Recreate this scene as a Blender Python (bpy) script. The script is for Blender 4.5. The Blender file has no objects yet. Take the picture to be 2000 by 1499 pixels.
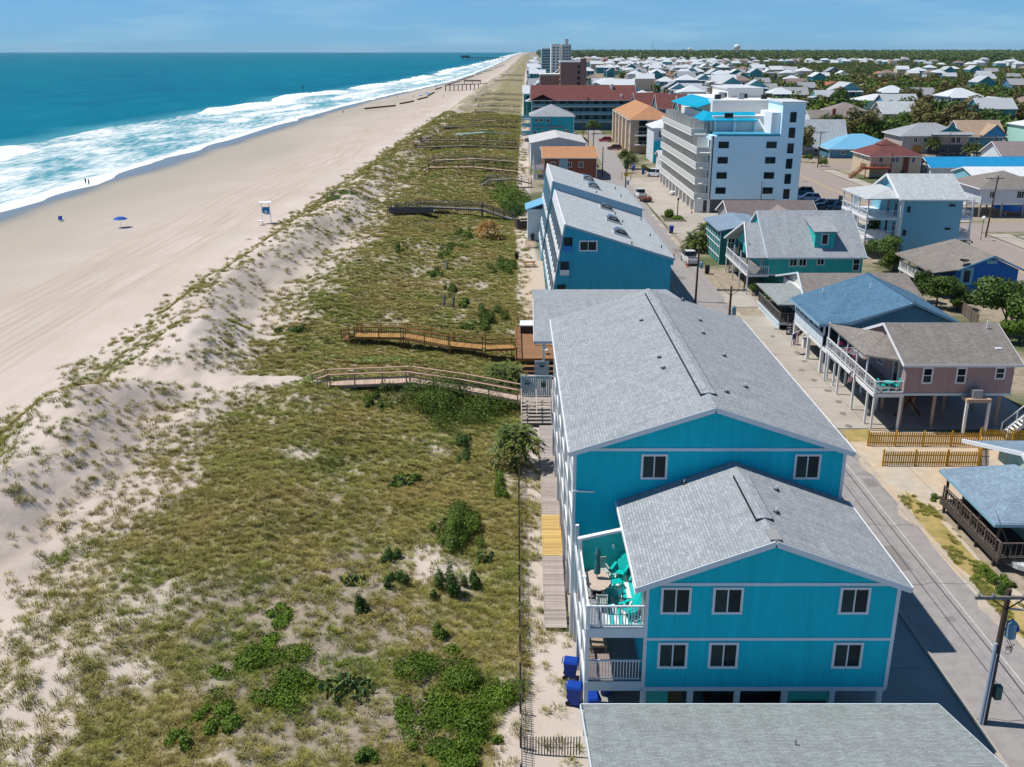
import bpy, math, random
import numpy as np
from mathutils import Vector, Matrix
SC = bpy.context.scene
COL = SC.collection
R = math.radians
rnd = random.Random(7)
FX, CH = 1890.0, 30.0                       # lens in photo pixels, camera height above the street
PIT = math.atan(651.5 / FX)
SP, CP = math.sin(PIT), math.cos(PIT)
# ---------------------------------------------------------------- camera, sky, sun, exposure
cd = bpy.data.cameras.new('camera'); cam = bpy.data.objects.new('camera', cd); COL.objects.link(cam)
cam.location = (0, 0, CH); cam.rotation_euler = (R(90) - PIT, 0, 0)
cd.sensor_fit = 'HORIZONTAL'; cd.sensor_width = 36; cd.lens = 36 * FX / 2000
cd.clip_start = 0.5; cd.clip_end = 40000
SC.camera = cam
SUNV = Vector((-.567, .09, 1)).normalized()
sd = bpy.data.lights.new('sun', 'SUN'); sd.energy = 4.4; sd.angle = R(.53); sd.color = (1, .955, .88)
sun = bpy.data.objects.new('sun', sd); COL.objects.link(sun)
sun.rotation_euler = SUNV.to_track_quat('Z', 'Y').to_euler(); sun.location = (-60, 10, 120)
w = bpy.data.worlds.new('World'); SC.world = w; w.use_nodes = True
nt = w.node_tree; nt.nodes.clear()
def N(t, typ, **k):
    n = t.nodes.new(typ)
    for a, b in k.items(): setattr(n, a, b)
    return n
sky = N(nt, 'ShaderNodeTexSky', sky_type='NISHITA', sun_disc=False)
sky.sun_elevation = R(60.1); sky.sun_rotation = R(-81); sky.air_density = .3; sky.dust_density = 0.0; sky.ozone_density = 2.5; sky.altitude = 0
tc = N(nt, 'ShaderNodeTexCoord'); mp = N(nt, 'ShaderNodeMapping'); mp.inputs['Scale'].default_value = (3.2, 3.2, 26)
no = N(nt, 'ShaderNodeTexNoise'); no.inputs['Scale'].default_value = 1.6; no.inputs['Detail'].default_value = 8; no.inputs['Roughness'].default_value = .6
rp = N(nt, 'ShaderNodeValToRGB'); rp.color_ramp.elements[0].position = .46; rp.color_ramp.elements[1].position = .74
rp.color_ramp.elements[1].color = (.55, .55, .55, 1)
mx = N(nt, 'ShaderNodeMix', data_type='RGBA'); mx.inputs['B'].default_value = (2.7, 4.2, 5.2, 1)
gr = N(nt, 'ShaderNodeMix', data_type='RGBA', blend_type='MULTIPLY'); gr.inputs['Factor'].default_value = 1; gr.inputs['B'].default_value = (.42, .80, 1.06, 1)
bg = N(nt, 'ShaderNodeBackground'); bg.inputs['Strength'].default_value = .15
ow = N(nt, 'ShaderNodeOutputWorld'); L = nt.links.new
L(tc.outputs['Generated'], mp.inputs[0]); L(mp.outputs[0], no.inputs[0]); L(no.outputs[0], rp.inputs[0])
sx = N(nt, 'ShaderNodeSeparateXYZ'); L(tc.outputs['Generated'], sx.inputs[0])
hz = N(nt, 'ShaderNodeMapRange'); hz.inputs[1].default_value = 0; hz.inputs[2].default_value = .22; hz.inputs[3].default_value = .92; hz.inputs[4].default_value = 0; L(sx.outputs['Z'], hz.inputs[0])
hm = N(nt, 'ShaderNodeMix', data_type='RGBA'); hm.inputs['B'].default_value = (1.32, 2.75, 3.95, 1); L(hz.outputs[0], hm.inputs['Factor'])
L(sky.outputs[0], gr.inputs['A']); L(gr.outputs['Result'], hm.inputs['A']); L(hm.outputs['Result'], mx.inputs['A']); L(rp.outputs[0], mx.inputs['Factor'])
L(mx.outputs['Result'], bg.inputs[0]); L(bg.outputs[0], ow.inputs[0])
SC.view_settings.view_transform = 'Standard'; SC.view_settings.look = 'None'; SC.view_settings.exposure = 0.07
SC.view_settings.gamma = 1; SC.view_settings.use_curve_mapping = False
SC.cycles.max_bounces = 6; SC.cycles.transparent_max_bounces = 6; SC.cycles.use_denoising = True
# ---------------------------------------------------------------- pixel (of the 2000 px photo) to place
def ray(u, v):
    a, b = (u - 1000) / FX, (v - 749.5) / FX
    return Vector((a, CP - SP * b, -SP - CP * b))
def G(u, v, z=0.0):
    d = ray(u, v); t = (z - CH) / d.z
    return Vector((d.x * t, d.y * t, z))
def V(u, v, y):
    d = ray(u, v); t = y / d.y
    return Vector((d.x * t, y, CH + d.z * t))
# ---------------------------------------------------------------- numpy noise
_P = np.random.RandomState(3).rand(256, 256)
def vn(x, y):
    x = np.asarray(x, float); y = np.asarray(y, float)
    xi = np.floor(x).astype(int); yi = np.floor(y).astype(int); fx = x - xi; fy = y - yi
    fx = fx * fx * (3 - 2 * fx); fy = fy * fy * (3 - 2 * fy)
    a = _P[xi % 256, yi % 256]; b = _P[(xi + 1) % 256, yi % 256]; c = _P[xi % 256, (yi + 1) % 256]; d = _P[(xi + 1) % 256, (yi + 1) % 256]
    return (a * (1 - fx) + b * fx) * (1 - fy) + (c * (1 - fx) + d * fx) * fy
def fbm(x, y, o=4, g=.5):
    s = 0; a = 1; t = 0
    for i in range(o):
        s = s + a * vn(x * 2 ** i + 17.3 * i, y * 2 ** i + 5.1 * i); t += a; a *= g
    return s / t
def sst(a, b, x):
    t = np.clip((np.asarray(x, float) - a) / (b - a), 0, 1); return t * t * (3 - 2 * t)
# ---------------------------------------------------------------- materials
MATS = {}
def srgb(r, g, b):
    f = lambda c: (c / 12.92 if c <= .04045 else ((c + .055) / 1.055) ** 2.4)
    return (f(r / 255), f(g / 255), f(b / 255))
def mat(name, col, rough=.7, var=.12, scale=3.0, kind=None, col2=None, bump=.0, bscale=30., spec=.3, metal=0., tr=0., pitch=.2):
    """kind: None noise only | shingle | siding (vertical grooves) | lap (horizontal boards) | metalroof | leaf | brick | plank"""
    if name in MATS: return MATS[name]
    m = bpy.data.materials.new(name); m.use_nodes = True; t = m.node_tree; l = t.links.new
    b = t.nodes['Principled BSDF']; b.inputs['Roughness'].default_value = rough; b.inputs['Metallic'].default_value = metal
    b.inputs['Specular IOR Level'].default_value = spec
    uv = N(t, 'ShaderNodeTexCoord'); src = uv.outputs['UV'] if kind not in ('leaf',) else uv.outputs['Object']
    nz = N(t, 'ShaderNodeTexNoise'); nz.inputs['Scale'].default_value = scale; nz.inputs['Detail'].default_value = 6; nz.inputs['Roughness'].default_value = .65
    l(N(t, 'ShaderNodeNewGeometry').outputs['Position'] if kind == 'leaf' else uv.outputs['Object'], nz.inputs[0])
    mr = N(t, 'ShaderNodeMapRange'); mr.inputs[1].default_value = .25; mr.inputs[2].default_value = .75; mr.inputs[3].default_value = 1 - var; mr.inputs[4].default_value = 1 + var
    l(nz.outputs[0], mr.inputs[0])
    c0 = N(t, 'ShaderNodeRGB'); c0.outputs[0].default_value = (*col, 1); base = c0.outputs[0]; hgt = None
    def mul(a, f):
        q = N(t, 'ShaderNodeMix', data_type='RGBA', blend_type='MULTIPLY'); q.inputs['Factor'].default_value = 1; l(a, q.inputs['A']); l(f, q.inputs['B']); return q.outputs['Result']
    if kind in ('shingle', 'brick', 'plank'):
        br = N(t, 'ShaderNodeTexBrick'); l(src, br.inputs[0])
        if kind == 'shingle': bw, rh, ms, k1, k2 = .33, pitch, .012, 1.13, .84
        elif kind == 'plank': bw, rh, ms, k1, k2 = 2.4, pitch, .01, 1.15, .8
        else: bw, rh, ms, k1, k2 = .25, .08, .012, 1.15, .8
        br.inputs['Scale'].default_value = 1; br.inputs['Brick Width'].default_value = bw; br.inputs['Row Height'].default_value = rh
        br.inputs['Mortar Size'].default_value = ms; br.inputs['Bias'].default_value = 0
        br.inputs['Color1'].default_value = (k1, k1, k1, 1); br.inputs['Color2'].default_value = (k2, k2, k2, 1); br.inputs['Mortar'].default_value = (.7, .7, .72, 1)
        base = mul(base, br.outputs[0]); hgt = br.outputs['Fac']
        if kind == 'shingle':
            n2 = N(t, 'ShaderNodeTexNoise'); n2.inputs['Scale'].default_value = 7; n2.inputs['Detail'].default_value = 3; l(src, n2.inputs[0])
            m2 = N(t, 'ShaderNodeMapRange'); m2.inputs[1].default_value = .3; m2.inputs[2].default_value = .7; m2.inputs[3].default_value = .86; m2.inputs[4].default_value = 1.14; l(n2.outputs[0], m2.inputs[0])
            base = mul(base, m2.outputs[0])
    if kind in ('siding', 'lap', 'metalroof'):
        sx = N(t, 'ShaderNodeSeparateXYZ'); l(src, sx.inputs[0])
        md = N(t, 'ShaderNodeMath', operation='PINGPONG'); md.inputs[1].default_value = pitch / 2
        l(sx.outputs['Y' if kind == 'lap' else 'X'], md.inputs[0])
        gr = N(t, 'ShaderNodeMapRange'); gr.inputs[1].default_value = 0; gr.inputs[2].default_value = .018 if kind != 'metalroof' else .03
        gr.inputs[3].default_value = .84 if kind != 'metalroof' else 1.12; gr.inputs[4].default_value = 1; l(md.outputs[0], gr.inputs[0])
        base = mul(base, gr.outputs[0]); hgt = gr.outputs[0]
    if kind in ('shingle', 'siding', 'lap', 'metalroof', 'brick'):        # weather streaks running down the surface
        ms_ = N(t, 'ShaderNodeMapping'); ms_.inputs['Scale'].default_value = (1.6, .16, 1); l(src, ms_.inputs[0]); ns = N(t, 'ShaderNodeTexNoise'); ns.inputs['Scale'].default_value = 1.3; ns.inputs['Detail'].default_value = 7; ns.inputs['Roughness'].default_value = .65; l(ms_.outputs[0], ns.inputs[0])
        m4 = N(t, 'ShaderNodeMapRange'); m4.inputs[1].default_value = .32; m4.inputs[2].default_value = .68; m4.inputs[3].default_value = .88; m4.inputs[4].default_value = 1.08; l(ns.outputs[0], m4.inputs[0]); base = mul(base, m4.outputs[0])
    if kind == 'leaf':
        at = N(t, 'ShaderNodeAttribute', attribute_name='tone'); oi = N(t, 'ShaderNodeObjectInfo')
        ml = N(t, 'ShaderNodeMix', data_type='RGBA'); l(at.outputs['Fac'], ml.inputs['Factor']); l(base, ml.inputs['A'])
        ml.inputs['B'].default_value = (*(col2 or col), 1); base = ml.outputs['Result']
        ro = N(t, 'ShaderNodeMapRange'); ro.inputs[3].default_value = .8; ro.inputs[4].default_value = 1.2; l(oi.outputs['Random'], ro.inputs[0]); base = mul(base, ro.outputs[0])
        if tr:                                  # broad greener and browner drifts across a meadow
            ng = N(t, 'ShaderNodeTexNoise'); ng.inputs['Scale'].default_value = .11; ng.inputs['Detail'].default_value = 6; ng.inputs['Roughness'].default_value = .7; l(N(t, 'ShaderNodeNewGeometry').outputs['Position'], ng.inputs[0])
            rg = N(t, 'ShaderNodeValToRGB'); l(ng.outputs[0], rg.inputs[0]); e = rg.color_ramp.elements; e[0].position = .34; e[0].color = (.62, .86, .5, 1); e[1].position = .66; e[1].color = (1.18, .98, 1.25, 1); k = e.new(.5); k.color = (1, 1, 1, 1); base = mul(base, rg.outputs[0])
    elif kind == 'board':
        oi = N(t, 'ShaderNodeObjectInfo'); ro = N(t, 'ShaderNodeMapRange'); ro.inputs[3].default_value = .78; ro.inputs[4].default_value = 1.18; l(oi.outputs['Random'], ro.inputs[0]); base = mul(base, ro.outputs[0])
    elif col2 is not None:
        n3 = N(t, 'ShaderNodeTexNoise'); n3.inputs['Scale'].default_value = scale * .23; n3.inputs['Detail'].default_value = 5; l(uv.outputs['Object'], n3.inputs[0])
        m3 = N(t, 'ShaderNodeMapRange'); m3.inputs[1].default_value = .42; m3.inputs[2].default_value = .62; l(n3.outputs[0], m3.inputs[0])
        ml = N(t, 'ShaderNodeMix', data_type='RGBA'); l(m3.outputs[0], ml.inputs['Factor']); l(base, ml.inputs['A']); ml.inputs['B'].default_value = (*col2, 1); base = ml.outputs['Result']
    base = mul(base, mr.outputs[0]); l(base, b.inputs['Base Color'])
    if bump or hgt is not None:
        bp = N(t, 'ShaderNodeBump'); bp.inputs['Strength'].default_value = .5; bp.inputs['Distance'].default_value = .02
        if hgt is not None: l(hgt, bp.inputs['Height']); bp.invert = kind in ('shingle', 'brick', 'plank')
        else:
            nb = N(t, 'ShaderNodeTexNoise'); nb.inputs['Scale'].default_value = bscale; nb.inputs['Detail'].default_value = 5; l(uv.outputs['Object'], nb.inputs[0])
            bp.inputs['Distance'].default_value = bump; l(nb.outputs[0], bp.inputs['Height'])
        l(bp.outputs[0], b.inputs['Normal'])
    MATS[name] = m; return m
# ---------------------------------------------------------------- mesh builder
ROOT = {}                                    # thing name -> world offset its geometry is built with
def offs(p):
    while p is not None and p.parent is not None: p = p.parent
    return ROOT.get(p.name, Vector((0, 0, 0))) if p is not None else Vector((0, 0, 0))
class MB:
    def __init__(s): s.v = []; s.f = []; s.mi = []; s.m = 0
    def add(s, vs, fs):
        n = len(s.v); s.v += [tuple(p) for p in vs]; s.f += [tuple(n + i for i in f) for f in fs]; s.mi += [s.m] * len(fs); return s
    def face(s, *p): return s.add(p, [tuple(range(len(p)))])
    def box(s, x0, x1, y0, y1, z0, z1):
        return s.add([(x0, y0, z0), (x1, y0, z0), (x1, y1, z0), (x0, y1, z0), (x0, y0, z1), (x1, y0, z1), (x1, y1, z1), (x0, y1, z1)],
                     [(3, 2, 1, 0), (4, 5, 6, 7), (0, 1, 5, 4), (1, 2, 6, 5), (2, 3, 7, 6), (3, 0, 4, 7)])
    def cbox(s, c, sx, sy, sz, rz=0):
        n = len(s.v); s.box(-sx / 2, sx / 2, -sy / 2, sy / 2, -sz / 2, sz / 2); cs, sn = math.cos(rz), math.sin(rz)
        for i in range(n, len(s.v)):
            x, y, z = s.v[i]; s.v[i] = (c[0] + x * cs - y * sn, c[1] + x * sn + y * cs, c[2] + z)
        return s
    def beam(s, p, q, w, h, up=(0, 0, 1)):
        p = Vector(p); q = Vector(q); d = (q - p).normalized(); u = Vector(up)
        a = d.cross(u)
        if a.length < 1e-4: a = Vector((1, 0, 0))
        a.normalize(); b = a.cross(d); a *= w / 2; b *= h / 2
        return s.add([p - a - b, p + a - b, p + a + b, p - a + b, q - a - b, q + a - b, q + a + b, q - a + b],
                     [(0, 1, 2, 3), (7, 6, 5, 4), (0, 4, 5, 1), (1, 5, 6, 2), (2, 6, 7, 3), (3, 7, 4, 0)])
    def tube(s, p, q, r0, r1=None, n=8, caps=True):
        p = Vector(p); q = Vector(q); r1 = r0 if r1 is None else r1; d = (q - p).normalized()
        a = d.cross(Vector((0, 0, 1)))
        if a.length < 1e-3: a = Vector((1, 0, 0))
        a.normalize(); b = d.cross(a); vs = []
        for c, r in ((p, r0), (q, r1)):
            for i in range(n):
                t = 2 * math.pi * i / n; vs.append(c + a * (r * math.cos(t)) + b * (r * math.sin(t)))
        fs = [(i, n + i, n + (i + 1) % n, (i + 1) % n) for i in range(n)]
        if caps: fs += [tuple(range(n)), tuple(range(2 * n - 1, n - 1, -1))]
        return s.add(vs, fs)
    def path(s, pts, r, n=6):
        for a, b in zip(pts, pts[1:]): s.tube(a, b, r, r, n)
        return s
    def prism(s, pts, z0, z1):
        n = len(pts); ar = sum(pts[i][0] * pts[(i + 1) % n][1] - pts[(i + 1) % n][0] * pts[i][1] for i in range(n))
        if ar < 0: pts = pts[::-1]
        vs = [(x, y, z0) for x, y in pts] + [(x, y, z1) for x, y in pts]
        return s.add(vs, [tuple(range(n - 1, -1, -1)), tuple(range(n, 2 * n))] + [(i, (i + 1) % n, n + (i + 1) % n, n + i) for i in range(n)])
    def slab(s, pts, t, d=(0, 0, -1)):
        """planar polygon thickened by t along d (top face = pts, seen from outside counter-clockwise)"""
        n = len(pts); P = [Vector(p) for p in pts]; D = Vector(d) * t
        nr = Vector((0, 0, 0))
        for i in range(n): nr += P[i].cross(P[(i + 1) % n])
        if nr.dot(D) > 0: P = P[::-1]
        return s.add(P + [p + D for p in P], [tuple(range(n)), tuple(range(2 * n - 1, n - 1, -1))] + [(i, n + i, n + (i + 1) % n, (i + 1) % n) for i in range(n)])
    def wallpoly(s, a, b, prof, t):
        """wall standing on line a->b, outline prof = [(along, z)...], thickness t to the inside (left of a->b)"""
        a = Vector((a[0], a[1], 0)); b = Vector((b[0], b[1], 0)); d = (b - a).normalized(); nn = Vector((-d.y, d.x, 0))
        return s.slab([a + d * u + Vector((0, 0, z)) for u, z in prof], t, nn)
    def lathe(s, prof, n=12, c=(0, 0, 0)):
        vs = []
        for r, z in prof:
            for i in range(n):
                t = 2 * math.pi * i / n; vs.append((c[0] + r * math.cos(t), c[1] + r * math.sin(t), c[2] + z))
        m = len(prof); fs = [(k * n + i, k * n + (i + 1) % n, (k + 1) * n + (i + 1) % n, (k + 1) * n + i) for k in range(m - 1) for i in range(n)]
        fs += [tuple(range(n - 1, -1, -1)), tuple(range((m - 1) * n, m * n))]
        return s.add(vs, fs)
    def mesh(s, name, off=Vector((0, 0, 0)), smooth=False):
        me = bpy.data.meshes.new(name); ov = tuple(off)
        me.from_pydata([(x - ov[0], y - ov[1], z - ov[2]) for x, y, z in s.v], [], s.f)
        uvl = me.uv_layers.new(name='UVMap'); nl = len(me.loops)
        if nl:
            V3 = np.array(s.v, float); P = np.empty((nl, 2)); k = 0
            for f in s.f:
                p = V3[list(f)]; q = np.roll(p, -1, 0); nn = np.cross(p, q).sum(0); ln = np.linalg.norm(nn) or 1; nn = nn / ln
                if abs(nn[2]) > .985: P[k:k + len(f)] = p[:, :2]
                else:
                    u = np.array((-nn[1], nn[0], 0)); u /= np.linalg.norm(u)
                    if abs(u[0]) > abs(u[1]): u = u * (1 if u[0] > 0 else -1)
                    else: u = u * (1 if u[1] > 0 else -1)
                    vv = np.cross(nn, u); vv = vv * (1 if vv[2] > 0 else -1)
                    P[k:k + len(f), 0] = p @ u; P[k:k + len(f), 1] = p @ vv
                k += len(f)
            uvl.data.foreach_set('uv', P.ravel())
        if smooth: me.shade_smooth()
        return me
    def build(s, name, mats, parent=None, label=None, kind=None, smooth=False):
        me = s.mesh(name, offs(parent), smooth)
        for q in (mats if isinstance(mats, (list, tuple)) else [mats]): me.materials.append(q)
        if isinstance(mats, (list, tuple)): me.polygons.foreach_set('material_index', s.mi)
        return link(name, me, parent, label, kind)
def link(name, me, parent=None, label=None, kind=None, loc=None, rz=None):
    o = bpy.data.objects.new(name, me); COL.objects.link(o)
    if parent is not None: o.parent = parent
    if label: o['label'] = label
    if kind: o['kind'] = kind
    if loc is not None: o.location = loc
    if rz is not None: o.rotation_euler = (0, 0, rz)
    return o
def tag(o, label, cat, group=None):
    o['label'] = label; o['category'] = cat
    if group: o['group'] = group
    return o
def thing(name, label, cat, loc=(0, 0, 0), rz=0, group=None, local=False):
    """local=False: parts are given in world coordinates (then rz must be 0); local=True: parts in the thing's own frame"""
    o = bpy.data.objects.new(name, None); COL.objects.link(o); o.location = loc; o.rotation_euler = (0, 0, rz); o.empty_display_size = .5
    tag(o, label, cat, group)
    ROOT[o.name] = Vector((0, 0, 0)) if local else Vector(loc)
    return o
def struct(mb, name, m, smooth=False):
    o = mb.build(name, m, None, None, 'structure', smooth); return o
def dup(root, loc, rz=0, label=None, group=None, sc=None):
    r = root.copy(); COL.objects.link(r); r.location = loc; r.rotation_euler = (0, 0, rz); ROOT[r.name] = Vector(loc)
    if label: r['label'] = label
    if group: r['group'] = group
    if sc: r.scale = sc if isinstance(sc, tuple) else (sc,) * 3
    for ch in list(root.children):
        c = ch.copy(); COL.objects.link(c); c.parent = r
        for g in list(ch.children):
            d = g.copy(); COL.objects.link(d); d.parent = c
    return r
# ---------------------------------------------------------------- the coast: shore, dune toe and building line along Y
def itp(tab):
    a = np.array(tab, float); return lambda y: np.interp(y, a[:, 0], a[:, 1])
shore = itp([(-300, -110), (350, -109), (550, -106), (671, -101), (850, -88), (1106, -67), (1500, -54), (2062, -43), (3500, -22), (5700, 0), (14000, 160)])
toe = itp([(-300, -44), (90, -45), (200, -43), (440, -38), (970, -28), (1500, -14), (3000, 8), (5700, 42), (14000, 230)])
bline = itp([(-300, 1), (200, 1), (350, 3), (700, 8), (1500, 20), (3000, 52), (6000, 110), (14000, 330)])
def s2x(s, y):
    s = np.asarray(s, float); y = np.asarray(y, float); a, b, c = shore(y), toe(y), bline(y)
    return np.where(s < -110, a + (s + 110), np.where(s < -44, a + (s + 110) / 66 * (b - a), np.where(s < 1, b + (s + 44) / 45 * (c - b), c + s - 1)))
def x2s(x, y):
    x = np.asarray(x, float); a, b, c = shore(y), toe(y), bline(y)
    return np.where(x < a, -110 + x - a, np.where(x < b, -110 + (x - a) / (b - a) * 66, np.where(x < c, -44 + (x - b) / (c - b) * 45, x - c + 1)))
PATH1 = [G(60, 790, -.4), G(230, 745, 1.2), G(330, 738, 1.6), G(430, 745, 1.4), G(540, 752, 1.3), G(612, 750, 1.4)]
PATH2 = [G(380, 655, 1.5), G(450, 655, 1.3), G(540, 665, 1.2)]
def dpath(x, y, pth):
    d = np.full(np.shape(x), 1e9)
    for p, q in zip(pth, pth[1:]):
        vx, vy = q.x - p.x, q.y - p.y; l2 = vx * vx + vy * vy
        t = np.clip(((x - p.x) * vx + (y - p.y) * vy) / l2, 0, 1); d = np.minimum(d, np.hypot(x - p.x - t * vx, y - p.y - t * vy))
    return d
def tz(x, y):
    """height of the land"""
    x = np.asarray(x, float); y = np.asarray(y, float); s = x2s(x, y)
    z = np.interp(s, [-200, -110, -44], [-7.5, -3.0, -.75])
    wob = (fbm(y * .045 + 3, y * 0 + 1.5, 3) - .5) * 9
    cr = 3.3 + 3.0 * (fbm(y * .045, y * 0 + 9, 3) - .4)
    cr = cr * (1 - .32 * sst(150, 260, y)); sad = np.exp(-(dpath(x, y, PATH1) / 5.) ** 2); cr = cr * (1 - .55 * sad)
    u = s + wob * sst(-44, -36, s)
    dune = np.interp(u, [-44, -40, -35.5, -33, -31.5, -28.3, -26.5, -18, -6, 0, 3], [-.75, .25, .93, 1, .8, .14, 0, 0, 0, 0, 0])
    low = np.interp(s, [-44, -34, -26, -16, -5, 0, 1.5, 4], [-.75, .4, 1.25, 1.35, .8, .3, .12, -.04])
    dz = np.where(dune < 0, dune, low + np.clip(dune, 0, 1) * (cr - low) * (s < -20))
    dz = np.where(s < -40, np.minimum(dz, np.interp(s, [-44, -38], [-.75, 1.2])), dz)
    mid = (s > -44) & (s < .5)
    bump = (fbm(x * .22, y * .22, 4) - .5) * 1.1 + (fbm(x * .9, y * .9, 2) - .5) * .35
    msk = sst(-44, -38, s) * (1 - sst(-4, .5, s))
    second = .9 * np.exp(-((s + 19 + 2.5 * np.sin(y * .07)) / 3.5) ** 2) * (fbm(y * .05, y * 0 + 4, 2)) 
    z = np.where(s < -44, z, dz + (bump + second) * msk)
    z = z + (fbm(x * .05, y * .02, 3) - .5) * .25 * sst(-106, -90, s) * (1 - sst(-50, -40, s))
    return np.where(s > 4, -.04, z)
BARE = [(650, 1200, 130, 120), (720, 1410, 150, 75), (560, 1440, 110, 60), (480, 1200, 120, 60), (800, 1230, 90, 60), (60, 1420, 110, 90), (905, 1120, 45, 50), (830, 1085, 25, 60), (985, 1260, 30, 60),
        (1000, 1420, 45, 80), (430, 1330, 60, 60), (860, 1010, 30, 25), (1000, 930, 35, 30), (250, 1330, 60, 40), (330, 1180, 60, 40), (600, 905, 50, 15)]
_B = []
for u, v, a, b in BARE:
    c = G(u, v, 1.0); e = G(u + a, v, 1.0); f = G(u, v - b, 1.0); _B.append((c.x, c.y, abs(e.x - c.x), abs(f.y - c.y)))
def dryness(x, y):
    """how far the ground is dry brown litter instead of clean sand or grass"""
    x = np.asarray(x, float); y = np.asarray(y, float); n2 = fbm(x * .5 + 2, y * .35 + 9, 3); d = 0 * x
    for k, (cx, cy, ra, rb) in enumerate(_B[:5] + _B[10:11]): d = np.maximum(d, 1 - sst(.5, 1.5, np.hypot((x - cx) / ra, (y - cy) / rb) + (n2 - .5) * .9))
    return d
def veg(x, y):
    x = np.asarray(x, float); y = np.asarray(y, float); s = x2s(x, y)
    se = s - 2.2 * (1 - sst(42, 66, y)) * (s < -10)
    d = np.interp(se, [-46, -43, -39, -35, -31, -27, -23.5, -19.5, -1, .4, .9, 3, 4], [0, .22, .42, .24, .20, .34, .48, .90, .95, .8, .30, .18, 0])
    d = d + sst(170, 260, y) * np.interp(s, [-45, -42, -34, -26, -20], [0, .2, .38, .4, 0])
    n = fbm(x * .16 + 7, y * .16, 4); d = d * (.35 + 1.3 * n)
    n2 = fbm(x * .5 + 2, y * .35 + 9, 3); d = d + (n2 - .5) * .55 * (d > .02)
    for cx, cy, ra, rb in _B:
        q = np.hypot((x - cx) / ra, (y - cy) / rb) + (n2 - .5) * 1.1
        d = d * (1 - .52 * (1 - sst(.3, 1.3, q)))
    d = d * sst(.9, 2.2, dpath(x, y, PATH1) + (n2 - .5)) * sst(.7, 1.8, dpath(x, y, PATH2) + (n2 - .5))
    return np.clip(d, 0, 1)
def grid(name, X, Y, Z, m, attrs, smooth=True):
    r, c = X.shape; me = bpy.data.meshes.new(name)
    vs = np.stack([X, Y, Z], -1).reshape(-1, 3); i = np.arange(r * c).reshape(r, c)
    fs = np.stack([i[:-1, :-1], i[:-1, 1:], i[1:, 1:], i[1:, :-1]], -1).reshape(-1, 4)
    me.vertices.add(len(vs)); me.vertices.foreach_set('co', vs.ravel()); me.loops.add(fs.size); me.loops.foreach_set('vertex_index', fs.ravel().astype(np.int32))
    me.polygons.add(len(fs)); me.polygons.foreach_set('loop_start', np.arange(0, fs.size, 4, dtype=np.int32)); me.update(calc_edges=True)
    for k, a in attrs.items():
        q = me.attributes.new(k, 'FLOAT', 'POINT'); q.data.foreach_set('value', np.asarray(a, np.float32).ravel())
    if smooth: me.shade_smooth()
    me.materials.append(m); return link(name, me, None, None, 'structure')
def mixer(t):
    l = t.links.new
    def at(n): return N(t, 'ShaderNodeAttribute', attribute_name=n).outputs['Fac']
    def mix(f, a, b):
        q = N(t, 'ShaderNodeMix', data_type='RGBA')
        for s, k in ((f, 'Factor'), (a, 'A'), (b, 'B')):
            if isinstance(s, (float, int)): q.inputs[k].default_value = s
            elif isinstance(s, tuple): q.inputs[k].default_value = (*s, 1)
            else: l(s, q.inputs[k])
        return q.outputs['Result']
    def rng(x, a, b, c=0., d=1.):
        q = N(t, 'ShaderNodeMapRange'); l(x, q.inputs[0])
        for i, k in enumerate((a, b, c, d)): q.inputs[i + 1].default_value = k
        return q.outputs[0]
    def noise(sc, det=6, ro=.6, stretch=None):
        c = N(t, 'ShaderNodeTexCoord'); n = N(t, 'ShaderNodeTexNoise'); n.inputs['Scale'].default_value = sc; n.inputs['Detail'].default_value = det; n.inputs['Roughness'].default_value = ro
        if stretch:
            p = N(t, 'ShaderNodeMapping'); p.inputs['Scale'].default_value = stretch; l(c.outputs['Object'], p.inputs[0]); l(p.outputs[0], n.inputs[0])
        else: l(c.outputs['Object'], n.inputs[0])
        return n.outputs[0]
    def op(o, a, b):
        q = N(t, 'ShaderNodeMath', operation=o)
        for i, s in enumerate((a, b)):
            if isinstance(s, (float, int)): q.inputs[i].default_value = s
            else: l(s, q.inputs[i])
        return q.outputs[0]
    return at, mix, rng, noise, op
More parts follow.
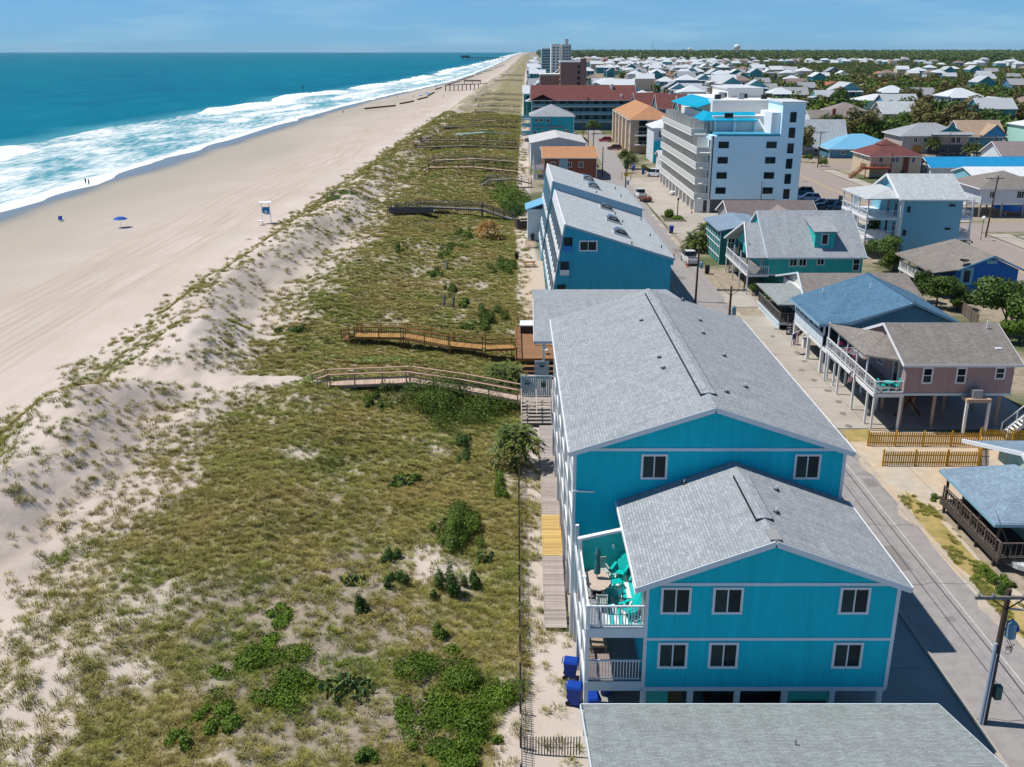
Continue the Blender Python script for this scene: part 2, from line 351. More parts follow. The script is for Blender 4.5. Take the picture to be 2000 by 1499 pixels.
def landmat():
    m = bpy.data.materials.new('land'); m.use_nodes = True; t = m.node_tree; l = t.links.new; b = t.nodes['Principled BSDF']
    at, mix, rng, noise, op = mixer(t)
    n1 = noise(.05, 6); n2 = noise(1.3, 6); n3 = noise(.35, 5, .6, (1.2, .10, 1)); n4 = noise(9, 4)
    sand = mix(rng(n1, .35, .65), (.61, .53, .475), (.53, .445, .38))
    sand = mix(rng(n3, .5, .66, 0, .35), sand, (.50, .40, .315))
    sand = mix(rng(noise(.06, 6, .6, (1.4, .22, 1)), .45, .62, 0, .6), sand, (.50, .435, .36)); beach = mix(rng(at('mid'), 0, 1), sand, (.40, .355, .29))
    wet = mix(rng(at('wet'), .1, .95), beach, (.20, .215, .22))
    trk = mix(op('MULTIPLY', at('track'), rng(noise(.8, 3, .5, (3., .05, 1)), .44, .60, 0, .6)), wet, (.43, .33, .255))
    soil = mix(rng(n2, .35, .65), (.44, .37, .27), (.31, .255, .14))
    grs = mix(rng(noise(.12, 5), .4, .6), (.20, .175, .05), (.14, .155, .035))
    vg = rng(op('ADD', at('veg'), op('MULTIPLY', op('SUBTRACT', n2, .5), 1.1)), .42, .72)
    litter = mix(rng(n4, .35, .65), soil, grs)
    dry = mix(rng(noise(2.6, 7, .7), .35, .65), (.235, .195, .14), (.37, .315, .25)); c = mix(vg, trk, litter); c = mix(rng(op('ADD', at('dry'), op('MULTIPLY', op('SUBTRACT', n2, .5), .7)), .3, .7), c, dry)
    town = mix(rng(n2, .35, .65), (.40, .33, .255), (.27, .225, .16)); town = mix(rng(noise(.03, 6), .5, .58), town, (.10, .12, .045))
    c = mix(at('town'), c, town); l(c, b.inputs['Base Color'])
    rg = mix(rng(at('wet'), .4, .98), (.9, .9, .9), (.26, .26, .26)); l(rg, b.inputs['Roughness']); b.inputs['Specular IOR Level'].default_value = .35
    bp = N(t, 'ShaderNodeBump'); bp.inputs['Distance'].default_value = .12; bp.inputs['Strength'].default_value = .55
    hh = op('MULTIPLY', op('ADD', op('ADD', n2, op('MULTIPLY', n4, .25)), op('MULTIPLY', n3, .3)), rng(at('wet'), .3, .6, 1., 0.)); l(hh, bp.inputs['Height']); l(bp.outputs[0], b.inputs['Normal'])
    return m
def cat(*a): return np.unique(np.concatenate([np.atleast_1d(x) for x in a]))
S = cat(np.linspace(-200, -120, 6), np.linspace(-116, -96, 15), np.linspace(-92, -48, 23), np.linspace(-46, -16, 86), np.linspace(-15.5, 5, 46), [8, 20, 60, 150, 300, 600, 1200, 2500, 6000, 15000])
yy = [-60.]; 
while yy[-1] < 14000: yy.append(yy[-1] + (6 if yy[-1] < 22 else max(.42, (yy[-1] - 20) * .0095)))
Yr = np.array(yy); SS, YY = np.meshgrid(S, Yr); XX = s2x(SS, YY); ZZ = tz(XX, YY)
lob = (fbm(YY * .035, YY * 0 + 2, 3) - .5) * 9
wet = 1 - sst(-108, -98, SS + lob * .6)
mid = np.interp(SS, [-108, -100, -80, -66, -54], [1, 1, .75, .25, 0]) * (.55 + .9 * fbm(XX * .04, YY * .012, 3))
track = sst(-72, -66, SS) * (1 - sst(-53, -49, SS))
grid('ground', XX, YY, ZZ, landmat(), {'veg': veg(XX, YY), 'wet': wet, 'mid': np.clip(mid, 0, 1), 'track': track, 'dry': dryness(XX, YY), 'town': sst(3.2, 4.2, SS)})
# ---------------------------------------------------------------- sea
def seamat():
    m = bpy.data.materials.new('sea_water'); m.use_nodes = True; t = m.node_tree; l = t.links.new; b = t.nodes['Principled BSDF']
    at, mix, rng, noise, op = mixer(t)
    big = noise(.010, 5, .55, (.35, .16, 1)); strk = noise(.09, 6, .6, (.5, .16, 1))
    deep = mix(rng(big, .38, .62), (.000, .130, .225), (.000, .160, .245))
    deep = mix(rng(strk, .42, .7, 0, .6), deep, (.002, .20, .27))
    shal = mix(at('shal'), deep, (.10, .33, .40))
    fo = op('ADD', at('foam'), op('MULTIPLY', op('SUBTRACT', noise(.42, 9, .68, (1.5, .30, 1)), .5), 1.3))
    f = rng(fo, .36, .80); cap = rng(noise(.16, 7, .62, (.9, .42, 1)), .735, .765)
    f = op('MAXIMUM', f, op('MULTIPLY', cap, op('SUBTRACT', 1., at('calm'))))
    c = mix(f, shal, (.86, .88, .88)); bp = N(t, 'ShaderNodeBump'); bp.inputs['Distance'].default_value = 1.0; bp.inputs['Strength'].default_value = .55
    hh = op('ADD', op('MULTIPLY', noise(.22, 7, .62, (.8, .4, 1)), 1.2), op('MULTIPLY', f, .12)); l(hh, bp.inputs['Height'])
    df = N(t, 'ShaderNodeBsdfDiffuse'); gl = N(t, 'ShaderNodeBsdfGlossy'); gl.inputs['Roughness'].default_value = .32; ms = N(t, 'ShaderNodeMixShader')
    l(c, df.inputs[0]); l(bp.outputs[0], df.inputs['Normal']); l(bp.outputs[0], gl.inputs['Normal']); l(rng(f, 0, 1, .05, 0.), ms.inputs[0]); l(df.outputs[0], ms.inputs[1]); l(gl.outputs[0], ms.inputs[2]); t.nodes.remove(b)
    l(ms.outputs[0], t.nodes['Material Output'].inputs[0])
    return m
D = cat(np.linspace(-9, 30, 53), np.linspace(31, 100, 58), [104, 110, 120, 140, 180, 260, 400, 700, 1300, 2600, 6000, 15000])
ys = [-60.]
while ys[-1] < 14000: ys.append(ys[-1] + (8 if ys[-1] < 120 else max(1.6, ys[-1] * .008)))
DD, YS = np.meshgrid(D, np.array(ys)); XS = shore(YS) - DD
wb = (fbm(YS * .012, YS * 0 + 6, 4) - .5) * 46
w2 = (fbm(YS * .03 + 9, YS * 0 + 3, 4) - .5) * 26
on1 = sst(.30, .46, fbm(YS * .010 + 2.2, YS * 0 + 8, 3)); on2 = sst(.35, .5, fbm(YS * .016 + 5, YS * 0 + 1, 3))
far = np.interp(YS, [0, 500, 1500, 4000], [1, 1, .8, .6])
c1 = 70 * far + wb * .8 - 2; c2 = 36 * far + w2 * .7
def ridge(c, w): q = DD - c; return np.where(q > 0, np.exp(-(q / w) ** 2), np.exp(-(q / (w * 2.4)) ** 2))
hgt = 1.8 * ridge(c1, 2.4) * (.35 + .65 * on1) + .8 * ridge(c2, 1.8) * on2
chop = (fbm(DD * .12, YS * .05, 4) - .5) * .5 * sst(-2, 12, DD) + .16 * np.sin(DD * .35 + fbm(YS * .02, DD * .05, 2) * 9) * sst(20, 60, DD)
edge = (fbm(YS * .035, YS * 0 + 2, 3) - .5) * .33 * (1 - sst(4, 16, DD))
ZS = -3.0 + hgt + chop * (1 - sst(300, 900, DD)) + edge - .05
lace = fbm(DD * .09 + 3, YS * .035, 5)
foam = np.maximum.reduce([.95 * np.exp(-((DD - c1 + 4) / (7 + 8 * on1)) ** 2) * (DD < c1 + 3) * (.55 + .45 * on1),
    .82 * np.exp(-((DD - c2 + 5) / 8) ** 2) * (.55 + .45 * on2), .98 * np.exp(-((DD - 1) / 9.0) ** 2),
    np.clip(.20 + .66 * lace, 0, 1) * (1 - sst(c1 - 10, c1 + 2, DD))])
shal = (1 - sst(c1 - 5, c1 + 30, DD)) * .85
grid('sea', XS, YS, ZS, seamat(), {'foam': foam, 'shal': shal, 'calm': (1 - sst(c1, c1 + 60, DD))})
# ---------------------------------------------------------------- materials used by many things
WHITE = mat('white_trim', (.80, .81, .82), .55, .05); PALE = mat('pale_blue_trim', (.62, .72, .78), .6, .06)
GLASS = mat('window_glass', (.010, .022, .026), .05, .35, .6, spec=.2); GLASS2 = mat('screened_glass', (.022, .045, .045), .25, .3, .6, spec=.2); GLASSB = mat('blue_glass', (.03, .11, .14), .07, .3, .5, spec=.6)
TEAL = mat('teal_siding', (.0, .53, .66), .75, .05, 1.2, 'siding', pitch=.2); TEALW = mat('teal_wall', (.03, .55, .52), .75, .05, 1.2, 'siding', pitch=.2)
BLUESID = mat('slate_blue_lap', (.04, .40, .57), .75, .06, 1.2, 'lap', pitch=.2)
SHG = mat('grey_shingle', (.36, .385, .41), .95, .08, .8, 'shingle', pitch=.15, spec=.1)
SHGG = mat('greenish_grey_shingle', (.30, .33, .33), .95, .1, .8, 'shingle', pitch=.13, spec=.1)
SHD = mat('brown_grey_shingle', (.26, .235, .215), .95, .12, .8, 'shingle', pitch=.15, spec=.1)
SHBL = mat('blue_shingle', (.10, .205, .31), .95, .12, .8, 'shingle', pitch=.15, spec=.1); SHB2 = mat('slate_blue_shingle', (.24, .33, .42), .95, .1, .8, 'shingle', pitch=.15, spec=.1)
SHW = mat('pale_shingle', (.60, .60, .60), .9, .07, .8, 'shingle', pitch=.15, spec=.1); SHO = mat('orange_shingle', (.52, .27, .145), .9, .1, .8, 'shingle', pitch=.15, spec=.1)
SHR = mat('maroon_shingle', (.19, .075, .07), .9, .12, .6, 'shingle', pitch=.18, spec=.1); SHT = mat('tan_shingle', (.45, .33, .24), .9, .1, .8, 'shingle', pitch=.15, spec=.1)
METB = mat('bright_blue_metal', (.02, .28, .55), .4, .05, .5, 'metalroof', pitch=.45); METS = mat('sky_blue_metal', (.18, .45, .66), .4, .05, .5, 'metalroof', pitch=.45); METW = mat('white_metal', (.72, .74, .75), .45, .04, .5, 'metalroof', pitch=.45)
WOOD = mat('weathered_plank', (.37, .32, .285), .9, .18, 4, bump=.004); WOODY = mat('fresh_plank', (.58, .40, .16), .85, .14, 4, bump=.004)
BROWN = mat('brown_timber', (.30, .155, .06), .85, .2, 4); DARKW = mat('dark_timber', (.075, .06, .052), .9, .25, 4); GREYW = mat('grey_timber', (.20, .19, .185), .9, .2, 4); TANW = mat('tan_timber', (.52, .38, .27), .85, .15, 4)
POLEM = mat('pole_timber', (.085, .055, .042), .9, .25, 5); BLACK = mat('black_metal', (.018, .018, .02), .6, .1); STEEL = mat('grey_metal', (.38, .40, .42), .45, .08, metal=.4)
CONC = mat('concrete', (.44, .40, .35), .9, .10, .7, col2=(.38, .34, .29), bump=.004); CONCD = mat('apron_concrete', (.33, .33, .32), .9, .1, .7, col2=(.28, .28, .28))
ASPH = mat('asphalt', (.335, .31, .30), .92, .09, 6, col2=(.295, .27, .262), bump=.004, bscale=60); ASPH2 = mat('avenue_asphalt', (.33, .275, .245), .92, .08, .6)
BIN = mat('blue_plastic', (.008, .055, .36), .45, .06); TURQ = mat('turquoise_paint', (.0, .50, .46), .5, .08); TRIMB = mat('shade_trim', (.70, .74, .77), .6, .04)
DARKIN = mat('dark_interior', (.03, .04, .045), .9, .2); REDP = mat('red_paint', (.42, .01, .03), .3, .05, spec=.6)
# ---------------------------------------------------------------- small builders
_MC = {}
def shared(key, fn, m):
    if key not in _MC: me = fn().mesh(key[0]); me.materials.append(m); _MC[key] = me
    return _MC[key]
def window(par, loc, w, h, rz=0, panes=2, fm=None, gm=None, trim=.1, label=None, hor=False):
    """a window standing in a wall: frame (with mullions) > pane, facing -Y before the turn; loc in world coordinates"""
    fm = fm or WHITE; gm = gm or GLASS; g2 = GLASS2 if gm is GLASS else gm; w = round(w, 2); h = round(h, 2)
    def fr():
        b = MB(); o = trim; b.box(-w / 2 - o, w / 2 + o, -.06, .02, h / 2, h / 2 + o); b.box(-w / 2 - o, w / 2 + o, -.07, .02, -h / 2 - o, -h / 2)
        b.box(-w / 2 - o, -w / 2, -.06, .02, -h / 2, h / 2); b.box(w / 2, w / 2 + o, -.06, .02, -h / 2, h / 2)
        for i in range(1, panes):
            if hor: z = -h / 2 + h * i / panes; b.box(-w / 2, w / 2, -.045, .01, z - .03, z + .03)
            else: x = -w / 2 + w * i / panes; b.box(x - .03, x + .03, -.045, .01, -h / 2, h / 2)
        return b
    off = offs(par); f = link('window', shared(('window', w, h, panes, trim, hor, fm.name), fr, fm), par, label, None, Vector(loc) - off, rz)
    for i in range(panes):
        if hor:
            a, bb = -h / 2 + h * i / panes, -h / 2 + h * (i + 1) / panes
            pm = shared(('pane', w, h, panes, i, 'h', gm.name), lambda: MB().box(-w / 2, w / 2, -.02 - .004 * i, .0, a, bb), g2 if i == 0 else gm)
        else:
            a, bb = -w / 2 + w * i / panes, -w / 2 + w * (i + 1) / panes
            pm = shared(('pane', w, h, panes, i, 'v', gm.name), lambda: MB().box(a, bb, -.02 - .004 * i, .0, -h / 2, h / 2), g2 if i == 0 and panes > 1 else gm)
        link('pane', pm, f)
    return f
RZ = {'S': 0, 'W': R(-90), 'E': R(90), 'N': R(180)}
def wins(par, x0, x1, y0, y1, lst, **k):
    for a in lst:
        fc, u, z, w, h = a[:5]; kk = dict(k)
        if len(a) > 5: kk.update(a[5])
        p = {'S': (u, y0 - .012, z), 'N': (u, y1 + .012, z), 'W': (x0 - .012, u, z), 'E': (x1 + .012, u, z)}[fc]
        window(par, p, w, h, RZ[fc], **kk)
def copies(par, name, pts, key, fn, m, rz=0, kind=None):
    me = shared(key, fn, m); off = offs(par)
    for p in pts: link(name, me, par, None, kind, Vector(p) - off, rz)
def pts_on(p, q, step, ends=True):
    p = Vector(p); q = Vector(q); n = max(1, int(round((q - p).length / step)))
    return [p.lerp(q, i / n) for i in range(0 if ends else 1, n + 1 if ends else n)]
def railing(par, p, q, h=1.0, m=None, near=False, post=2.2, bal=.13, gap=True, posts=True, pw=.09):
    """a railing from p to q (points on the deck): rails and posts as parts, balusters singly when near"""
    m = m or WHITE; p = Vector(p); q = Vector(q); up = Vector((0, 0, 1))
    MB().beam(p + up * h, q + up * h, .09, .06).build('top_rail', m, par)
    MB().beam(p + up * .12, q + up * .12, .05, .05).build('bottom_rail', m, par)
    if posts: copies(par, 'post', pts_on(p, q, post), ('rail_post', round(h, 2), pw, m.name), lambda: MB().box(-pw / 2, pw / 2, -pw / 2, pw / 2, 0, h + .03), m)
    if bal:
        if near: copies(par, 'baluster', [a + up * .12 for a in pts_on(p, q, bal, False)], ('baluster', round(h, 2), m.name), lambda: MB().box(-.02, .02, -.02, .02, 0, h - .14), m)
        else:
            b = MB()
            for a in pts_on(p, q, bal, False): b.box(a.x - .02, a.x + .02, a.y - .02, a.y + .02, a.z + .12, a.z + h - .03)
            b.build('baluster', m, par, None, 'stuff')
def stairs(par, p, q, w, n=None, m=None, side=None, rail=True, name='step'):
    """open stairs from the low point p to the high point q (middle of the flight)"""
    m = m or WOOD; p = Vector(p); q = Vector(q); d = q - p; n = n or max(3, int(abs(d.z) / .19)); run = Vector((d.x, d.y, 0)); s = Vector((-run.y, run.x, 0)).normalized() * w / 2
    ang = math.atan2(run.y, run.x); off = offs(par); tl = run.length / n
    me = shared(('step', round(tl, 2), round(w, 2), m.name), lambda: MB().box(-tl / 2, tl / 2, -w / 2, w / 2, -.05, 0), m)
    for i in range(n): link(name, me, par, None, None, p + d * ((i + .5) / n) + Vector((0, 0, d.z / n / 2)) - off, ang)
    for k in (-1, 1):
        MB().beam(p + s * k, q + s * k, .06, .28).build('stringer', side or m, par)
        if rail:
            up = Vector((0, 0, .95)); MB().beam(p + s * k + up, q + s * k + up, .08, .07).build('handrail', side or m, par)
            copies(par, 'post', pts_on(p + s * k, q + s * k, 1.6), ('stair_post', .95, (side or m).name), lambda: MB().box(-.045, .045, -.045, .045, 0, .97), side or m)
def roofparts(par, x0, x1, y0, y1, ze, form, rise, ov, rm, fm, th=.16):
    """roof of a rectangle: gx / gy = gable with its ridge along X / Y, hip, shed_e / shed_w (falls to the east / west), flat"""
    X0, X1, Y0, Y1 = x0 - ov, x1 + ov, y0 - ov, y1 + ov; b = MB(); t = th; f = MB()
    if form == 'flat':
        b.box(X0, X1, Y0, Y1, ze, ze + t); b.build('roof', rm, par); return
    if form in ('gx', 'gy'):
        if form == 'gx': c = (Y0 + Y1) / 2; k = rise / ((y1 - y0) / 2)
        else: c = (X0 + X1) / 2; k = rise / ((x1 - x0) / 2)
        zl = ze - k * ov + t; zr = ze + rise + t
        if form == 'gx':
            b.slab([(X0, Y0, zl), (X1, Y0, zl), (X1, c, zr), (X0, c, zr)], t); b.slab([(X0, c, zr), (X1, c, zr), (X1, Y1, zl), (X0, Y1, zl)], t)
            for x in (X0 - .02, X1 + .02):
                f.beam((x, Y0, zl - .13), (x, c, zr - .13), .05, .24); f.beam((x, c, zr - .13), (x, Y1, zl - .13), .05, .24)
            for y in (Y0 - .03, Y1 + .03): f.beam((X0, y, zl - .12), (X1, y, zl - .12), .05, .2)
        else:
            b.slab([(X0, Y0, zl), (c, Y0, zr), (c, Y1, zr), (X0, Y1, zl)], t); b.slab([(c, Y0, zr), (X1, Y0, zl), (X1, Y1, zl), (c, Y1, zr)], t)
            for y in (Y0 - .02, Y1 + .02):
                f.beam((X0, y, zl - .13), (c, y, zr - .13), .05, .24); f.beam((c, y, zr - .13), (X1, y, zl - .13), .05, .24)
            for x in (X0 - .03, X1 + .03): f.beam((x, Y0, zl - .12), (x, Y1, zl - .12), .05, .2)
    elif form == 'hip':
        k = rise / (min(x1 - x0, y1 - y0) / 2); zl = ze - k * ov + t; zr = ze + rise + t; h = min(X1 - X0, Y1 - Y0) / 2
        if X1 - X0 >= Y1 - Y0: A, B = (X0 + h, (Y0 + Y1) / 2, zr), (X1 - h, (Y0 + Y1) / 2, zr)
        else: A, B = ((X0 + X1) / 2, Y0 + h, zr), ((X0 + X1) / 2, Y1 - h, zr)
        c = [(X0, Y0, zl), (X1, Y0, zl), (X1, Y1, zl), (X0, Y1, zl)]
        if X1 - X0 >= Y1 - Y0:
            b.slab([c[0], c[1], B, A], t); b.slab([c[2], c[3], A, B], t); b.slab([c[3], c[0], A], t); b.slab([c[1], c[2], B], t)
        else:
            b.slab([c[0], c[1], A], t); b.slab([c[2], c[3], B], t); b.slab([c[3], c[0], A, B], t); b.slab([c[1], c[2], B, A], t)
        for p, q in zip(c, c[1:] + c[:1]): f.beam((p[0], p[1], p[2] - .12), (q[0], q[1], q[2] - .12), .06, .2)
    else:
        za, zb = (ze + rise, ze) if form == 'shed_e' else (ze, ze + rise); k = (zb - za) / (x1 - x0)
        P = [(X0, Y0, za - k * ov + t), (X1, Y0, zb + k * ov + t), (X1, Y1, zb + k * ov + t), (X0, Y1, za - k * ov + t)]; b.slab(P, t)
        for p, q in zip(P, P[1:] + P[:1]): f.beam((p[0], p[1], p[2] - .12), (q[0], q[1], q[2] - .12), .06, .2)
    b.build('roof', rm, par)
    if fm: f.build('fascia', fm, par)
def body(par, x0, x1, y0, y1, zf, ze, form, rise, wm, name='wall'):
    b = MB()
    if form == 'gx': pr = [(y0, zf), (y1, zf), (y1, ze), ((y0 + y1) / 2, ze + rise), (y0, ze)]; b.add([(x0, y, z) for y, z in pr] + [(x1, y, z) for y, z in pr], [(4, 3, 2, 1, 0), (5, 6, 7, 8, 9)] + [(i, (i + 1) % 5, 5 + (i + 1) % 5, 5 + i) for i in range(5)])
    elif form == 'gy': pr = [(x0, zf), (x1, zf), (x1, ze), ((x0 + x1) / 2, ze + rise), (x0, ze)]; b.add([(x, y0, z) for x, z in pr] + [(x, y1, z) for x, z in pr], [(0, 1, 2, 3, 4), (9, 8, 7, 6, 5)] + [((i + 1) % 5, i, 5 + i, 5 + (i + 1) % 5) for i in range(5)])
    elif form.startswith('shed'):
        za, zb = (ze + rise, ze) if form == 'shed_e' else (ze, ze + rise); pr = [(x0, zf), (x1, zf), (x1, zb), (x0, za)]
        b.add([(x, y0, z) for x, z in pr] + [(x, y1, z) for x, z in pr], [(0, 1, 2, 3), (7, 6, 5, 4)] + [((i + 1) % 4, i, 4 + i, 4 + (i + 1) % 4) for i in range(4)])
    else: b.box(x0, x1, y0, y1, zf, ze)
    return b.build(name, wm, par)
def house(name, label, x0, x1, y0, y1, zf, ze, form, rise, ov, wm, rm, wl=(), stilts=None, cat='house', group=None, fm=None, sm=None, corner=True, wk={}):
    T = thing(name, label, cat, ((x0 + x1) / 2, (y0 + y1) / 2, 0), 0, group); fm = fm or WHITE
    body(T, x0, x1, y0, y1, zf, ze, form, rise, wm); roofparts(T, x0, x1, y0, y1, ze, form, rise, ov, rm, fm)
    if corner:
        copies(T, 'corner_board', [(x, y, zf) for x in (x0, x1) for y in (y0, y1)], ('corner', round(ze - zf, 2), fm.name), lambda: MB().box(-.07, .07, -.07, .07, 0, ze - zf), fm)
    if stilts and zf > .5:
        nx, ny = stilts; P = [(x0 + .15 + (x1 - x0 - .3) * i / nx, y0 + .15 + (y1 - y0 - .3) * j / ny, 0) for i in range(nx + 1) for j in range(ny + 1)]
        copies(T, 'post', P, ('stilt', round(zf, 2), (sm or WOOD).name), lambda: MB().box(-.13, .13, -.13, .13, 0, zf), sm or WOOD)
        MB().box(x0 + .02, x1 - .02, y0 + .02, y1 - .02, zf - .3, zf - .003).build('floor_frame', fm, T)
    wins(T, x0, x1, y0, y1, wl, **wk)
    return T
def deck(par, x0, x1, y0, y1, zf, m=None, rails='', h=1.0, post=None, pm=None, near=False, fasc=None, bal=.13, top=None, rm=None, pw=.16):
    """a raised deck: floor, fascia, railings on the named sides, posts from the ground up to top"""
    m = m or WOOD; pm = pm or WHITE
    MB().box(x0, x1, y0, y1, zf - .08, zf).build('deck_floor', m, par)
    b = MB(); t = .05
    b.box(x0 - t, x1 + t, y0 - t, y0, zf - .34, zf - .02); b.box(x0 - t, x1 + t, y1, y1 + t, zf - .34, zf - .02); b.box(x0 - t, x0, y0, y1, zf - .34, zf - .02); b.box(x1, x1 + t, y0, y1, zf - .34, zf - .02)
    b.build('deck_fascia', fasc or pm, par)
    e = {'S': ((x0, y0 + .06, zf), (x1, y0 + .06, zf)), 'N': ((x0, y1 - .06, zf), (x1, y1 - .06, zf)), 'W': ((x0 + .06, y0, zf), (x0 + .06, y1, zf)), 'E': ((x1 - .06, y0, zf), (x1 - .06, y1, zf))}
    for s in rails: railing(par, *e[s], h, rm or pm, near, bal=bal)
    if post:
        tp = top or zf - .05; copies(par, 'post', [(x, y, 0) for x, y in post], ('deck_post', round(tp, 2), pw, pm.name), lambda: MB().box(-pw / 2, pw / 2, -pw / 2, pw / 2, 0, tp), pm)
def on_plane(u, v, p, n):
    d = ray(u, v); n = Vector(n); t = (Vector(p) - Vector((0, 0, CH))).dot(n) / d.dot(n); return Vector((0, 0, CH)) + d * t
def trashcan(name, label, loc, m=None, rz=0, group=None, h=1.1):
    T = thing(name, label, 'bin', loc, rz, group, local=True); m = m or BIN
    MB().add([(-.24, -.26, .08), (.24, -.26, .08), (.24, .26, .08), (-.24, .26, .08), (-.31, -.36, h - .08), (.31, -.36, h - .08), (.31, .34, h - .08), (-.31, .34, h - .08)],
             [(3, 2, 1, 0), (4, 5, 6, 7), (0, 1, 5, 4), (1, 2, 6, 5), (2, 3, 7, 6), (3, 0, 4, 7)]).build('body', m, T)
    MB().add([(-.33, -.4, h - .08), (.33, -.4, h - .08), (.33, .36, h - .08), (-.33, .36, h - .08), (-.27, -.33, h), (.27, -.33, h), (.27, .33, h + .02), (-.27, .33, h + .02)],
             [(3, 2, 1, 0), (4, 5, 6, 7), (0, 1, 5, 4), (1, 2, 6, 5), (2, 3, 7, 6), (3, 0, 4, 7)]).build('lid', m, T)
    MB().tube((-.26, .42, h - .06), (.26, .42, h - .06), .025).build('handle', m, T)
    for x in (-.24, .24): MB().tube((x - .04, .27, .13), (x + .04, .27, .13), .13, n=12).build('wheel', BLACK, T)
    return T
mat('pale_slate_trim', (.25, .42, .52), .6); mat('grey_car_paint', (.12, .13, .14), .25)
# ---------------------------------------------------------------- street, apron, avenue
def sheet(name, pts, z, m, t=.0):
    b = MB(); b.face(*[(x, y, z) for x, y in pts]); return struct(b, name, m)
sheet('street', [(21.0, -40), (27.2, -40), (27.0, 110), (27.6, 200), (31, 280), (35, 400), (44, 600), (38, 600), (29.5, 400), (25.2, 280), (21.4, 200), (20.6, 110)], .0, ASPH)
sheet('avenue', [(65.5, -40), (81.5, -40), (81.5, 330), (90, 700), (110, 1400), (96, 1400), (76, 700), (65.5, 330)], .0, ASPH2)
sheet('cross_street', [(81.5, 168), (260, 176), (260, 184), (81.5, 177)], -.005, ASPH2)
sheet('cross_street', [(81.5, 262), (300, 285), (300, 293), (81.5, 271)], -.005, ASPH2)
YEL = mat('yellow_line', (.62, .45, .14), .8, .2, 8); WLN = mat('faded_white_line', (.48, .46, .44), .85, .25, 5)
for x in (72.6, 73.0): sheet('centre_line', [(x, 60), (x + .14, 60), (x + .14, 330), (x, 330)], .006, YEL)
sheet('edge_line', [(25.55, -10), (25.65, -10), (25.65, 110), (25.55, 110)], .006, WLN)
for x in (66.2, 80.6): sheet('edge_line', [(x, 60), (x + .12, 60), (x + .12, 330), (x, 330)], .006, WLN)
DRIFT = mat('drifted_sand', (.50, .42, .33), .95, .15, 2.5, col2=(.42, .36, .30)); PATCH = mat('asphalt_patch', (.235, .215, .205), .92, .12, 5)
q = random.Random(77)
for i in range(26):                               # sand blown over the street edges, tar patches
    y = 36 + i * 6.3 + q.uniform(-2, 2); xe = q.choice((27.1, 27.1, 21.5)); L_ = q.uniform(1.5, 4.5); w_ = q.uniform(.25, .7)
    sheet('sand_drift', [(xe + w_ * (1 - (2 * t - 1) ** 2) * (-1 if xe > 25 else 1) * q.uniform(.6, 1.2), y + L_ * (t - .5)) for t in np.linspace(0, 1, 8)] + [(xe + (.3 if xe > 25 else -.1), y + L_ / 2), (xe + (.3 if xe > 25 else -.1), y - L_ / 2)], .010, DRIFT)
for x, y, a, c in ((23.4, 52, 1.1, 3.2), (25.9, 64, .8, 1.4), (22.6, 83, 1.3, 1.0), (24.6, 104, 1.6, 4.0), (23.2, 131, 1.0, 2.2), (25.6, 150, 1.5, 3.0), (24.2, 46.5, .5, .5), (71, 150, 2, 5), (75, 215, 2, 6), (70, 235, 1.5, 3)): sheet('asphalt_patch', [(x, y), (x + a, y + .1), (x + a - .05, y + c), (x - .04, y + c - .1)], .008, PATCH)
for i in range(14): y = 40 + i * 8.7 + q.uniform(-2, 2); x = 21.9; b = MB(); P_ = [(21.9 + .52 * k + 0, y + q.uniform(-.25, .25)) for k in range(11)]; [b.face((p[0], p[1], .009), (r_[0], r_[1], .009), (r_[0], r_[1] + .035, .009), (p[0], p[1] + .035, .009)) for p, r_ in zip(P_, P_[1:])]; struct(b, 'road_crack', mat('crack_seal', (.11, .10, .10), .8))
for i in range(12): x, y = q.uniform(28, 31), 76 + i * 3; sheet('oil_stain', [(x + .35 * math.cos(t) * q.uniform(.6, 1.2), y + .5 * math.sin(t) * q.uniform(.6, 1.2)) for t in np.linspace(0, 6.28, 9)[:-1]], .009, mat('oil_stain', (.22, .20, .18), .8))
b = MB(); b.box(21.75, 21.95, -5, 60, -.05, .09); struct(b, 'kerb', CONC)
for i in range(9): sheet('concrete_apron', [(16.9, 3 + i * 5.6), (21.7, 3 + i * 5.6), (21.7, 3 + i * 5.6 + 5.57), (16.9, 3 + i * 5.6 + 5.57)], .004, CONCD)
sheet('carport_floor', [(3.2, 8), (16.9, 8), (16.9, 70), (3.2, 70)], -.012, CONCD)
for i in range(7): sheet('driveway', [(27.1, 75.5 + i * 5.2), (32 + (i % 2) * 3, 75.5 + i * 5.2), (32 + (i % 2) * 3, 75.5 + i * 5.2 + 5.16), (27.1, 75.5 + i * 5.2 + 5.16)], .003, CONC)
sheet('driveway', [(32, 76), (45, 76), (45, 86), (32, 86)], -.004, CONC)
sheet('driveway', [(27.1, 116), (31, 116), (31, 124), (27.1, 124)], .003, CONC)
for i in range(6): sheet('parking_lot', [(28, 160 + i * 14), (44, 160 + i * 14), (44, 173.94 + i * 14), (28, 173.94 + i * 14)], .003, CONC)
sheet('parking_lot', [(55, 182), (65.3, 182), (65.3, 245), (55, 245)], .003, ASPH)
sheet('pavement', [(63.6, 60), (65.3, 60), (65.3, 330), (63.6, 330)], .05, CONC)
sheet('pavement', [(81.7, 60), (85.5, 60), (85.5, 166), (81.7, 166)], .05, CONC); sheet('pavement', [(81.7, 178), (85, 178), (85, 260), (81.7, 260)], .05, CONC)
sheet('parking_lot', [(86, 120), (130, 120), (130, 164), (86, 164)], .02, CONC)
_q = random.Random(4)
jit = lambda pts, a: [(x + _q.uniform(-a, a), y + _q.uniform(-a, a)) for x, y in pts]
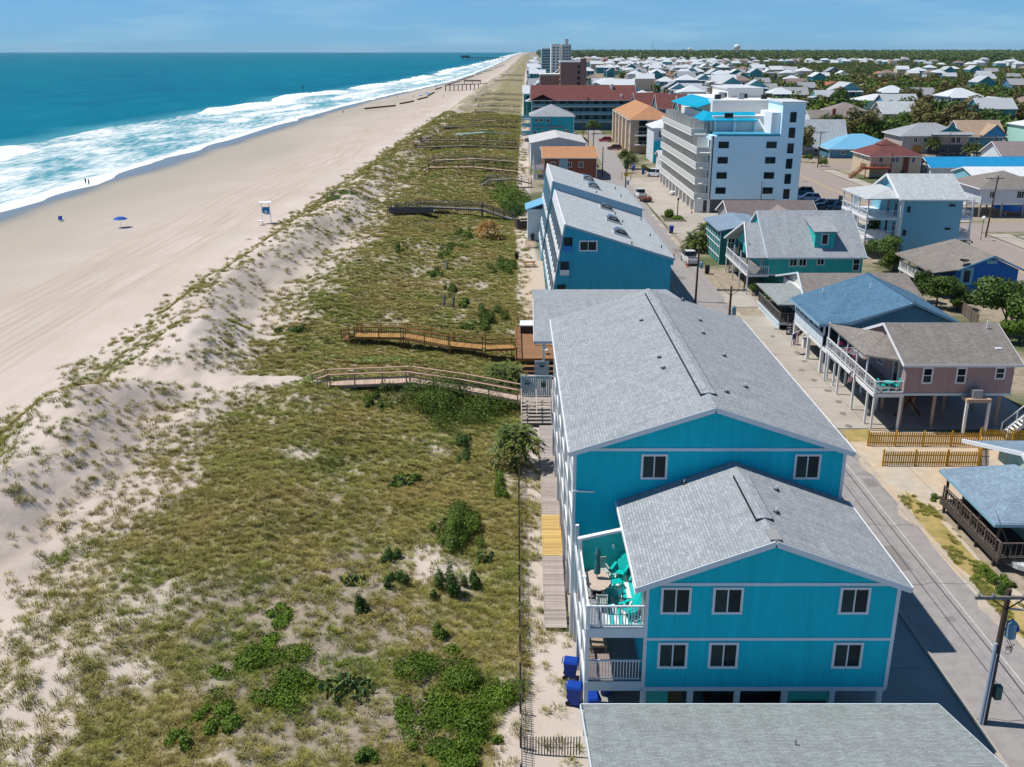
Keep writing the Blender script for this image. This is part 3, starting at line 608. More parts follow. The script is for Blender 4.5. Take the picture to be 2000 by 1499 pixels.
sheet('sandy_yard', jit([(27.0, 34 + 3 * i) for i in range(14)], .16) + jit([(30, 75.4), (34, 75.2), (40, 73.6), (40, 62.5), (31.5, 61.5), (29.2, 60), (29.1, 52), (30.5, 46), (31, 34)], .2), .004, mat('yellow_sand', (.56, .43, .30), .95, .16, 1.1, col2=(.50, .44, .36), bump=.03, bscale=12))
VERGE = mat('dry_verge', (.43, .32, .13), .95, .2, 2.2, col2=(.27, .23, .07), bump=.03, bscale=14)
sheet('grass_verge', jit([(27.5, 38 + 1.5 * i) for i in range(16)], .22) + jit([(28.2, 63.2), (28.8, 62)] + [(29.0 - .1 * (i % 3), 60 - 1.6 * i) for i in range(14)], .25), .008, VERGE); sheet('grass_verge', [(27.3, 72.6), (30, 72.6), (29.6, 75.3), (27.5, 75.0)], .012, VERGE)
sheet('beach_path', [(1.4, 100), (4.2, 100), (4.6, 143), (2.2, 143), (1.0, 128), (.9, 112)], .14, mat('trodden_sand', (.52, .42, .33), .95, .1, 1.5, bump=.02, bscale=10))
# ---------------------------------------------------------------- low roof at the bottom of the photo
T = thing('carport_building', 'low building whose broad grey-green shingle roof spans the front of the blue apartments', 'building', (11, 27, 0))
MB().box(3.6, 18.2, 19.5, 34.8, 0, 2.9).build('wall', TEAL, T)
b = MB(); b.slab([(3.0, 27, 5.2), (18.6, 27, 5.2), (18.6, 35.3, 3.05), (3.1, 35.3, 3.05)], .18); b.slab([(3.0, 27, 5.2), (3.0, 18.7, 3.05), (18.6, 18.7, 3.05), (18.6, 27, 5.2)], .18)
b.build('roof', SHGG, T)
b = MB(); b.beam((3.0, 35.34, 2.95), (18.6, 35.34, 2.95), .05, .2)
for x in (2.98, 18.62): b.beam((x, 27, 5.08), (x, 35.3, 2.93), .05, .2)
b.build('fascia', PALE, T)
MB().tube((11.2, 31.5, 3.9), (11.2, 31.5, 4.3), .05).build('roof_vent', STEEL, T)
# ---------------------------------------------------------------- turquoise apartment block, the smaller one
T = B = thing('apartment_building', 'turquoise two-storey apartments with grey gable roof and furnished deck, before the longer block', 'building', (11.4, 41, 0))
x0, x1, y0, y1 = 5.92, 16.9, 37.0, 44.95
def gable(name, x0, x1, y0, y1, z0, ze, zr, m, par):
    c = (x0 + x1) / 2; pr = [(x0, z0), (x1, z0), (x1, ze), (c, zr), (x0, ze)]; b = MB()
    b.add([(x, y0, z) for x, z in pr] + [(x, y1, z) for x, z in pr], [(0, 1, 2, 3, 4), (9, 8, 7, 6, 5)] + [((i + 1) % 5, i, 5 + i, 5 + (i + 1) % 5) for i in range(5)]); return b.build(name, m, par)
gable('wall', x0, x1, y0, y1, 2.6, 8.05, 10.1, TEAL, T)
def gyroof(par, X0, X1, Y0, Y1, ze, zr, c, m, th=.2, tm=TRIMB):
    b = MB(); b.slab([(X0, Y0, ze), (c, Y0, zr), (c, Y1, zr), (X0, Y1, ze)], th); b.slab([(c, Y0, zr), (X1, Y0, ze), (X1, Y1, ze), (c, Y1, zr)], th); b.build('roof', m, par)
    nrow = int(math.hypot(c - X0, zr - ze) / .15)                       # the butt edges of the shingle courses
    g = MB()
    for sg, xe in ((-1, X0), (1, X1)):
        for i in range(1, nrow):
            t = i / nrow; xa = xe + (c - xe) * t; za = ze + (zr - ze) * t; g.box(min(xa, xa - sg * -.012), max(xa, xa - sg * -.012), Y0 + .01, Y1 - .01, za - .004, za + .011)
    g.build('shingle_course', m, par, None, 'stuff')
    f = MB()
    f.beam((X0, Y0 - .03, ze - .15), (c, Y0 - .03, zr - .15), .05, .26); f.beam((c, Y0 - .03, zr - .15), (X1, Y0 - .03, ze - .15), .05, .26); f.build('rake_board', tm, par)
    for x in (X0 - .03, X1 + .03): MB().beam((x, Y0, ze - .1), (x, Y1, ze - .1), .06, .2).build('gutter', WHITE, par)
gyroof(T, 5.36, 17.25, 36.55, 44.95, 8.12, 10.36, 11.2, SHG)
b = MB(); b.slab([(10.85, 38.6, 10.36), (11.2, 38.6, 10.43), (11.2, 43.3, 10.43), (10.85, 43.3, 10.36)], .1); b.slab([(11.2, 38.6, 10.43), (11.55, 38.6, 10.36), (11.55, 43.3, 10.36), (11.2, 43.3, 10.43)], .1); b.build('ridge_vent', SHG, T); b = MB(); b.box(10.815, 10.85, 38.6, 43.3, 10.1, 10.33); b.box(11.55, 11.585, 38.6, 43.3, 10.1, 10.33); b.box(10.8, 11.6, 38.56, 38.6, 10.1, 10.33); b.build('vent_edge', BLACK, T)
b = MB(); b.slab([(10.95, 36.6, 10.40), (11.45, 36.6, 10.40), (11.45, 37.5, 10.42), (10.95, 37.5, 10.42)], .06); b.build('ridge_cap', mat('dark_cap', (.30, .30, .30), .9), T)
def vents(par, pts, X0, ze, c, zr, X1):
    for u, v in pts:
        s = on_plane(u, v, (c, 0, zr), (-(zr - ze) / (c - X0), 0, 1)); 
        if s.x > c: s = on_plane(u, v, (c, 0, zr), ((zr - ze) / (X1 - c), 0, 1))
        vv = MB(); vv.tube((s.x, s.y, s.z - .05), (s.x, s.y, s.z + .24), .045); vv.m = 1; vv.lathe([(.17, 0), (.10, .05)], 10, (s.x, s.y, s.z + .03)); vv.build('roof_vent', [WHITE, BLACK], par)
vents(T, [(1336, 945), (1516, 958), (1516, 1002)], 5.36, 8.12, 11.2, 10.36, 17.25)
for z, h in ((2.6, .2), (5.23, .13), (8.0, .14)): MB().box(x0 - .02, x1 + .02, y0 - .035, y0 + .02, z - h / 2, z + h / 2).build('band', TRIMB, T)
for x in (x0, x1): MB().box(x - .08, x + .08, y0 - .045, y0 + .1, 2.6, 8.1).build('corner_board', TRIMB, T)
for z in (7.2, 4.4):
    for x in (7.18, 9.45, 15.0): window(T, (x, y0 - .015, z), 1.12, 1.12, 0, 2, TRIMB, trim=.11)
# ground floor: stilts, two panels, dark garage bays
for a, c in ((8.0, 8.24), (10.15, 10.38), (12.3, 12.55), (14.45, 14.7), (16.6, 16.85), (5.95, 6.1)): MB().box(a, c, 37.02, 37.26, 0, 2.5).build('post', TRIMB, T)
TPAN = mat('green_teal_panel', (.06, .45, .38), .8, .05, 1, 'siding', pitch=.15)
MB().box(6.1, 7.1, 37.05, 37.2, 0, 2.5).build('ground_panel', TPAN, T); MB().box(12.56, 14.44, 37.05, 37.2, 0, 2.5).build('ground_panel', TPAN, T)
MB().box(7.15, 7.95, 38.1, 38.2, .05, 2.4).build('door', mat('tan_door', (.20, .13, .06), .7), T)
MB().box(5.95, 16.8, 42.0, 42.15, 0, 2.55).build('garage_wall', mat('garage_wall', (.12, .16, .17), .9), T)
for i in range(5):
    x = 12.85 + .3 * i; mt = MB(); mt.box(x - .11, x + .11, 36.95, 37.06, .95 + .1 * (i % 2), 1.65 + .1 * (i % 2)); mt.tube((x, 36.88, 1.4), (x, 36.98, 1.4), .085, n=10); mt.build('electric_meter', STEEL, T)
MB().box(12.75, 14.3, 36.97, 37.055, .8, 1.9).build('meter_board', BLACK, T)
# decks on the sea side
for zf, dm in ((5.75, mat('deck_grey', (.36, .38, .40), .85, .1)), (2.95, mat('deck_brown', (.30, .235, .21), .85, .12))):
    MB().box(3.35, 5.9, 37.05, 42.1 if zf > 5 else 44.9, zf - .1, zf).build('deck_floor', dm, T)
    b = MB(); b.box(3.3, 5.92, 36.98, 37.05, zf - .45, zf + .02); b.box(3.26, 3.34, 37.0, 44.9, zf - .45, zf + .02); b.build('deck_fascia', TRIMB, T)
    railing(T, (3.4, 37.1, zf), (5.85, 37.1, zf), 1.08, TRIMB, True, 2.5, .135, posts=False); railing(T, (3.36, 37.1, zf), (3.36, 42.0, zf), 1.08, WHITE, True, 2.4, .135)
n = 15
for i in range(19): MB().box(3.4 + .135 * i, 3.525 + .135 * i, 37.1, 44.9, 2.951, 2.962).build('plank', mat('deck_brown', (), 0), T)
copies(T, 'post', [(3.36, y, 0) for y in (37.1, 39.6, 42.1, 44.7)], ('bpost', 6.9), lambda: MB().box(-.09, .09, -.09, .09, 0, 6.9), WHITE)
MB().box(5.84, 5.98, 36.98, 37.1, 0, 8.0).build('corner_board', WHITE, T)
b = MB(); b.wallpoly((3.3, 42.15), (5.95, 42.15), [(0, 5.6), (2.65, 5.6), (2.65, 8.0), (0, 7.35)], .14); b.build('privacy_wall', TEALW, T)
MB().beam((3.22, 42.2, 7.42), (5.95, 42.2, 8.07), .26, .12).build('wall_cap', WHITE, T)
MB().box(3.26, 3.42, 42.05, 42.2, 5.7, 7.4).build('corner_board', WHITE, T)
MB().box(5.86, 5.91, 37.3, 41.9, 5.8, 7.9).build('deck_wall', mat('tan_shade', (.44, .36, .30), .8, .1), T)
for y in (38.4, 40.6): window(T, (5.85, y, 6.8), 1.5, 1.9, R(-90), 2, WHITE)
MB().box(4.9, 4.98, 41.99, 42.14, 7.0, 7.2).build('wall_lamp', WHITE, T)
# furniture on the deck
def adirondack(name, label, loc, rz, m, group=None):
    T = thing(name, label, 'chair', loc, rz, group, local=True)
    for i in range(5): b = MB(); x = -.26 + .105 * i; b.beam((x + .045, .18, .33), (x + .045, .62, 1.05 - .03 * abs(i - 2)), .092, .022, (0, -1, .4)); b.build('back_slat', m, T)
    for i in range(5): MB().box(-.27, .27, -.36 + .11 * i, -.265 + .11 * i, .36 - .018 * i, .385 - .018 * i).build('seat_slat', m, T)
    for x in (-.33, .33):
        MB().box(x - .07, x + .07, -.42, .36, .56, .585).build('armrest', m, T)
        MB().box(x - .02, x + .02, -.36, -.27, 0, .56).build('leg', m, T); MB().beam((x * .85, -.3, .33), (x * .85, .62, .05), .03, .12).build('leg', m, T)
    return T
adirondack('adirondack_chair', 'turquoise adirondack chair in the corner below the sloping privacy wall', (5.25, 41.45, 5.76), R(-25), TURQ, 'chairs on the roof deck')
adirondack('adirondack_chair', 'dark teal adirondack chair in the middle of the striped deck rug', (4.75, 39.3, 5.775), R(160), mat('dark_teal_paint', (.0, .17, .20), .5), 'chairs on the roof deck')
adirondack('adirondack_chair', 'turquoise adirondack chair close to the front railing of the roof deck', (5.35, 38.0, 5.775), R(-60), TURQ, 'chairs on the roof deck')
T = thing('footstool', 'turquoise slatted footstool on the striped deck rug', 'footstool', (5.0, 40.5, 5.775), R(20), local=True)
for i in range(4): MB().box(-.25, .25, -.2 + .1 * i, -.11 + .1 * i, .3, .325).build('slat', TURQ, T)
for x in (-.22, .22):
    for y in (-.17, .17): MB().box(x - .02, x + .02, y - .02, y + .02, 0, .3).build('leg', TURQ, T)
T = thing('deck_rug', 'turquoise and white striped rug lying on the roof deck', 'rug', (5.0, 39.5, 5.755), 0, local=True)
for i in range(8): MB().box(-.8 + .2 * i, -.602 + .2 * i, -2.2, 2.2, .0, .012).build('stripe', [mat('rug_white', (.66, .72, .70), .9), mat('rug_turquoise', (.02, .46, .45), .9)][i % 2], T)
T = thing('patio_table', 'beige round-ended patio table with a closed parasol through it', 'table', (4.0, 39.95, 5.76), 0, local=True)
MB().prism([(.62 * math.cos(t) * 1.0, .95 * math.sin(t)) for t in np.linspace(0, 6.283, 17)[:-1]], .68, .73).build('tabletop', mat('beige_table', (.55, .44, .36), .6), T)
for x in (-.3, .3):
    for y in (-.5, .5): MB().tube((x, y, 0), (x * .8, y * .8, .68), .03).build('leg', mat('beige_table', ()), T)
T = thing('closed_parasol', 'closed dark teal parasol standing up through the beige patio table', 'parasol', (4.0, 40.1, 5.76), 0, local=True)
MB().tube((0, 0, 0), (0, 0, 2.35), .025).build('pole', STEEL, T)
MB().lathe([(.03, .95), (.16, 1.0), (.15, 1.3), (.11, 1.7), (.15, 2.0), (.10, 2.2), (.02, 2.4)], 9).build('canopy', mat('teal_canvas', (.04, .16, .17), .9, .3), T); MB().lathe([(.28, 0), (.26, .08), (.05, .12)], 12).build('base', BLACK, T)
def patio_chair(label, loc, rz, m):
    T = thing('patio_chair', label, 'chair', loc, rz, 'chairs on the roof deck', local=True)
    MB().box(-.25, .25, -.25, .25, .4, .45).build('seat', m, T)
    for i in range(5): MB().beam((-.2 + .1 * i, .25, .45), (-.2 + .1 * i, .36, .95), .05, .02, (0, -1, .2)).build('back_slat', m, T)
    MB().beam((-.27, .36, .95), (.27, .36, .95), .05, .06).build('back_frame', m, T)
    for x in (-.23, .23):
        for y in (-.22, .23): MB().tube((x, y, 0), (x * .9, y, .4), .022).build('leg', m, T)
        MB().box(x - .03, x + .03, -.25, .28, .62, .65).build('armrest', m, T)
WICK = mat('pale_resin', (.42, .46, .42), .6)
patio_chair('pale slatted chair behind the beige patio table, by the privacy wall', (4.4, 41.3, 5.76), R(15), WICK); patio_chair('greyish slatted chair pushed up to the front end of the beige patio table', (4.1, 38.55, 5.76), R(175), WICK)
T = thing('wicker_lounger', 'mottled beige wicker lounger in the sunlit strip of the lower deck', 'lounger', (4.1, 40.2, 2.97), R(0), local=True)
WIC = mat('mottled_wicker', (.36, .27, .19), .9, .6, 9); MB().box(-.4, .4, -1.0, .4, .3, .42).build('seat', WIC, T); MB().beam((0, .4, .36), (0, 1.1, .95), .8, .1).build('backrest', WIC, T)
for x in (-.35, .35):
    for y in (-.9, .35): MB().box(x - .03, x + .03, y - .03, y + .03, 0, .3).build('leg', WIC, T)
BL = 'blue wheeled rubbish bins by the deck posts'
trashcan('wheelie_bin', 'blue wheelie bin standing on the sand beside the deck, farther of two outside', (2.95, 41.3, .05), None, R(80), BL); trashcan('wheelie_bin', 'blue wheelie bin standing outside the corner deck post', (3.0, 39.3, .05), None, R(80), BL)
trashcan('wheelie_bin', 'blue wheelie bin just under the corner of the lower deck', (3.85, 38.6, 0), None, R(10), BL); trashcan('wheelie_bin', 'blue wheelie bin deep in shade beneath the lower deck', (4.6, 40.2, 0), None, R(0), BL)
# ---------------------------------------------------------------- the longer turquoise block behind
T = C = thing('apartment_building', 'long turquoise apartment block with big plain grey gable roof and stacked white sea balconies', 'building', (10, 57, 0))
MB().box(5.4, 16.7, 45.35, 69.15, 2.6, 10.7).build('wall', TEAL, T)
b = MB(); b.wallpoly((3.18, 45.0), (16.8, 45.0), [(0, 0), (13.62, 0), (13.62, 10.95), (6.82, 13.0), (0, 10.8)], .3); b.build('wall', TEAL, T)
b = MB(); b.wallpoly((3.18, 69.2), (16.8, 69.2), [(0, 0), (13.62, 0), (13.62, 10.95), (6.82, 13.0), (0, 10.8)], .3); b.build('wall', TEAL, T)
gyroof(T, 2.85, 17.15, 44.6, 69.7, 11.02, 13.4, 10.05, SHG)
b = MB(); b.slab([(9.68, 46.6, 13.39), (10.05, 46.6, 13.46), (10.05, 68.4, 13.46), (9.68, 68.4, 13.39)], .1); b.slab([(10.05, 46.6, 13.46), (10.42, 46.6, 13.39), (10.42, 68.4, 13.39), (10.05, 68.4, 13.46)], .1); b.build('ridge_vent', SHG, T); b = MB()
for x in (9.62, 10.42): b.box(x + .01, x + .045, 46.6, 68.4, 13.1, 13.36)
b.box(9.62, 10.48, 46.55, 46.6, 13.1, 13.36); b.build('vent_edge', BLACK, T)
vents(T, [(1253, 627), (1288, 699), (1296, 720), (1367, 627), (1373, 652), (1414, 696), (1456, 757), (1419, 767), (1333, 588)], 2.85, 11.02, 10.05, 13.4, 17.15)
MB().box(3.14, 16.84, 44.96, 45.02, 10.9, 11.05).build('band', TRIMB, T)
for x in (3.18, 16.8): MB().box(x - .08, x + .08, 44.955, 45.1, 0, 11.0).build('corner_board', TRIMB, T)
for x in (7.2, 14.95): window(T, (x, 44.985, 10.05), 1.12, 1.16, 0, 2, TRIMB, trim=.11)
MB().beam((3.1, 44.93, 9.0 - .3), (4.2, 44.93, 8.66), .06, .08).build('flashing', WHITE, T)
for zf in (2.8, 5.6, 8.4):
    MB().box(3.2, 5.4, 45.3, 69.2, zf - .35, zf).build('balcony_floor', WHITE, T)
    for k in range(6):
        ya = 45.3 + 3.98 * k; railing(T, (3.22, ya, zf), (3.22, ya + 3.98, zf), 1.05, WHITE, False, 3.98, .16)
        MB().box(5.33, 5.4, ya + .5, ya + 2.6, zf + .05, zf + 2.1).build('balcony_door', GLASS, T)
copies(T, 'post', [(3.22, 45.4 + 3.96 * k, 0) for k in range(7)], ('bpost', 11.0), lambda: MB().box(-.1, .1, -.1, .1, 0, 11.0), WHITE)
for k in range(6): MB().box(3.21, 3.25, 46.9 + 3.98 * k, 49.2 + 3.98 * k, 8.45, 9.35).build('balcony_screen', WHITE, T)
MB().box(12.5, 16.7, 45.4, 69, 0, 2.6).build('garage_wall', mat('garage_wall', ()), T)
# ---------------------------------------------------------------- lower block with the hot-tub deck
T = thing('beach_house', 'low house with grey shingle roof jutting out behind the long turquoise block', 'house', (9, 95, 0))
MB().box(5.4, 16, 86, 103, 0, 5.0).build('wall', TEAL, T); b = MB(); b.slab([(2.0, 84, 5.1), (17, 84, 5.1), (17, 95, 6.3), (2.15, 95, 6.3)], .2); b.slab([(2.15, 95, 6.3), (17, 95, 6.3), (17, 104, 5.1), (2.15, 104, 5.1)], .2); b.build('roof', SHG, T)
b = MB(); b.beam((2.0, 83.97, 5.0), (17, 83.97, 5.0), .06, .24); b.beam((1.97, 84, 5.0), (2.12, 95, 6.2), .06, .24); b.build('fascia', PALE, T); copies(T, 'post', [(2.9, 84.3, 0), (2.4, 94, 0)], ('bpost', 5.0), lambda: MB().box(-.09, .09, -.09, .09, 0, 5.0), PALE)
T = thing('hot_tub_deck', 'brown timber deck with dark rails beside the grey-roofed beach house', 'deck', (2.5, 92, 0))
deck(T, .35, 5.3, 89.6, 101, 1.7, mat('red_brown_deck', (.31, .165, .085), .85, .12, 3, 'plank', pitch=.16), 'WN', 1.05, [(.5, 89.8), (.5, 94), (.5, 100.5), (5, 89.8)], BROWN, fasc=BROWN, rm=BROWN, bal=.3)
for x, z in ((3.2, 1.1), (3.6, .7)): MB().box(.6, 5.3, 89.0 - (1.7 - z) * .6, 89.5 - (1.7 - z) * .6, z, z + .06).build('step', BROWN, T)
T = thing('hot_tub', 'square hot tub with white cover on the brown deck', 'hot tub', (1.85, 99.2, 1.7), 0, local=True)
MB().box(-.95, .95, -.95, .95, 0, .8).build('tub', DARKW, T); MB().box(-1.0, 1.0, -1.0, 1.0, .8, .92).build('cover', WHITE, T)
T = thing('folding_chair', 'white folding chair on the brown deck below the porch roof', 'chair', (3.3, 91.0, 1.7), R(40), local=True)
MB().box(-.24, .24, -.22, .22, .42, .46).build('seat', WHITE, T); MB().beam((0, .22, .46), (0, .36, .95), .48, .04).build('backrest', WHITE, T)
for x in (-.22, .22): MB().tube((x, -.2, 0), (x, .2, .46), .02).build('leg', WHITE, T); MB().tube((x, .22, 0), (x, -.2, .44), .02).build('leg', WHITE, T)
# ---------------------------------------------------------------- slate blue shed-roofed block
T = thing('condo_building', 'slate blue condominium block with two stepped grey shed roofs and raked white sea front', 'building', (12, 140, 0))
LGR = mat('light_grey_membrane', (.50, .53, .55), .9, .06, .5, 'shingle', pitch=.3, spec=.1)
def shedpart(ya, yb, dz, dx):
    pr = [(4.7 + dx, 0), (19.0, 0), (19.0, 5.7 + dz), (19.3, 5.7 + dz), (19.3, 6.45 + dz), (6.36 + dx, 10.5 + dz), (5.1 + dx, 2.6)]
    nn = len(pr); b = MB(); b.add([(x, ya, z) for x, z in pr] + [(x, yb, z) for x, z in pr], [tuple(range(nn)), tuple(range(2 * nn - 1, nn - 1, -1))] + [((i + 1) % nn, i, nn + i, nn + (i + 1) % nn) for i in range(nn)]); b.build('wall', BLUESID, T)
    b = MB(); b.slab([(6.36 + dx, ya - .1, 10.55 + dz), (19.4, ya - .1, 6.5 + dz), (19.4, yb, 6.5 + dz), (6.36 + dx, yb, 10.55 + dz)], .22); b.build('roof', LGR, T)
    b = MB(); b.beam((6.3 + dx, ya - .14, 10.42 + dz), (19.4, ya - .14, 6.36 + dz), .06, .25); b.beam((19.44, ya, 6.38 + dz), (19.44, yb, 6.38 + dz), .06, .3); b.build('fascia', mat('pale_slate_trim', (.25, .42, .52), .6), T)
    sl = lambda z: 4.7 + dx + (6.36 - 4.7) * z / (10.5 + dz)           # the raked front
    nb = int((yb - ya) / 3.3)
    for k, (za, zb, mm) in enumerate(((9.1 + dz, 10.6 + dz, 1), (6.2, 6.95, 1), (3.3, 4.05, 1), (1.1, 1.6, 1))):
        b = MB(); b.slab([(sl(za) - .2, ya, za), (sl(za) - .2, yb, za), (sl(zb) - .2, yb, zb), (sl(zb) - .2, ya, zb)], .16, (1, 0, 0)); b.build('balcony_front', WHITE, T)
    for j in range(nb + 1):
        y = ya + (yb - ya) * j / nb; b = MB(); b.beam((sl(.2) - .17, y, .2), (sl(10.5 + dz) - .17, y, 10.5 + dz), .12, .12); b.build('mullion', PALE, T)
    for j in range(nb):
        y = ya + (yb - ya) * (j + .5) / nb
        for za, zb in ((6.97, 9.08 + dz), (4.07, 6.18), (1.62, 3.28)):
            b = MB(); b.slab([(sl(za) - .12, y - 1.52, za), (sl(za) - .12, y + 1.52, za), (sl(zb) - .12, y + 1.52, zb), (sl(zb) - .12, y - 1.52, zb)], .05, (1, 0, 0)); b.build('window', GLASS, T)
b = MB(); b.slab([(6.2, 143.9, 10.45), (19.3, 143.9, 6.4), (19.3, 143.9, 7.5), (6.1, 143.9, 11.6)], .06, (0, 1, 0)); b.build('step_fascia', mat('pale_slate_trim', ()), T)
shedpart(114, 144, 0, 0); shedpart(144, 167, 1.25, -.25)
DOME = mat('smoked_dome', (.10, .11, .12), .12, .3, 1, spec=.6)
for u, v, dz in ((1185, 409, 0), (1198, 433, 0), (1213, 459, 0), (1150, 353, 1.25), (1160, 367, 1.25)):
    c = on_plane(u, v, (6.36, 0, 10.55 + dz), (4.05 / 13.04, 0, 1)); k = -4.05 / 13.04; f = MB(); g = MB()
    f.slab([(c.x + a, c.y + bb, c.z + a * k + .25) for a, bb in ((-1, -1), (1, -1), (1, 1), (-1, 1))], .3)
    for i in range(5):
        t0, t1 = -1 + .4 * i, -1 + .4 * (i + 1); h0, h1 = .28 + .5 * (1 - t0 * t0) ** .5, .28 + .5 * (1 - t1 * t1) ** .5
        g.slab([(c.x + t0 * .92, c.y - .9, c.z + t0 * k + h0), (c.x + t1 * .92, c.y - .9, c.z + t1 * k + h1), (c.x + t1 * .92, c.y + .9, c.z + t1 * k + h1), (c.x + t0 * .92, c.y + .9, c.z + t0 * k + h0)], .25)
    s = f.build('skylight', mat('skylight_kerb', (.55, .56, .55), .7), T); g.build('skylight_dome', DOME, s)
for u, v in ((1216, 435), (1202, 420), (1270, 462), (1252, 430), (1292, 485), (1234, 478), (1165, 378), (1202, 370), (1213, 385)):
    c = on_plane(u, v, (6.36, 0, 10.55 + (1.25 if v < 390 else 0)), (4.05 / 13.04, 0, 1)); MB().tube(c, c + Vector((0, 0, .35)), .07).build('roof_vent', BLACK, T)
window(T, (9.05, 113.97, 8.0), 1.9, 1.0, 0, 2, WHITE, trim=.14)
MB().box(7.0, 7.15, 113.93, 114.0, 0, 9.9).build('corner_board', BLUESID, T)
for x, z in ((6.3, 7.5), (5.95, 4.6), (5.6, 1.8)):
    MB().box(x - .15, x + .85, 113.93, 114.02, z - .1, z + 1.5).build('balcony_slot', DARKIN, T); MB().box(x - .2, x + .9, 113.88, 113.96, z - .15, z + .5).build('balcony_wall', [mat('bright_blue_awning', (.03, .22, .6), .6), WHITE, WHITE][[7.5, 4.6, 1.8].index(z)], T)
T = thing('beach_house', 'small pale blue beach house tucked against the far end of the shed-roofed block', 'house', (3.8, 163, 0))
MB().box(2.6, 5.2, 160, 166, 0, 5.2).build('wall', PALE, T); b = MB(); b.slab([(2.2, 159.6, 5.2), (5.6, 159.6, 6.4), (5.6, 166.4, 6.4), (2.2, 166.4, 5.2)], .2); b.build('roof', METS, T)
# ---------------------------------------------------------------- houses across the street, near to far
PINK = mat('pink_lap', (.42, .29, .275), .8, .05, 1, 'lap', pitch=.18); BLUEW = mat('steel_blue_lap', (.10, .26, .38), .8, .05, 1, 'lap', pitch=.18)
TEALH = mat('mint_teal_lap', (.05, .50, .46), .8, .05, 1, 'lap', pitch=.18); ROYAL = mat('royal_blue_lap', (.02, .15, .48), .8, .05, 1, 'lap', pitch=.18)
SKYW = mat('sky_blue_stucco', (.20, .46, .58), .85, .06, 1); CREAM = mat('cream_lap', (.62, .50, .36), .85, .05, 1, 'lap', pitch=.18); WLAP = mat('white_lap', (.66, .70, .74), .8, .05, 1, 'lap', pitch=.18)
BEIGE = mat('beige_stucco', (.50, .44, .36), .9, .05, 1); TANS = mat('tan_stucco', (.52, .40, .29), .9, .06, 1); GREYL = mat('grey_lap', (.34, .33, .33), .85, .06, 1, 'lap', pitch=.18); BRICKM = mat('red_brick', (.26, .10, .07), .9, .15, 2, 'brick'); MINT = mat('mint_stucco', (.40, .70, .62), .85, .05, 1)
STRIPEY = mat('flag_red', (.50, .06, .09), .8); STARB = mat('flag_blue', (.03, .05, .22), .8)
def flag(label, p, q, drop, par=None):
    """a striped flag hung from a slanting pole p -> q"""
    T = thing('flag', label, 'flag', p, 0); MB().tube(p, q, .025).build('pole', WHITE, T); p = Vector(p); q = Vector(q); d = q - p
    for i in range(9):
        a = p + d * (.25 + .08 * i); c = p + d * (.25 + .08 * (i + 1)); s = .12 * math.sin(i * 1.3)
        MB().slab([a, c, c + Vector((s, .05, -drop)), a + Vector((s * .8, 0, -drop))], .01, (0, 1, 0)).build('stripe', STRIPEY if i % 2 else WHITE, T)
    a = p + d * .62; c = p + d * .97; MB().slab([a + Vector((0, -.02, -.02)), c + Vector((0, -.02, -.02)), c + Vector((0, -.02, -drop * .45)), a + Vector((0, -.02, -drop * .45))], .012, (0, -1, 0)).build('canton', STARB, T)
# blue-shingled house at the lower right
T = thing('beach_house', 'pale green house with blue hip porch roof and dark timber porch beside the verge', 'house', (36, 56, 0))
MB().box(32.2, 44, 52.9, 60.2, .5, 3.2).build('wall', mat('pale_green_lap', (.50, .58, .44), .85, .05, 1, 'lap', pitch=.18), T)
b = MB(); b.slab([(29.2, 52.5, 2.95), (33.6, 57.2, 4.2), (33.6, 58.6, 4.2), (29.2, 60.5, 3.0)], .16); b.slab([(29.2, 52.5, 2.95), (45, 52.5, 2.95), (45, 57.2, 4.2), (33.6, 57.2, 4.2)], .16); b.slab([(29.2, 60.5, 3.0), (33.6, 58.6, 4.2), (45, 58.6, 4.2), (45, 60.5, 3.0)], .16); b.build('porch_roof', SHB2, T)
b = MB(); b.slab([(32.9, 53.6, 3.95), (45, 53.6, 3.95), (45, 58.0, 5.2), (33.3, 58.0, 5.2)], .16); b.slab([(33.3, 58.0, 5.2), (45, 58.0, 5.2), (45, 62.6, 4.2), (31.6, 62.6, 4.2)], .16); b.build('roof', SHB2, T)
b = MB(); b.wallpoly((33.4, 61.2), (33.4, 53.9), [(0, 3.4), (7.3, 3.4), (7.3, 3.9), (3.2, 5.08), (0, 4.35)], .15); b.build('gable_wall', mat('pale_green_lap', ()), T)
b = MB(); b.beam((31.5, 62.7, 4.15), (33.2, 58.0, 5.15), .14, .26); b.beam((33.2, 58.0, 5.15), (32.8, 53.6, 3.9), .14, .26); b.build('barge_board', WHITE, T)
b = MB(); b.beam((29.17, 52.45, 2.82), (29.17, 60.5, 2.87), .06, .2); b.beam((29.17, 52.45, 2.82), (45, 52.45, 2.82), .06, .2); b.build('fascia', mat('pale_slate_trim', ()), T)
deck(T, 29.5, 32.2, 52.0, 60.2, .85, DARKW, 'WS', 1.0, None, DARKW, fasc=DARKW, rm=mat('greyed_timber', (.17, .13, .115), .9, .2, 4), bal=.35)
copies(T, 'post', [(29.6, 52.7 + 2.4 * k, 0) for k in range(4)], ('dpost', 2.9), lambda: MB().box(-.07, .07, -.07, .07, 0, 2.9), DARKW)
MB().beam((29.7, 52.4, 1.5), (29.7, 60, 1.5), .16, .04).build('bench', DARKW, T)
wins(T, 32.2, 44, 52.9, 60.2, [('S', 35.5, 2.1, 1.0, 1.1), ('W', 55, 2.1, .9, 1.2), ('W', 58, 2.1, .9, 1.2)])
T = thing('rowing_boat', 'old grey-white rowing boat resting under the dark timber porch corner', 'boat', (31.0, 51.2, .35), R(20), None, local=True)
P = [(.0, -.05), (.35, .5), (.5, 1.4), (.45, 2.2), (.3, 2.6)]
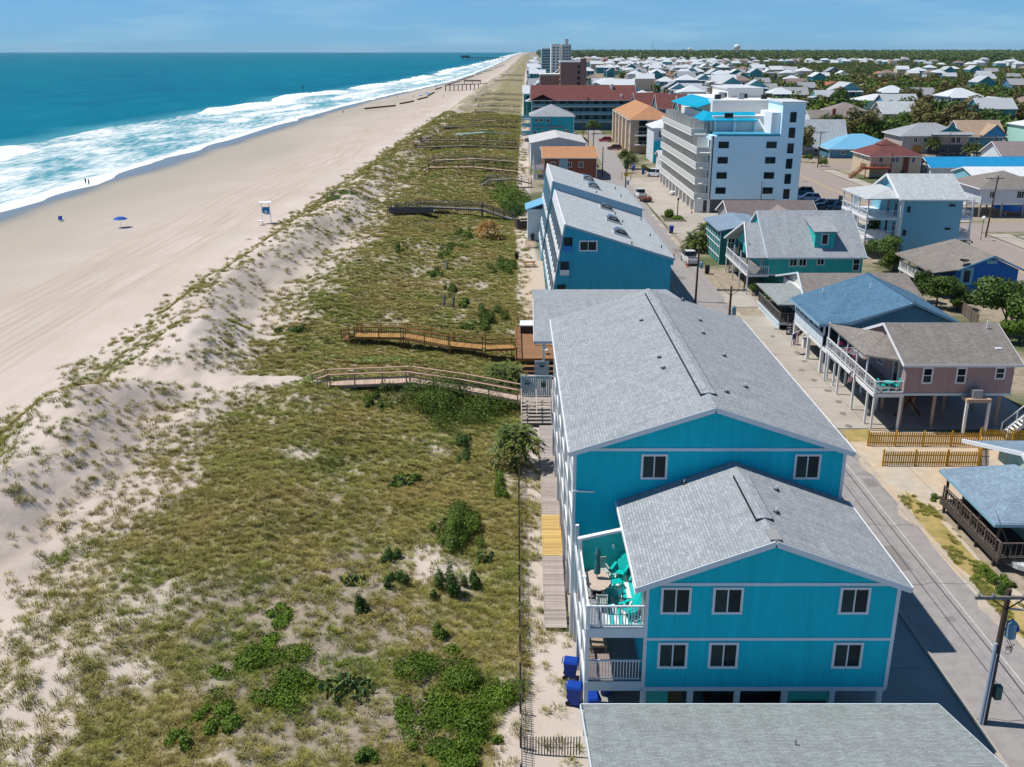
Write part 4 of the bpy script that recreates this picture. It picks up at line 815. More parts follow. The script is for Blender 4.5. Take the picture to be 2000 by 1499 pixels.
b = MB(); pr = [(-x, y) for x, y in P[::-1]] + P[1:]; b.prism(pr, .0, .3); b.build('hull', mat('grey_white_hull', (.55, .57, .58), .5), T)
for y in (.9, 1.7): MB().box(-.4, .4, y - .1, y + .1, .3, .34).build('thwart', WOOD, T)
# pink house on stilts
T = thing('stilt_house', 'pink house on stilts with long white sea porch, behind the yellow picket fences', 'house', (36, 79, 0))
x0, x1, y0, y1 = 32.2, 41.0, 75.0, 84.6
body(T, x0, x1, y0, y1, 3.3, 6.0, 'gx', 1.9, PINK); roofparts(T, x0, x1, y0, y1, 5.95, 'gx', 1.9, .45, SHD, WHITE)
MB().box(x0 - .04, x1 + .04, y0 - .04, y0 + .1, 3.1, 3.3).build('floor_band', PALE, T)
b = MB()
for i in range(18): b.box(x0 + .1 + .5 * i, x0 + .2 + .5 * i, y0 - .44, y0, 5.72, 5.84)
b.build('rafter_tail', WHITE, T, None, 'stuff')
wins(T, x0, x1, y0, y1, [('S', 33.95, 4.85, .62, 1.15, dict(hor=True)), ('S', 36.7, 4.85, .62, 1.15, dict(hor=True)), ('S', 39.85, 5.05, .6, .8, dict(hor=True)), ('W', 77, 4.5, .9, 1.9, dict(panes=1)), ('W', 80.5, 4.8, 1.0, 1.2)], trim=.12)
b = MB(); b.slab([(29.5, 77.3, 5.9), (31.9, 79.6, 7.0), (31.9, 80.3, 7.0), (29.5, 87.2, 5.9)], .14); b.slab([(29.5, 77.3, 5.9), (32.2, 75.5, 5.95), (32.2, 79.6, 7.0), (31.9, 79.6, 7.0)], .14); b.build('porch_roof', SHD, T)
deck(T, 29.8, 32.2, 75.0, 88.0, 3.3, GREYW, 'WS', 1.0, [(29.9, y) for y in (75.1, 76.6, 80, 84, 87.8)] + [(32.1, 75.1), (32.1, 80), (32.1, 84)], WHITE, bal=.6)
copies(T, 'post', [(29.9, y, 3.3) for y in (77.5, 80, 82.5, 85, 87.8)], ('ppost', 2.5), lambda: MB().box(-.06, .06, -.06, .06, 0, 2.5), WHITE)
copies(T, 'stilt', [(32.6 + 2.7 * i, y, 0) for i in range(4) for y in (76, 80, 84)], ('stilt', 3.1), lambda: MB().tube((0, 0, 0), (0, 0, 3.1), .14, n=8), TANW)
for a, c in (((33.0, 78, .2), (35.2, 78, 3.0)), ((35.2, 78, .2), (33.0, 78, 3.0))): MB().beam(a, c, .08, .2).build('cross_brace', mat('red_brown', (.14, .05, .03), .9), T)
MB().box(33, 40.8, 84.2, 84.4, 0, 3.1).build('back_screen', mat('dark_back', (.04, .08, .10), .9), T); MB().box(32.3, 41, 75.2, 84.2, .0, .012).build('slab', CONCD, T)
b = MB(); b.box(37.0, 39.0, 73.9, 74.9, 2.85, 3.15); b.build('platform', TANW, T); copies(T, 'post', [(37.1, 74, 0), (38.9, 74, 0)], ('dpost', 2.85), lambda: MB().box(-.1, .1, -.1, .1, 0, 2.85), WHITE)
b = MB(); b.box(37.5, 38.3, 74.1, 74.8, 3.15, 3.85); b.build('air_conditioner', STEEL, T)
stairs(T, (40.3, 73.6, .1), (43.6, 73.6, 3.2), 1.1, 14, WHITE, WHITE); deck(T, 43.4, 45.6, 73, 76, 3.2, GREYW, 'E', 1.0, [(43.6, 73.2), (45.4, 73.2)], WHITE)
MB().tube((40.2, 79, 7.5), (40.2, 79, 8.4), .06).build('roof_vent', WHITE, T); MB().box(39.9, 40.4, 76.3, 76.8, 6.45, 6.75).build('roof_vent', WHITE, T)
flag('striped flag flying off the white porch rail of the pink house', (29.85, 80.2, 3.7), (28.9, 78.6, 3.9), 1.0)
T = thing('cafe_table', 'turquoise table with chairs at the corner of the white sea porch', 'table', (31.2, 75.8, 3.3), 0, None, local=True); MB().lathe([(.02, 0), (.25, .03), (.03, .06), (.03, .68), (.42, .7), (.42, .73)], 12).build('table', TURQ, T)
for a in (0, 1): patio_chair(['turquoise chair on the inner side of the porch table', 'turquoise chair on the outer side of the porch table'][a], (31.75 - 1.1 * a, 75.75, 3.3), R(-90 + 180 * a), TURQ)
for i in range(3):
    T = thing('hanging_basket', 'basket of magenta flowers hanging under the porch eave, ' + ['first', 'second', 'third'][i] + ' from the street corner', 'flower basket', (30.0, 80.4 + 2.0 * i, 4.6), 0, 'magenta flower baskets', local=True)
    b = MB(); q = random.Random(i)
    for k in range(70):
        a, e, r = q.random() * 6.28, q.random() * 1.6, .35 * q.random() ** .4; c = Vector((r * math.cos(a) * math.cos(e), r * math.sin(a) * math.cos(e), r * math.sin(e) * .8)); d = Vector((q.random() - .5, q.random() - .5, q.random() - .2)) * .2; b.face(c, c + d, c + Vector((d.y, -d.x, d.z)) * .8)
    b.build('flowers', mat('magenta_petals', (.35, .01, .10), .8, .3), T, None, 'stuff'); MB().tube((0, 0, 0), (0, 0, 1.1), .015).build('hanger', BLACK, T)
# blue house with steel-blue roof
T = thing('stilt_house', 'stilted steel-blue house with broad blue roof and white latticed porch', 'house', (37, 95, 0))
gable('wall', 32.9, 43.0, 90.0, 101.6, 2.7, 4.9, 7.05, BLUEW, T)
b = MB(); b.slab([(29.5, 89.6, 5.15), (32.4, 89.6, 5.3), (38.2, 89.3, 7.35), (38.2, 102.2, 7.35), (29.5, 100, 5.15)], .16); b.slab([(38.2, 89.3, 7.35), (43.5, 89.3, 5.05), (43.5, 102.2, 5.05), (38.2, 102.2, 7.35)], .16); b.build('roof', SHBL, T)
b = MB(); b.beam((38.2, 89.3, 7.38), (38.2, 102.2, 7.38), .25, .07); b.build('ridge_cap', mat('dark_blue_cap', (.06, .13, .21), .9), T)
b = MB(); b.beam((32.4, 89.27, 5.18), (38.2, 89.27, 7.23), .05, .24); b.beam((38.2, 89.27, 7.23), (43.5, 89.27, 4.93), .05, .24); b.beam((29.5, 89.5, 5.0), (32.5, 89.5, 5.15), .05, .24); b.beam((29.46, 89.5, 5.0), (29.46, 100.1, 5.0), .06, .26); b.build('fascia', mat('pale_slate_trim', ()), T)
for u, v in ((1607, 572), (1700, 562)): c = on_plane(u, v, (29.5, 0, 5.15), (-2.2 / 8.7, 0, 1)); MB().tube(c, c + Vector((0, 0, .4)), .07).build('roof_vent', WHITE, T)
MB().box(32.9, 43, 89.96, 90.05, 2.5, 2.72).build('floor_band', PALE, T)
wins(T, 32.9, 43, 90, 101.6, [('S', 33.9, 3.9, .9, 1.0), ('S', 38.6, 3.95, 1.0, 1.0), ('S', 41.6, 3.95, .9, 1.0), ('W', 93, 3.8, .9, 1.7, dict(panes=1)), ('W', 97, 4.0, 1.0, 1.1)])
MB().box(35.5, 36.4, 89.9, 90.0, 2.75, 4.6).build('door', GLASS, T)
deck(T, 30.2, 32.9, 88.6, 100, 2.75, GREYW, '', 1.0, [(30.3, y) for y in (90.4, 94.8, 99.8)], WHITE, pw=.3)
for k in range(5):
    b = MB(); y = 90.3 + 1.95 * k; b.box(30.18, 30.24, y, y + 1.9, 2.8, 3.9); b.build('lattice_panel', PALE, T)
copies(T, 'post', [(30.25, 90.3 + 1.62 * k, 3.9) for k in range(7)], ('ppost', 1.25), lambda: MB().box(-.07, .07, -.07, .07, 0, 1.25), WHITE); MB().box(30.16, 30.3, 90.2, 100, 3.86, 3.96).build('rail', WHITE, T)
deck(T, 30.2, 32.9, 86.2, 88.5, 2.75, mat('blue_deck', (.07, .22, .36), .8), 'WSE', 1.0, [(30.3, 86.4), (31.4, 86.4), (32.7, 86.4), (30.3, 88.3)], WHITE, bal=.3)
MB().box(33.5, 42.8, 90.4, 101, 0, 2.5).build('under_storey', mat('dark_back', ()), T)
flag('striped flag hanging below the white lattice porch of the steel-blue house', (30.2, 97.2, 2.5), (29.0, 96.2, 2.2), 1.3)
T = thing('utility_sink', 'small white utility box on the driveway under the lattice porch', 'utility box', (31.3, 99, 0), 0, None, local=True); MB().box(-.3, .3, -.3, .3, 0, .9).build('box', WHITE, T); MB().box(-.33, .33, -.33, .33, .9, .95).build('lid', PALE, T)
# low cream-gabled house
T = thing('beach_house', 'low house with grey-brown roof and cream gable, behind the steel-blue house', 'house', (38, 110, 0))
MB().box(33.2, 45.4, 106, 116, .8, 3.9).build('wall', WLAP, T); b = MB(); b.slab([(32.5, 105, 3.75), (46, 105, 3.75), (46, 111, 5.4), (33.4, 111, 5.4)], .16); b.slab([(33.4, 111, 5.4), (46, 111, 5.4), (46, 117, 3.75), (32.5, 117, 3.75)], .16); b.build('roof', SHD, T)
b = MB(); b.wallpoly((33.5, 116), (33.5, 106), [(0, 3.4), (10, 3.4), (10, 3.95), (5, 5.2), (0, 3.95)], .1); b.build('gable_wall', mat('cream_paint', (.72, .66, .55), .8), T)
b = MB(); b.beam((32.5, 117, 3.72), (33.3, 111, 5.42), .16, .2); b.beam((33.3, 111, 5.42), (32.5, 105, 3.72), .16, .2); b.build('barge_board', PALE, T)
b = MB(); b.slab([(29.9, 105.5, 3.0), (33.4, 108.2, 3.9), (33.4, 112, 3.9), (29.9, 116, 3.0)], .14); b.slab([(29.9, 105.5, 3.0), (33.4, 105.2, 3.0), (33.4, 108.2, 3.9)], .14); b.build('porch_roof', SHGG, T)
deck(T, 30.2, 33.2, 105.6, 115.6, .95, DARKW, 'WS', 1.0, None, DARKW, fasc=PALE, rm=GREYW, bal=.2)
MB().box(30.25, 30.35, 105.8, 115.5, 0, .7).build('skirting', PALE, T); copies(T, 'post', [(30.3, y, .95) for y in (105.8, 109, 112.2, 115.4)], ('ppost', 2.1), lambda: MB().box(-.06, .06, -.06, .06, 0, 2.1), DARKW)
stairs(T, (31.2, 103.5, 0), (31.8, 105.5, .95), 1.3, 5, GREYW, DARKW); wins(T, 33.2, 45.4, 106, 116, [('S', 35, 2.6, 1, 1.1), ('W', 108, 2.6, 1, 1.2), ('W', 112.5, 2.4, .9, 1.8)])
# mint house with dormer
T = thing('beach_house', 'mint green house with big grey roof and one green dormer', 'house', (38, 129, 0))
body(T, 33.0, 45.0, 122.5, 137, 2.7, 5.2, 'gx', 4.5, TEALH); roofparts(T, 33.0, 45.0, 122.4, 137, 5.0, 'gx', 4.6, .35, SHG, PALE)
b = MB(); b.slab([(30.0, 122.0, 4.9), (32.7, 122.0, 4.9), (32.7, 128.6, 8.3), (30.9, 128.6, 8.3)], .16); b.slab([(30.9, 128.6, 8.3), (32.7, 128.6, 8.3), (32.7, 136, 4.9), (30.0, 136, 4.9)], .16); b.build('porch_roof', SHG, T)
b = MB(); b.wallpoly((31.6, 135), (31.6, 122.4), [(0, 4.9), (12.6, 4.9), (6.3, 8.0)], .1); b.build('gable_wall', mat('mint_paint', (.10, .62, .55), .8), T)
b = MB(); b.beam((30.0, 136, 4.9), (30.85, 128.6, 8.35), .14, .22); b.beam((30.85, 128.6, 8.35), (30.0, 122, 4.9), .14, .22); b.build('barge_board', WHITE, T)
c = on_plane(1613, 495, (0, 122.4, 5.1), (0, -4.6 / 7.3, 1)); dx0, dx1 = c.x - 1.3, c.x + 1.2; dy = 123.6
b = MB(); pr = [(dy, 5.6), (dy, 8.0), (128.6, 9.0), (128.6, 5.6)]; b.add([(dx0, y, z) for y, z in pr] + [(dx1, y, z) for y, z in pr], [(3, 2, 1, 0), (4, 5, 6, 7)] + [(i, (i + 1) % 4, 4 + (i + 1) % 4, 4 + i) for i in range(4)]); D_ = b.build('dormer', TEALH, T)
b = MB(); b.slab([(dx0 - .3, dy - .4, 8.05), (dx1 + .3, dy - .4, 8.05), (dx1 + .3, 129, 9.2), (dx0 - .3, 129, 9.2)], .14); b.build('dormer_roof', SHG, D_); window(T, ((dx0 + dx1) / 2, dy - .01, 7.0), .7, 1.2, 0, 1, WHITE)
wins(T, 33, 45, 122.5, 137, [('S', 36.1, 4.3, .85, 1.0), ('S', 37.3, 4.3, .85, 1.0), ('S', 39.6, 4.4, .8, .9), ('S', 44.2, 4.0, .75, 1.6, dict(hor=True)), ('W', 126, 4, .9, 1.8), ('W', 131, 4.1, 1.0, 1.2)])
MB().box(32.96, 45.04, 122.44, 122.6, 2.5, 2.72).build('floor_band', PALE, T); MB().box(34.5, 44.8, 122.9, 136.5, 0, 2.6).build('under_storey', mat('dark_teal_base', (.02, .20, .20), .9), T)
deck(T, 30.3, 33.0, 122.4, 135.6, 2.7, GREYW, 'WS', 1.0, [(30.4, y) for y in (122.6, 127, 131, 135.4)], WHITE, bal=.25); copies(T, 'post', [(30.4, y, 2.7) for y in (122.6, 127, 131, 135.4)], ('ppost', 2.15), lambda: MB().box(-.07, .07, -.07, .07, 0, 2.15), WHITE)
# screened annex next to it, then the brown-roofed low house
T = thing('beach_house', 'small two-storey screened house with slate-blue roof beside the mint house', 'house', (33.5, 145, 0))
MB().box(30.6, 36.4, 141, 152, 0, 5.0).build('wall', mat('dark_teal_base', ()), T); b = MB(); b.slab([(30.1, 140.6, 5.05), (34.4, 140.6, 5.9), (34.4, 152.4, 5.9), (30.1, 152.4, 5.05)], .16); b.slab([(34.4, 140.6, 5.9), (37.2, 140.6, 5.6), (37.2, 152.4, 5.6), (34.4, 152.4, 5.9)], .16); b.build('roof', SHB2, T)
for zf in (.2, 2.6):
    for k in range(6): MB().box(30.5, 30.58, 141 + 1.83 * k, 141.12 + 1.83 * k, zf, zf + 2.4).build('screen_post', WHITE, T)
    for z in (zf + .85, zf + 2.3): MB().box(30.49, 30.57, 141.1, 152, z, z + .1).build('screen_rail', WHITE, T)
wins(T, 30.6, 36.4, 141, 152, [('S', 32.2, 3.9, .9, 1.2), ('S', 34.9, 3.9, .9, 1.1)]); stairs(T, (31.5, 135.5, 0), (32.6, 140.7, 2.7), 1.2, 13, GREYW, DARKW)
T = house('beach_house', 'low brown-roofed house with small front gable at the foot of the white hotel', 37, 51.5, 163, 174, .5, 3.0, 'gx', 2.3, .5, GREYL, mat('dull_brown_shingle', (.20, .17, .165), .95, .1, .8, 'shingle', pitch=.15), [('S', 40, 2, 1, 1), ('W', 166, 2, 1, 1)])
b = MB(); b.slab([(41.5, 160.6, 3.1), (45.6, 160.6, 4.9), (45.6, 168, 4.9), (41.5, 164, 3.1)], .15); b.slab([(45.6, 160.6, 4.9), (49.8, 160.6, 3.1), (49.8, 164, 3.1), (45.6, 168, 4.9)], .15); b.build('gable_roof', mat('taupe_shingle', (.29, .25, .235), .95, .1, .8, 'shingle', pitch=.15), T); gable('gable_wall', 42, 49.3, 161, 163, .5, 3.0, 4.6, mat('dark_back', ()), T)
# tall sky-blue house with porches
T = thing('beach_house', 'tall sky-blue three-storey house with pale roof and white double porch', 'house', (61, 151, 0))
x0, x1, y0, y1 = 58.1, 67.2, 145, 157
body(T, x0, x1, y0, y1, 0, 9.1, 'gx', 2.8, SKYW); roofparts(T, x0, x1, y0, y1, 9.1, 'gx', 2.8, .5, mat('pale_grey_shingle', (.52, .55, .56), .9, .05, .8, 'shingle', pitch=.15), WHITE)
MB().box(x0 - .12, x0 + .3, y0 - .1, y0 + .25, 0, 9.0).build('downpipe', WHITE, T)
b = MB(); b.slab([(52.8, 145.2, 9.0), (57.5, 148.6, 10.2), (57.5, 153, 10.2), (52.8, 157, 9.0)], .15); b.slab([(52.8, 145.2, 9.0), (57.9, 145.2, 9.1), (57.5, 148.6, 10.2)], .15); b.build('porch_roof', mat('pale_grey_shingle', ()), T)
b = MB(); b.beam((57.55, 151, 11.95), (57.55, 145, 9.1), .2, .3); b.beam((57.55, 151, 11.95), (57.55, 157.4, 9.0), .2, .3); b.build('barge_board', WHITE, T)
for zf in (3.2, 6.2): deck(T, 53.2, 58.1, 145.3, 156.8, zf, WHITE, 'WS', 1.0, None, WHITE, bal=.3)
copies(T, 'post', [(53.3, y, 0) for y in (145.4, 149.2, 153, 156.7)] + [(57.9, 145.4, 0)], ('ppost', 9.0), lambda: MB().box(-.1, .1, -.1, .1, 0, 9.0), WHITE)
for z in (4.4, 7.4): MB().box(55, 55.9, 156.9, 157, z - 1.1, z + .9).build('porch_screen', WHITE, T)
wins(T, x0, x1, y0, y1, [('S', 59.2, 7.5, .5, .9), ('S', 59.0, 4.0, .5, .9), ('S', 65.6, 8.1, .9, .35), ('S', 65.4, 4.6, .9, .35), ('W', 147, 7.2, .9, 2.0), ('W', 150, 7.2, .9, 2.0), ('W', 147, 4.2, .9, 2.0), ('W', 150, 4.2, .9, 2.0)], fm=SKYW, panes=1, trim=.05)
for zf in (3.2, 6.2): deck(T, 67.2, 69.0, 145.2, 150, zf, WHITE, 'ES', 1.0, None, WHITE, bal=.25)
copies(T, 'post', [(68.9, 145.4, 0), (68.9, 149.8, 0)], ('ppost', 9.0), lambda: MB().box(-.1, .1, -.1, .1, 0, 9.0), WHITE)
# royal blue house
T = thing('beach_house', 'royal blue gabled house with brown-grey roof and satellite dish', 'house', (60, 126, 0))
b = MB(); b.wallpoly((56.5, 121), (64.4, 121), [(0, 0), (7.9, 0), (7.9, 3.6), (4.3, 5.2), (0, 3.45)], .2); b.build('wall', ROYAL, T); MB().box(56.5, 64.4, 121.2, 131.5, 0, 3.3).build('wall', ROYAL, T); b = MB(); b.slab([(53.2, 120.4, 3.3), (56.6, 120.4, 3.75), (60.8, 120.4, 5.55), (60.8, 132, 5.55), (53.2, 133, 3.3)], .15); b.slab([(60.8, 120.4, 5.55), (65, 120.4, 3.65), (65, 132, 3.65), (60.8, 132, 5.55)], .15); b.build('roof', SHD, T)
b = MB(); b.beam((56.4, 120.36, 3.6), (60.8, 120.36, 5.43), .06, .22); b.beam((60.8, 120.36, 5.43), (65, 120.36, 3.53), .06, .22); b.build('barge_board', SKYW, T)
window(T, (57.9, 120.98, 2.75), .8, 1.5, 0, 1, SKYW, trim=.4); window(T, (62.6, 120.98, .75), .6, .7, 0, 1, WHITE, trim=.25); MB().box(60.2, 61.5, 120.93, 121.02, 4.35, 4.8).build('gable_vent', SKYW, T)
deck(T, 53.6, 56.4, 121, 132, 1.6, GREYW, 'W', .9, None, WHITE, bal=.2); copies(T, 'post', [(53.7, 121.2 + 2.6 * k, 0) for k in range(5)], ('ppost', 3.3), lambda: MB().box(-.09, .09, -.09, .09, 0, 3.3), WHITE)
c = on_plane(1882, 520, (60.8, 0, 5.55), (-1.8 / 4.2, 0, 1)); MB().tube(c, c + Vector((0, 0, .6)), .04).build('dish_mast', BLACK, T)
b = MB(); b.lathe([(.05, 0), (.45, .1), (.6, .25), (.58, .27), (.42, .14), (.02, .05)], 12, (c.x, c.y, c.z + .55)); b.build('satellite_dish', BLACK, T)
# ---------------------------------------------------------------- white hotel
HW = mat('hotel_wall', (.62, .88, 1.0), .8, .07, .12); HWW = mat('hotel_white', (.76, .75, .72), .8, .04, .5); AWN = mat('turquoise_metal', (.0, .36, .56), .45, .05, .5, 'metalroof', pitch=.5)
RAILG = mat('pale_rail_glass', (.62, .64, .60), .4, .08, 1); SHADEW = mat('balcony_back_wall', (.72, .68, .62), .85, .06)
T = thing('hotel', 'white stepped seven-storey hotel with turquoise awnings and long balconies', 'hotel', (45, 210, 0))
MB().box(38.2, 55.3, 189, 236, 2.6, 14.5).build('wall', HW, T); MB().box(51.0, 55.3, 189.0 - .05, 200, 0, 20.6).build('stair_tower', HW, T)
MB().box(39.4, 55.0, 196, 234, 14.5, 17.8).build('upper_storey', HWW, T); MB().box(40.5, 54.6, 203, 233, 17.8, 20.4).build('top_storey', HWW, T); MB().box(39.0, 51.0, 189.02, 196, 14.5, 14.9).build('terrace_parapet', mat('blue_coping', (.05, .30, .45), .7), T)
MB().box(50.7, 55.6, 188.6, 200.6, 20.6, 20.85).build('roof', METW, T); MB().box(49.3, 51, 190, 199, 14.5, 18.8).build('stair_screen', WHITE, T); MB().box(35.8, 38.4, 236.0, 236.3, 0, 14.5).build('end_wall', HWW, T)
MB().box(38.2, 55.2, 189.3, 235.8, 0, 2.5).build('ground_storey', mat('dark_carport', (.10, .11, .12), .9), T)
MB().box(37.9, 38.4, 189.0, 189.4, 0, 14.6).build('corner_pier', HWW, T)
for k, zf in enumerate((2.7, 5.6, 8.5, 11.4, 14.3)):
    y1 = 236 if k < 4 else 236; y0 = 189.3 if k < 4 else 196
    MB().box(35.3, 38.3, y0, y1, zf - .3, zf).build('balcony_floor', HWW, T)
    MB().box(35.3, 35.36, y0, y1, zf + .12, zf + .95).build('balcony_rail', RAILG, T); MB().box(35.26, 35.4, y0, y1, zf + .95, zf + 1.05).build('top_rail', WHITE, T)
    MB().box(35.3, 37.9, y0 - .02, y0 + .04, zf + .12, zf + .95).build('balcony_rail', RAILG, T); MB().box(35.26, 37.9, y0 - .04, y0 + .06, zf + .95, zf + 1.05).build('top_rail', WHITE, T)
    for j in range(10):
        y = 189.3 + 4.67 * (j + .5)
        if y < y0: continue
        MB().box(38.1, 38.22, y - 2.2, y + .6, zf + .02, zf + 2.2).build('balcony_door', GLASSB if (j + k) % 3 else GLASS, T); MB().box(36.2, 38.2, y + 2.2, y + 2.36, zf, zf + 2.5).build('balcony_divider', SHADEW, T)
for j in range(11): MB().box(35.5, 37.2, 189.4 + 4.6 * j, 190.0 + 4.6 * j, 0, 2.4).build('pier', HWW, T)
def awning(pts): MB().slab(pts, .15).build('awning', AWN, T)
awning([(37.2, 195.0, 15.4 + 1.6), (48.0, 195.0, 17.0), (48.0, 199.0, 18.4), (39.0, 199.0, 18.4)]); awning([(37.2, 195.0, 17.0), (39.0, 199.0, 18.4), (39.0, 205, 18.4), (37.2, 205, 17.0)])
awning([(36.4, 213, 19.0), (40.5, 208.5, 20.6), (40.5, 228, 20.6), (36.4, 230, 19.0)]); awning([(36.4, 213, 19.0), (38, 205, 19.0), (42.5, 205, 20.4), (40.5, 208.5, 20.6)])
MB().box(39.6, 51, 196.9, 197.0, 14.9, 16.9).build('terrace_glazing', GLASS, T)
for x in (39.5, 43.3, 47.4): MB().box(x, x + .5, 195.2, 195.7, 14.5, 17.2).build('terrace_pier', WHITE, T)
MB().beam((48.0, 194.9, 17.2), (49.2, 192, 14.6), .2, .3).build('terrace_brace', WHITE, T)
for j in range(5):
    for x in (40.3, 49.4): window(T, (x, 188.985, 12.9 - 2.87 * j), 2.0, 1.25, 0, 1, HW, trim=.06) if j < 4 else None
for j in range(6): window(T, (53.05, 188.93, 18.0 - 2.87 * j), 1.25, 1.9, 0, 1, HW, trim=.06)
window(T, (42.4, 195.985, 16.9 + 1.0), 1.7, .9, 0, 1, HWW, trim=.06)
for i in range(7):
    b = MB(); x = 42 + 1.6 * i; y = 208 + (i % 3) * 4; b.box(x, x + 1.1, y, y + 1.1, 20.4, 21.3 + .3 * (i % 2)); b.build('roof_unit', STEEL if i % 2 else DARKIN, T)
MB().box(46, 53.5, 215, 232, 20.4, 22.2).build('plant_room', HWW, T); MB().box(45.7, 53.8, 214.7, 232.3, 22.2, 22.4).build('plant_room_roof', METW, T)
# ---------------------------------------------------------------- sea-side row behind the shed-roofed block
def grid_w(face, us, zs, w, h, **k): return [(face, u, z, w, h, k) for u in us for z in zs]
T = house('beach_house', 'red brick house with orange low roof just past the shed-roofed block', 7.8, 20.6, 240, 262, 0, 5.2, 'gx', 1.6, .5, BRICKM, SHO, [('S', 10, 3.6, .9, 1.2), ('S', 16.8, 3.6, .9, 1.2), ('S', 14, 3.6, .9, 1.0), ('S', 17.3, .9, .9, 1.1)])
MB().box(11.4, 13.6, 239.9, 240, 2.0, 4.9).build('blue_panel', mat('pale_slate_trim', ()), T)
for zf in (.3, 2.7): deck(T, 5.2, 7.8, 240, 248, zf, GREYW, 'WS', 1.0, None, WHITE, bal=.3)
copies(T, 'post', [(5.3, y, 0) for y in (240.2, 244, 247.8)], ('ppost', 5.2), lambda: MB().box(-.09, .09, -.09, .09, 0, 5.2), WHITE)
T = house('beach_house', 'white-walled house with shallow pale roof behind the orange-roofed brick house', 5.2, 19.8, 268, 292, 0, 6.2, 'gy', 1.5, .4, WLAP, SHW, [('W', 272, 4.5, 1, 1.2), ('W', 280, 4.5, 1, 1.2)])
T = house('beach_house', 'tall turquoise house with light grey hip roof and pale stacked balconies', 6.6, 21.2, 343, 362, 0, 8.6, 'hip', 3.2, .5, mat('turquoise_lap', (.02, .40, .52), .8, .05, 1, 'lap', pitch=.2), SHG, [('S', 8.4, 7.2, 1, 1), ('S', 9.9, 7.2, 1, 1), ('S', 12.3, 7.0, 1, 1.2), ('S', 7.9, 3.2, .8, 1.2), ('S', 10.6, 3.2, .8, 1.2), ('S', 13, 3.4, .8, 1.2), ('S', 18, 3.3, .8, 1.4), ('S', 19.2, 3.3, .8, 1.4)])
for a, c in ((8, 11), (11.8, 17.4)): b = MB(); b.slab([(a, 342.2, 4.9), (c, 342.2, 4.9), (c, 343, 5.4), (a, 343, 5.4)], .12); b.build('window_hood', SHG, T)
for k, zf in enumerate((2.6, 5.2, 7.6)): deck(T, 3.4, 6.6, 343.5, 358, zf, WHITE, 'WS', 1.0, None, SKYW, bal=0, fasc=SKYW); b = MB(); b.slab([(3.3, 343.2, zf + 1.0), (6.6, 343.2, zf + 1.0), (6.6, 343.3, zf + .1), (3.3, 343.3, zf + .1)], .08, (0, 1, 0)); b.build('balcony_front', SKYW, T)
# maroon-roofed complex
T = thing('apartment_building', 'broad apartment complex with maroon roofs and three floors of dark balconies', 'building', (28, 405, 0))
MB().box(8, 49, 396.5, 415, 0, 11).build('wall', mat('grey_teal_wall', (.09, .20, .25), .85, .05), T); roofparts(T, 7.6, 49, 395.4, 416, 11.2, 'gx', 5.2, .3, SHR, WHITE, .3)
for zf in (3.2, 6.2, 9.0):
    MB().box(8, 48.6, 395.2, 396.4, zf - .25, zf).build('balcony_floor', PALE, T); MB().box(8, 48.6, 395.15, 395.22, zf, zf + .95).build('balcony_rail', mat('blue_grey_rail', (.13, .30, .36), .7), T)
    for j in range(12): MB().box(9.2 + 3.3 * j, 11 + 3.3 * j, 396.42, 396.5, zf + .05, zf + 2.1).build('balcony_door', GLASS, T)
copies(T, 'pier', [(8.4 + 4.45 * j, 395.4, 0) for j in range(10)], ('ppost', 11.0), lambda: MB().box(-.15, .15, -.15, .15, 0, 11), mat('grey_teal_wall', ()))
for x, y in ((39.4, 405), (42.8, 399.5)): MB().box(x, x + .8, y - 2.5, y + 1.5, 11.8, 17.2 - (.7 * (405 - y))).build('chimney', WHITE, T)
MB().box(29.6, 30.0, 395.3, 396.3, 11, 12.5).build('fire_wall', mat('maroon_shingle', ()), T)
b = MB(); b.slab([(6.6, 394.6, 11.2), (12, 394.6, 13.6), (12, 400, 13.6), (6.6, 400, 11.2)], .2); b.slab([(12, 394.6, 13.6), (17, 394.6, 11.2), (17, 400, 11.2), (12, 400, 13.6)], .2); b.build('front_gable', SHR, T)
for i, (xa, ya, w) in enumerate(((47.5, 385, 13), (54, 372, 13), (60, 359, 13))):
    T2 = house('apartment_building', 'maroon-roofed wing stepping toward the hotel, ' + ['beside the long complex', 'middle of three', 'closest to the tan hip-roofed block'][i], xa, xa + w, ya, ya + 14, 0, 9.6, 'gx', 4.6, .4, mat('grey_teal_wall', ()), SHR, [('S', xa + 3, 7, 1.4, 1.4), ('S', xa + 9, 7, 1.4, 1.4)], group='maroon-roofed wings')
# tan block with orange hip roof
T = house('apartment_building', 'tan four-storey block with orange hip roof facing the street', 36, 49, 303, 354, 0, 10.2, 'hip', 3.4, .6, TANS, SHO, [('W', 306 + 6.2 * i, z, 1.2, 1.5) for i in range(8) for z in (2.2, 5.0, 7.9)])
for i in range(5):
    MB().box(35.2, 36, 308 + 10.2 * i, 310.4 + 10.2 * i, 0, 10.4).build('bay', mat('pale_tan', (.66, .55, .42), .85), T)
for zf in (2.8, 5.6): deck(T, 37.5, 42, 301.2, 303, zf, HWW, 'S', 1.0, None, WHITE, bal=0); MB().box(38.5, 41, 302.9, 302.99, zf + .1, zf + 2.2).build('balcony_door', GLASS, T)
MB().box(38.5, 41, 302.9, 302.99, 8.2, 9.8).build('balcony_door', GLASS, T)
T = house('beach_house', 'narrow white and teal three-storey house between the tan block and the hotel', 39.5, 49, 277, 291, 0, 9.6, 'hip', 2.0, .5, WLAP, METW, [('S', 41.2, 7.8, .7, 1.6), ('S', 42.7, 7.8, .7, 1.6), ('S', 44.4, 7.8, .7, 1.6)])
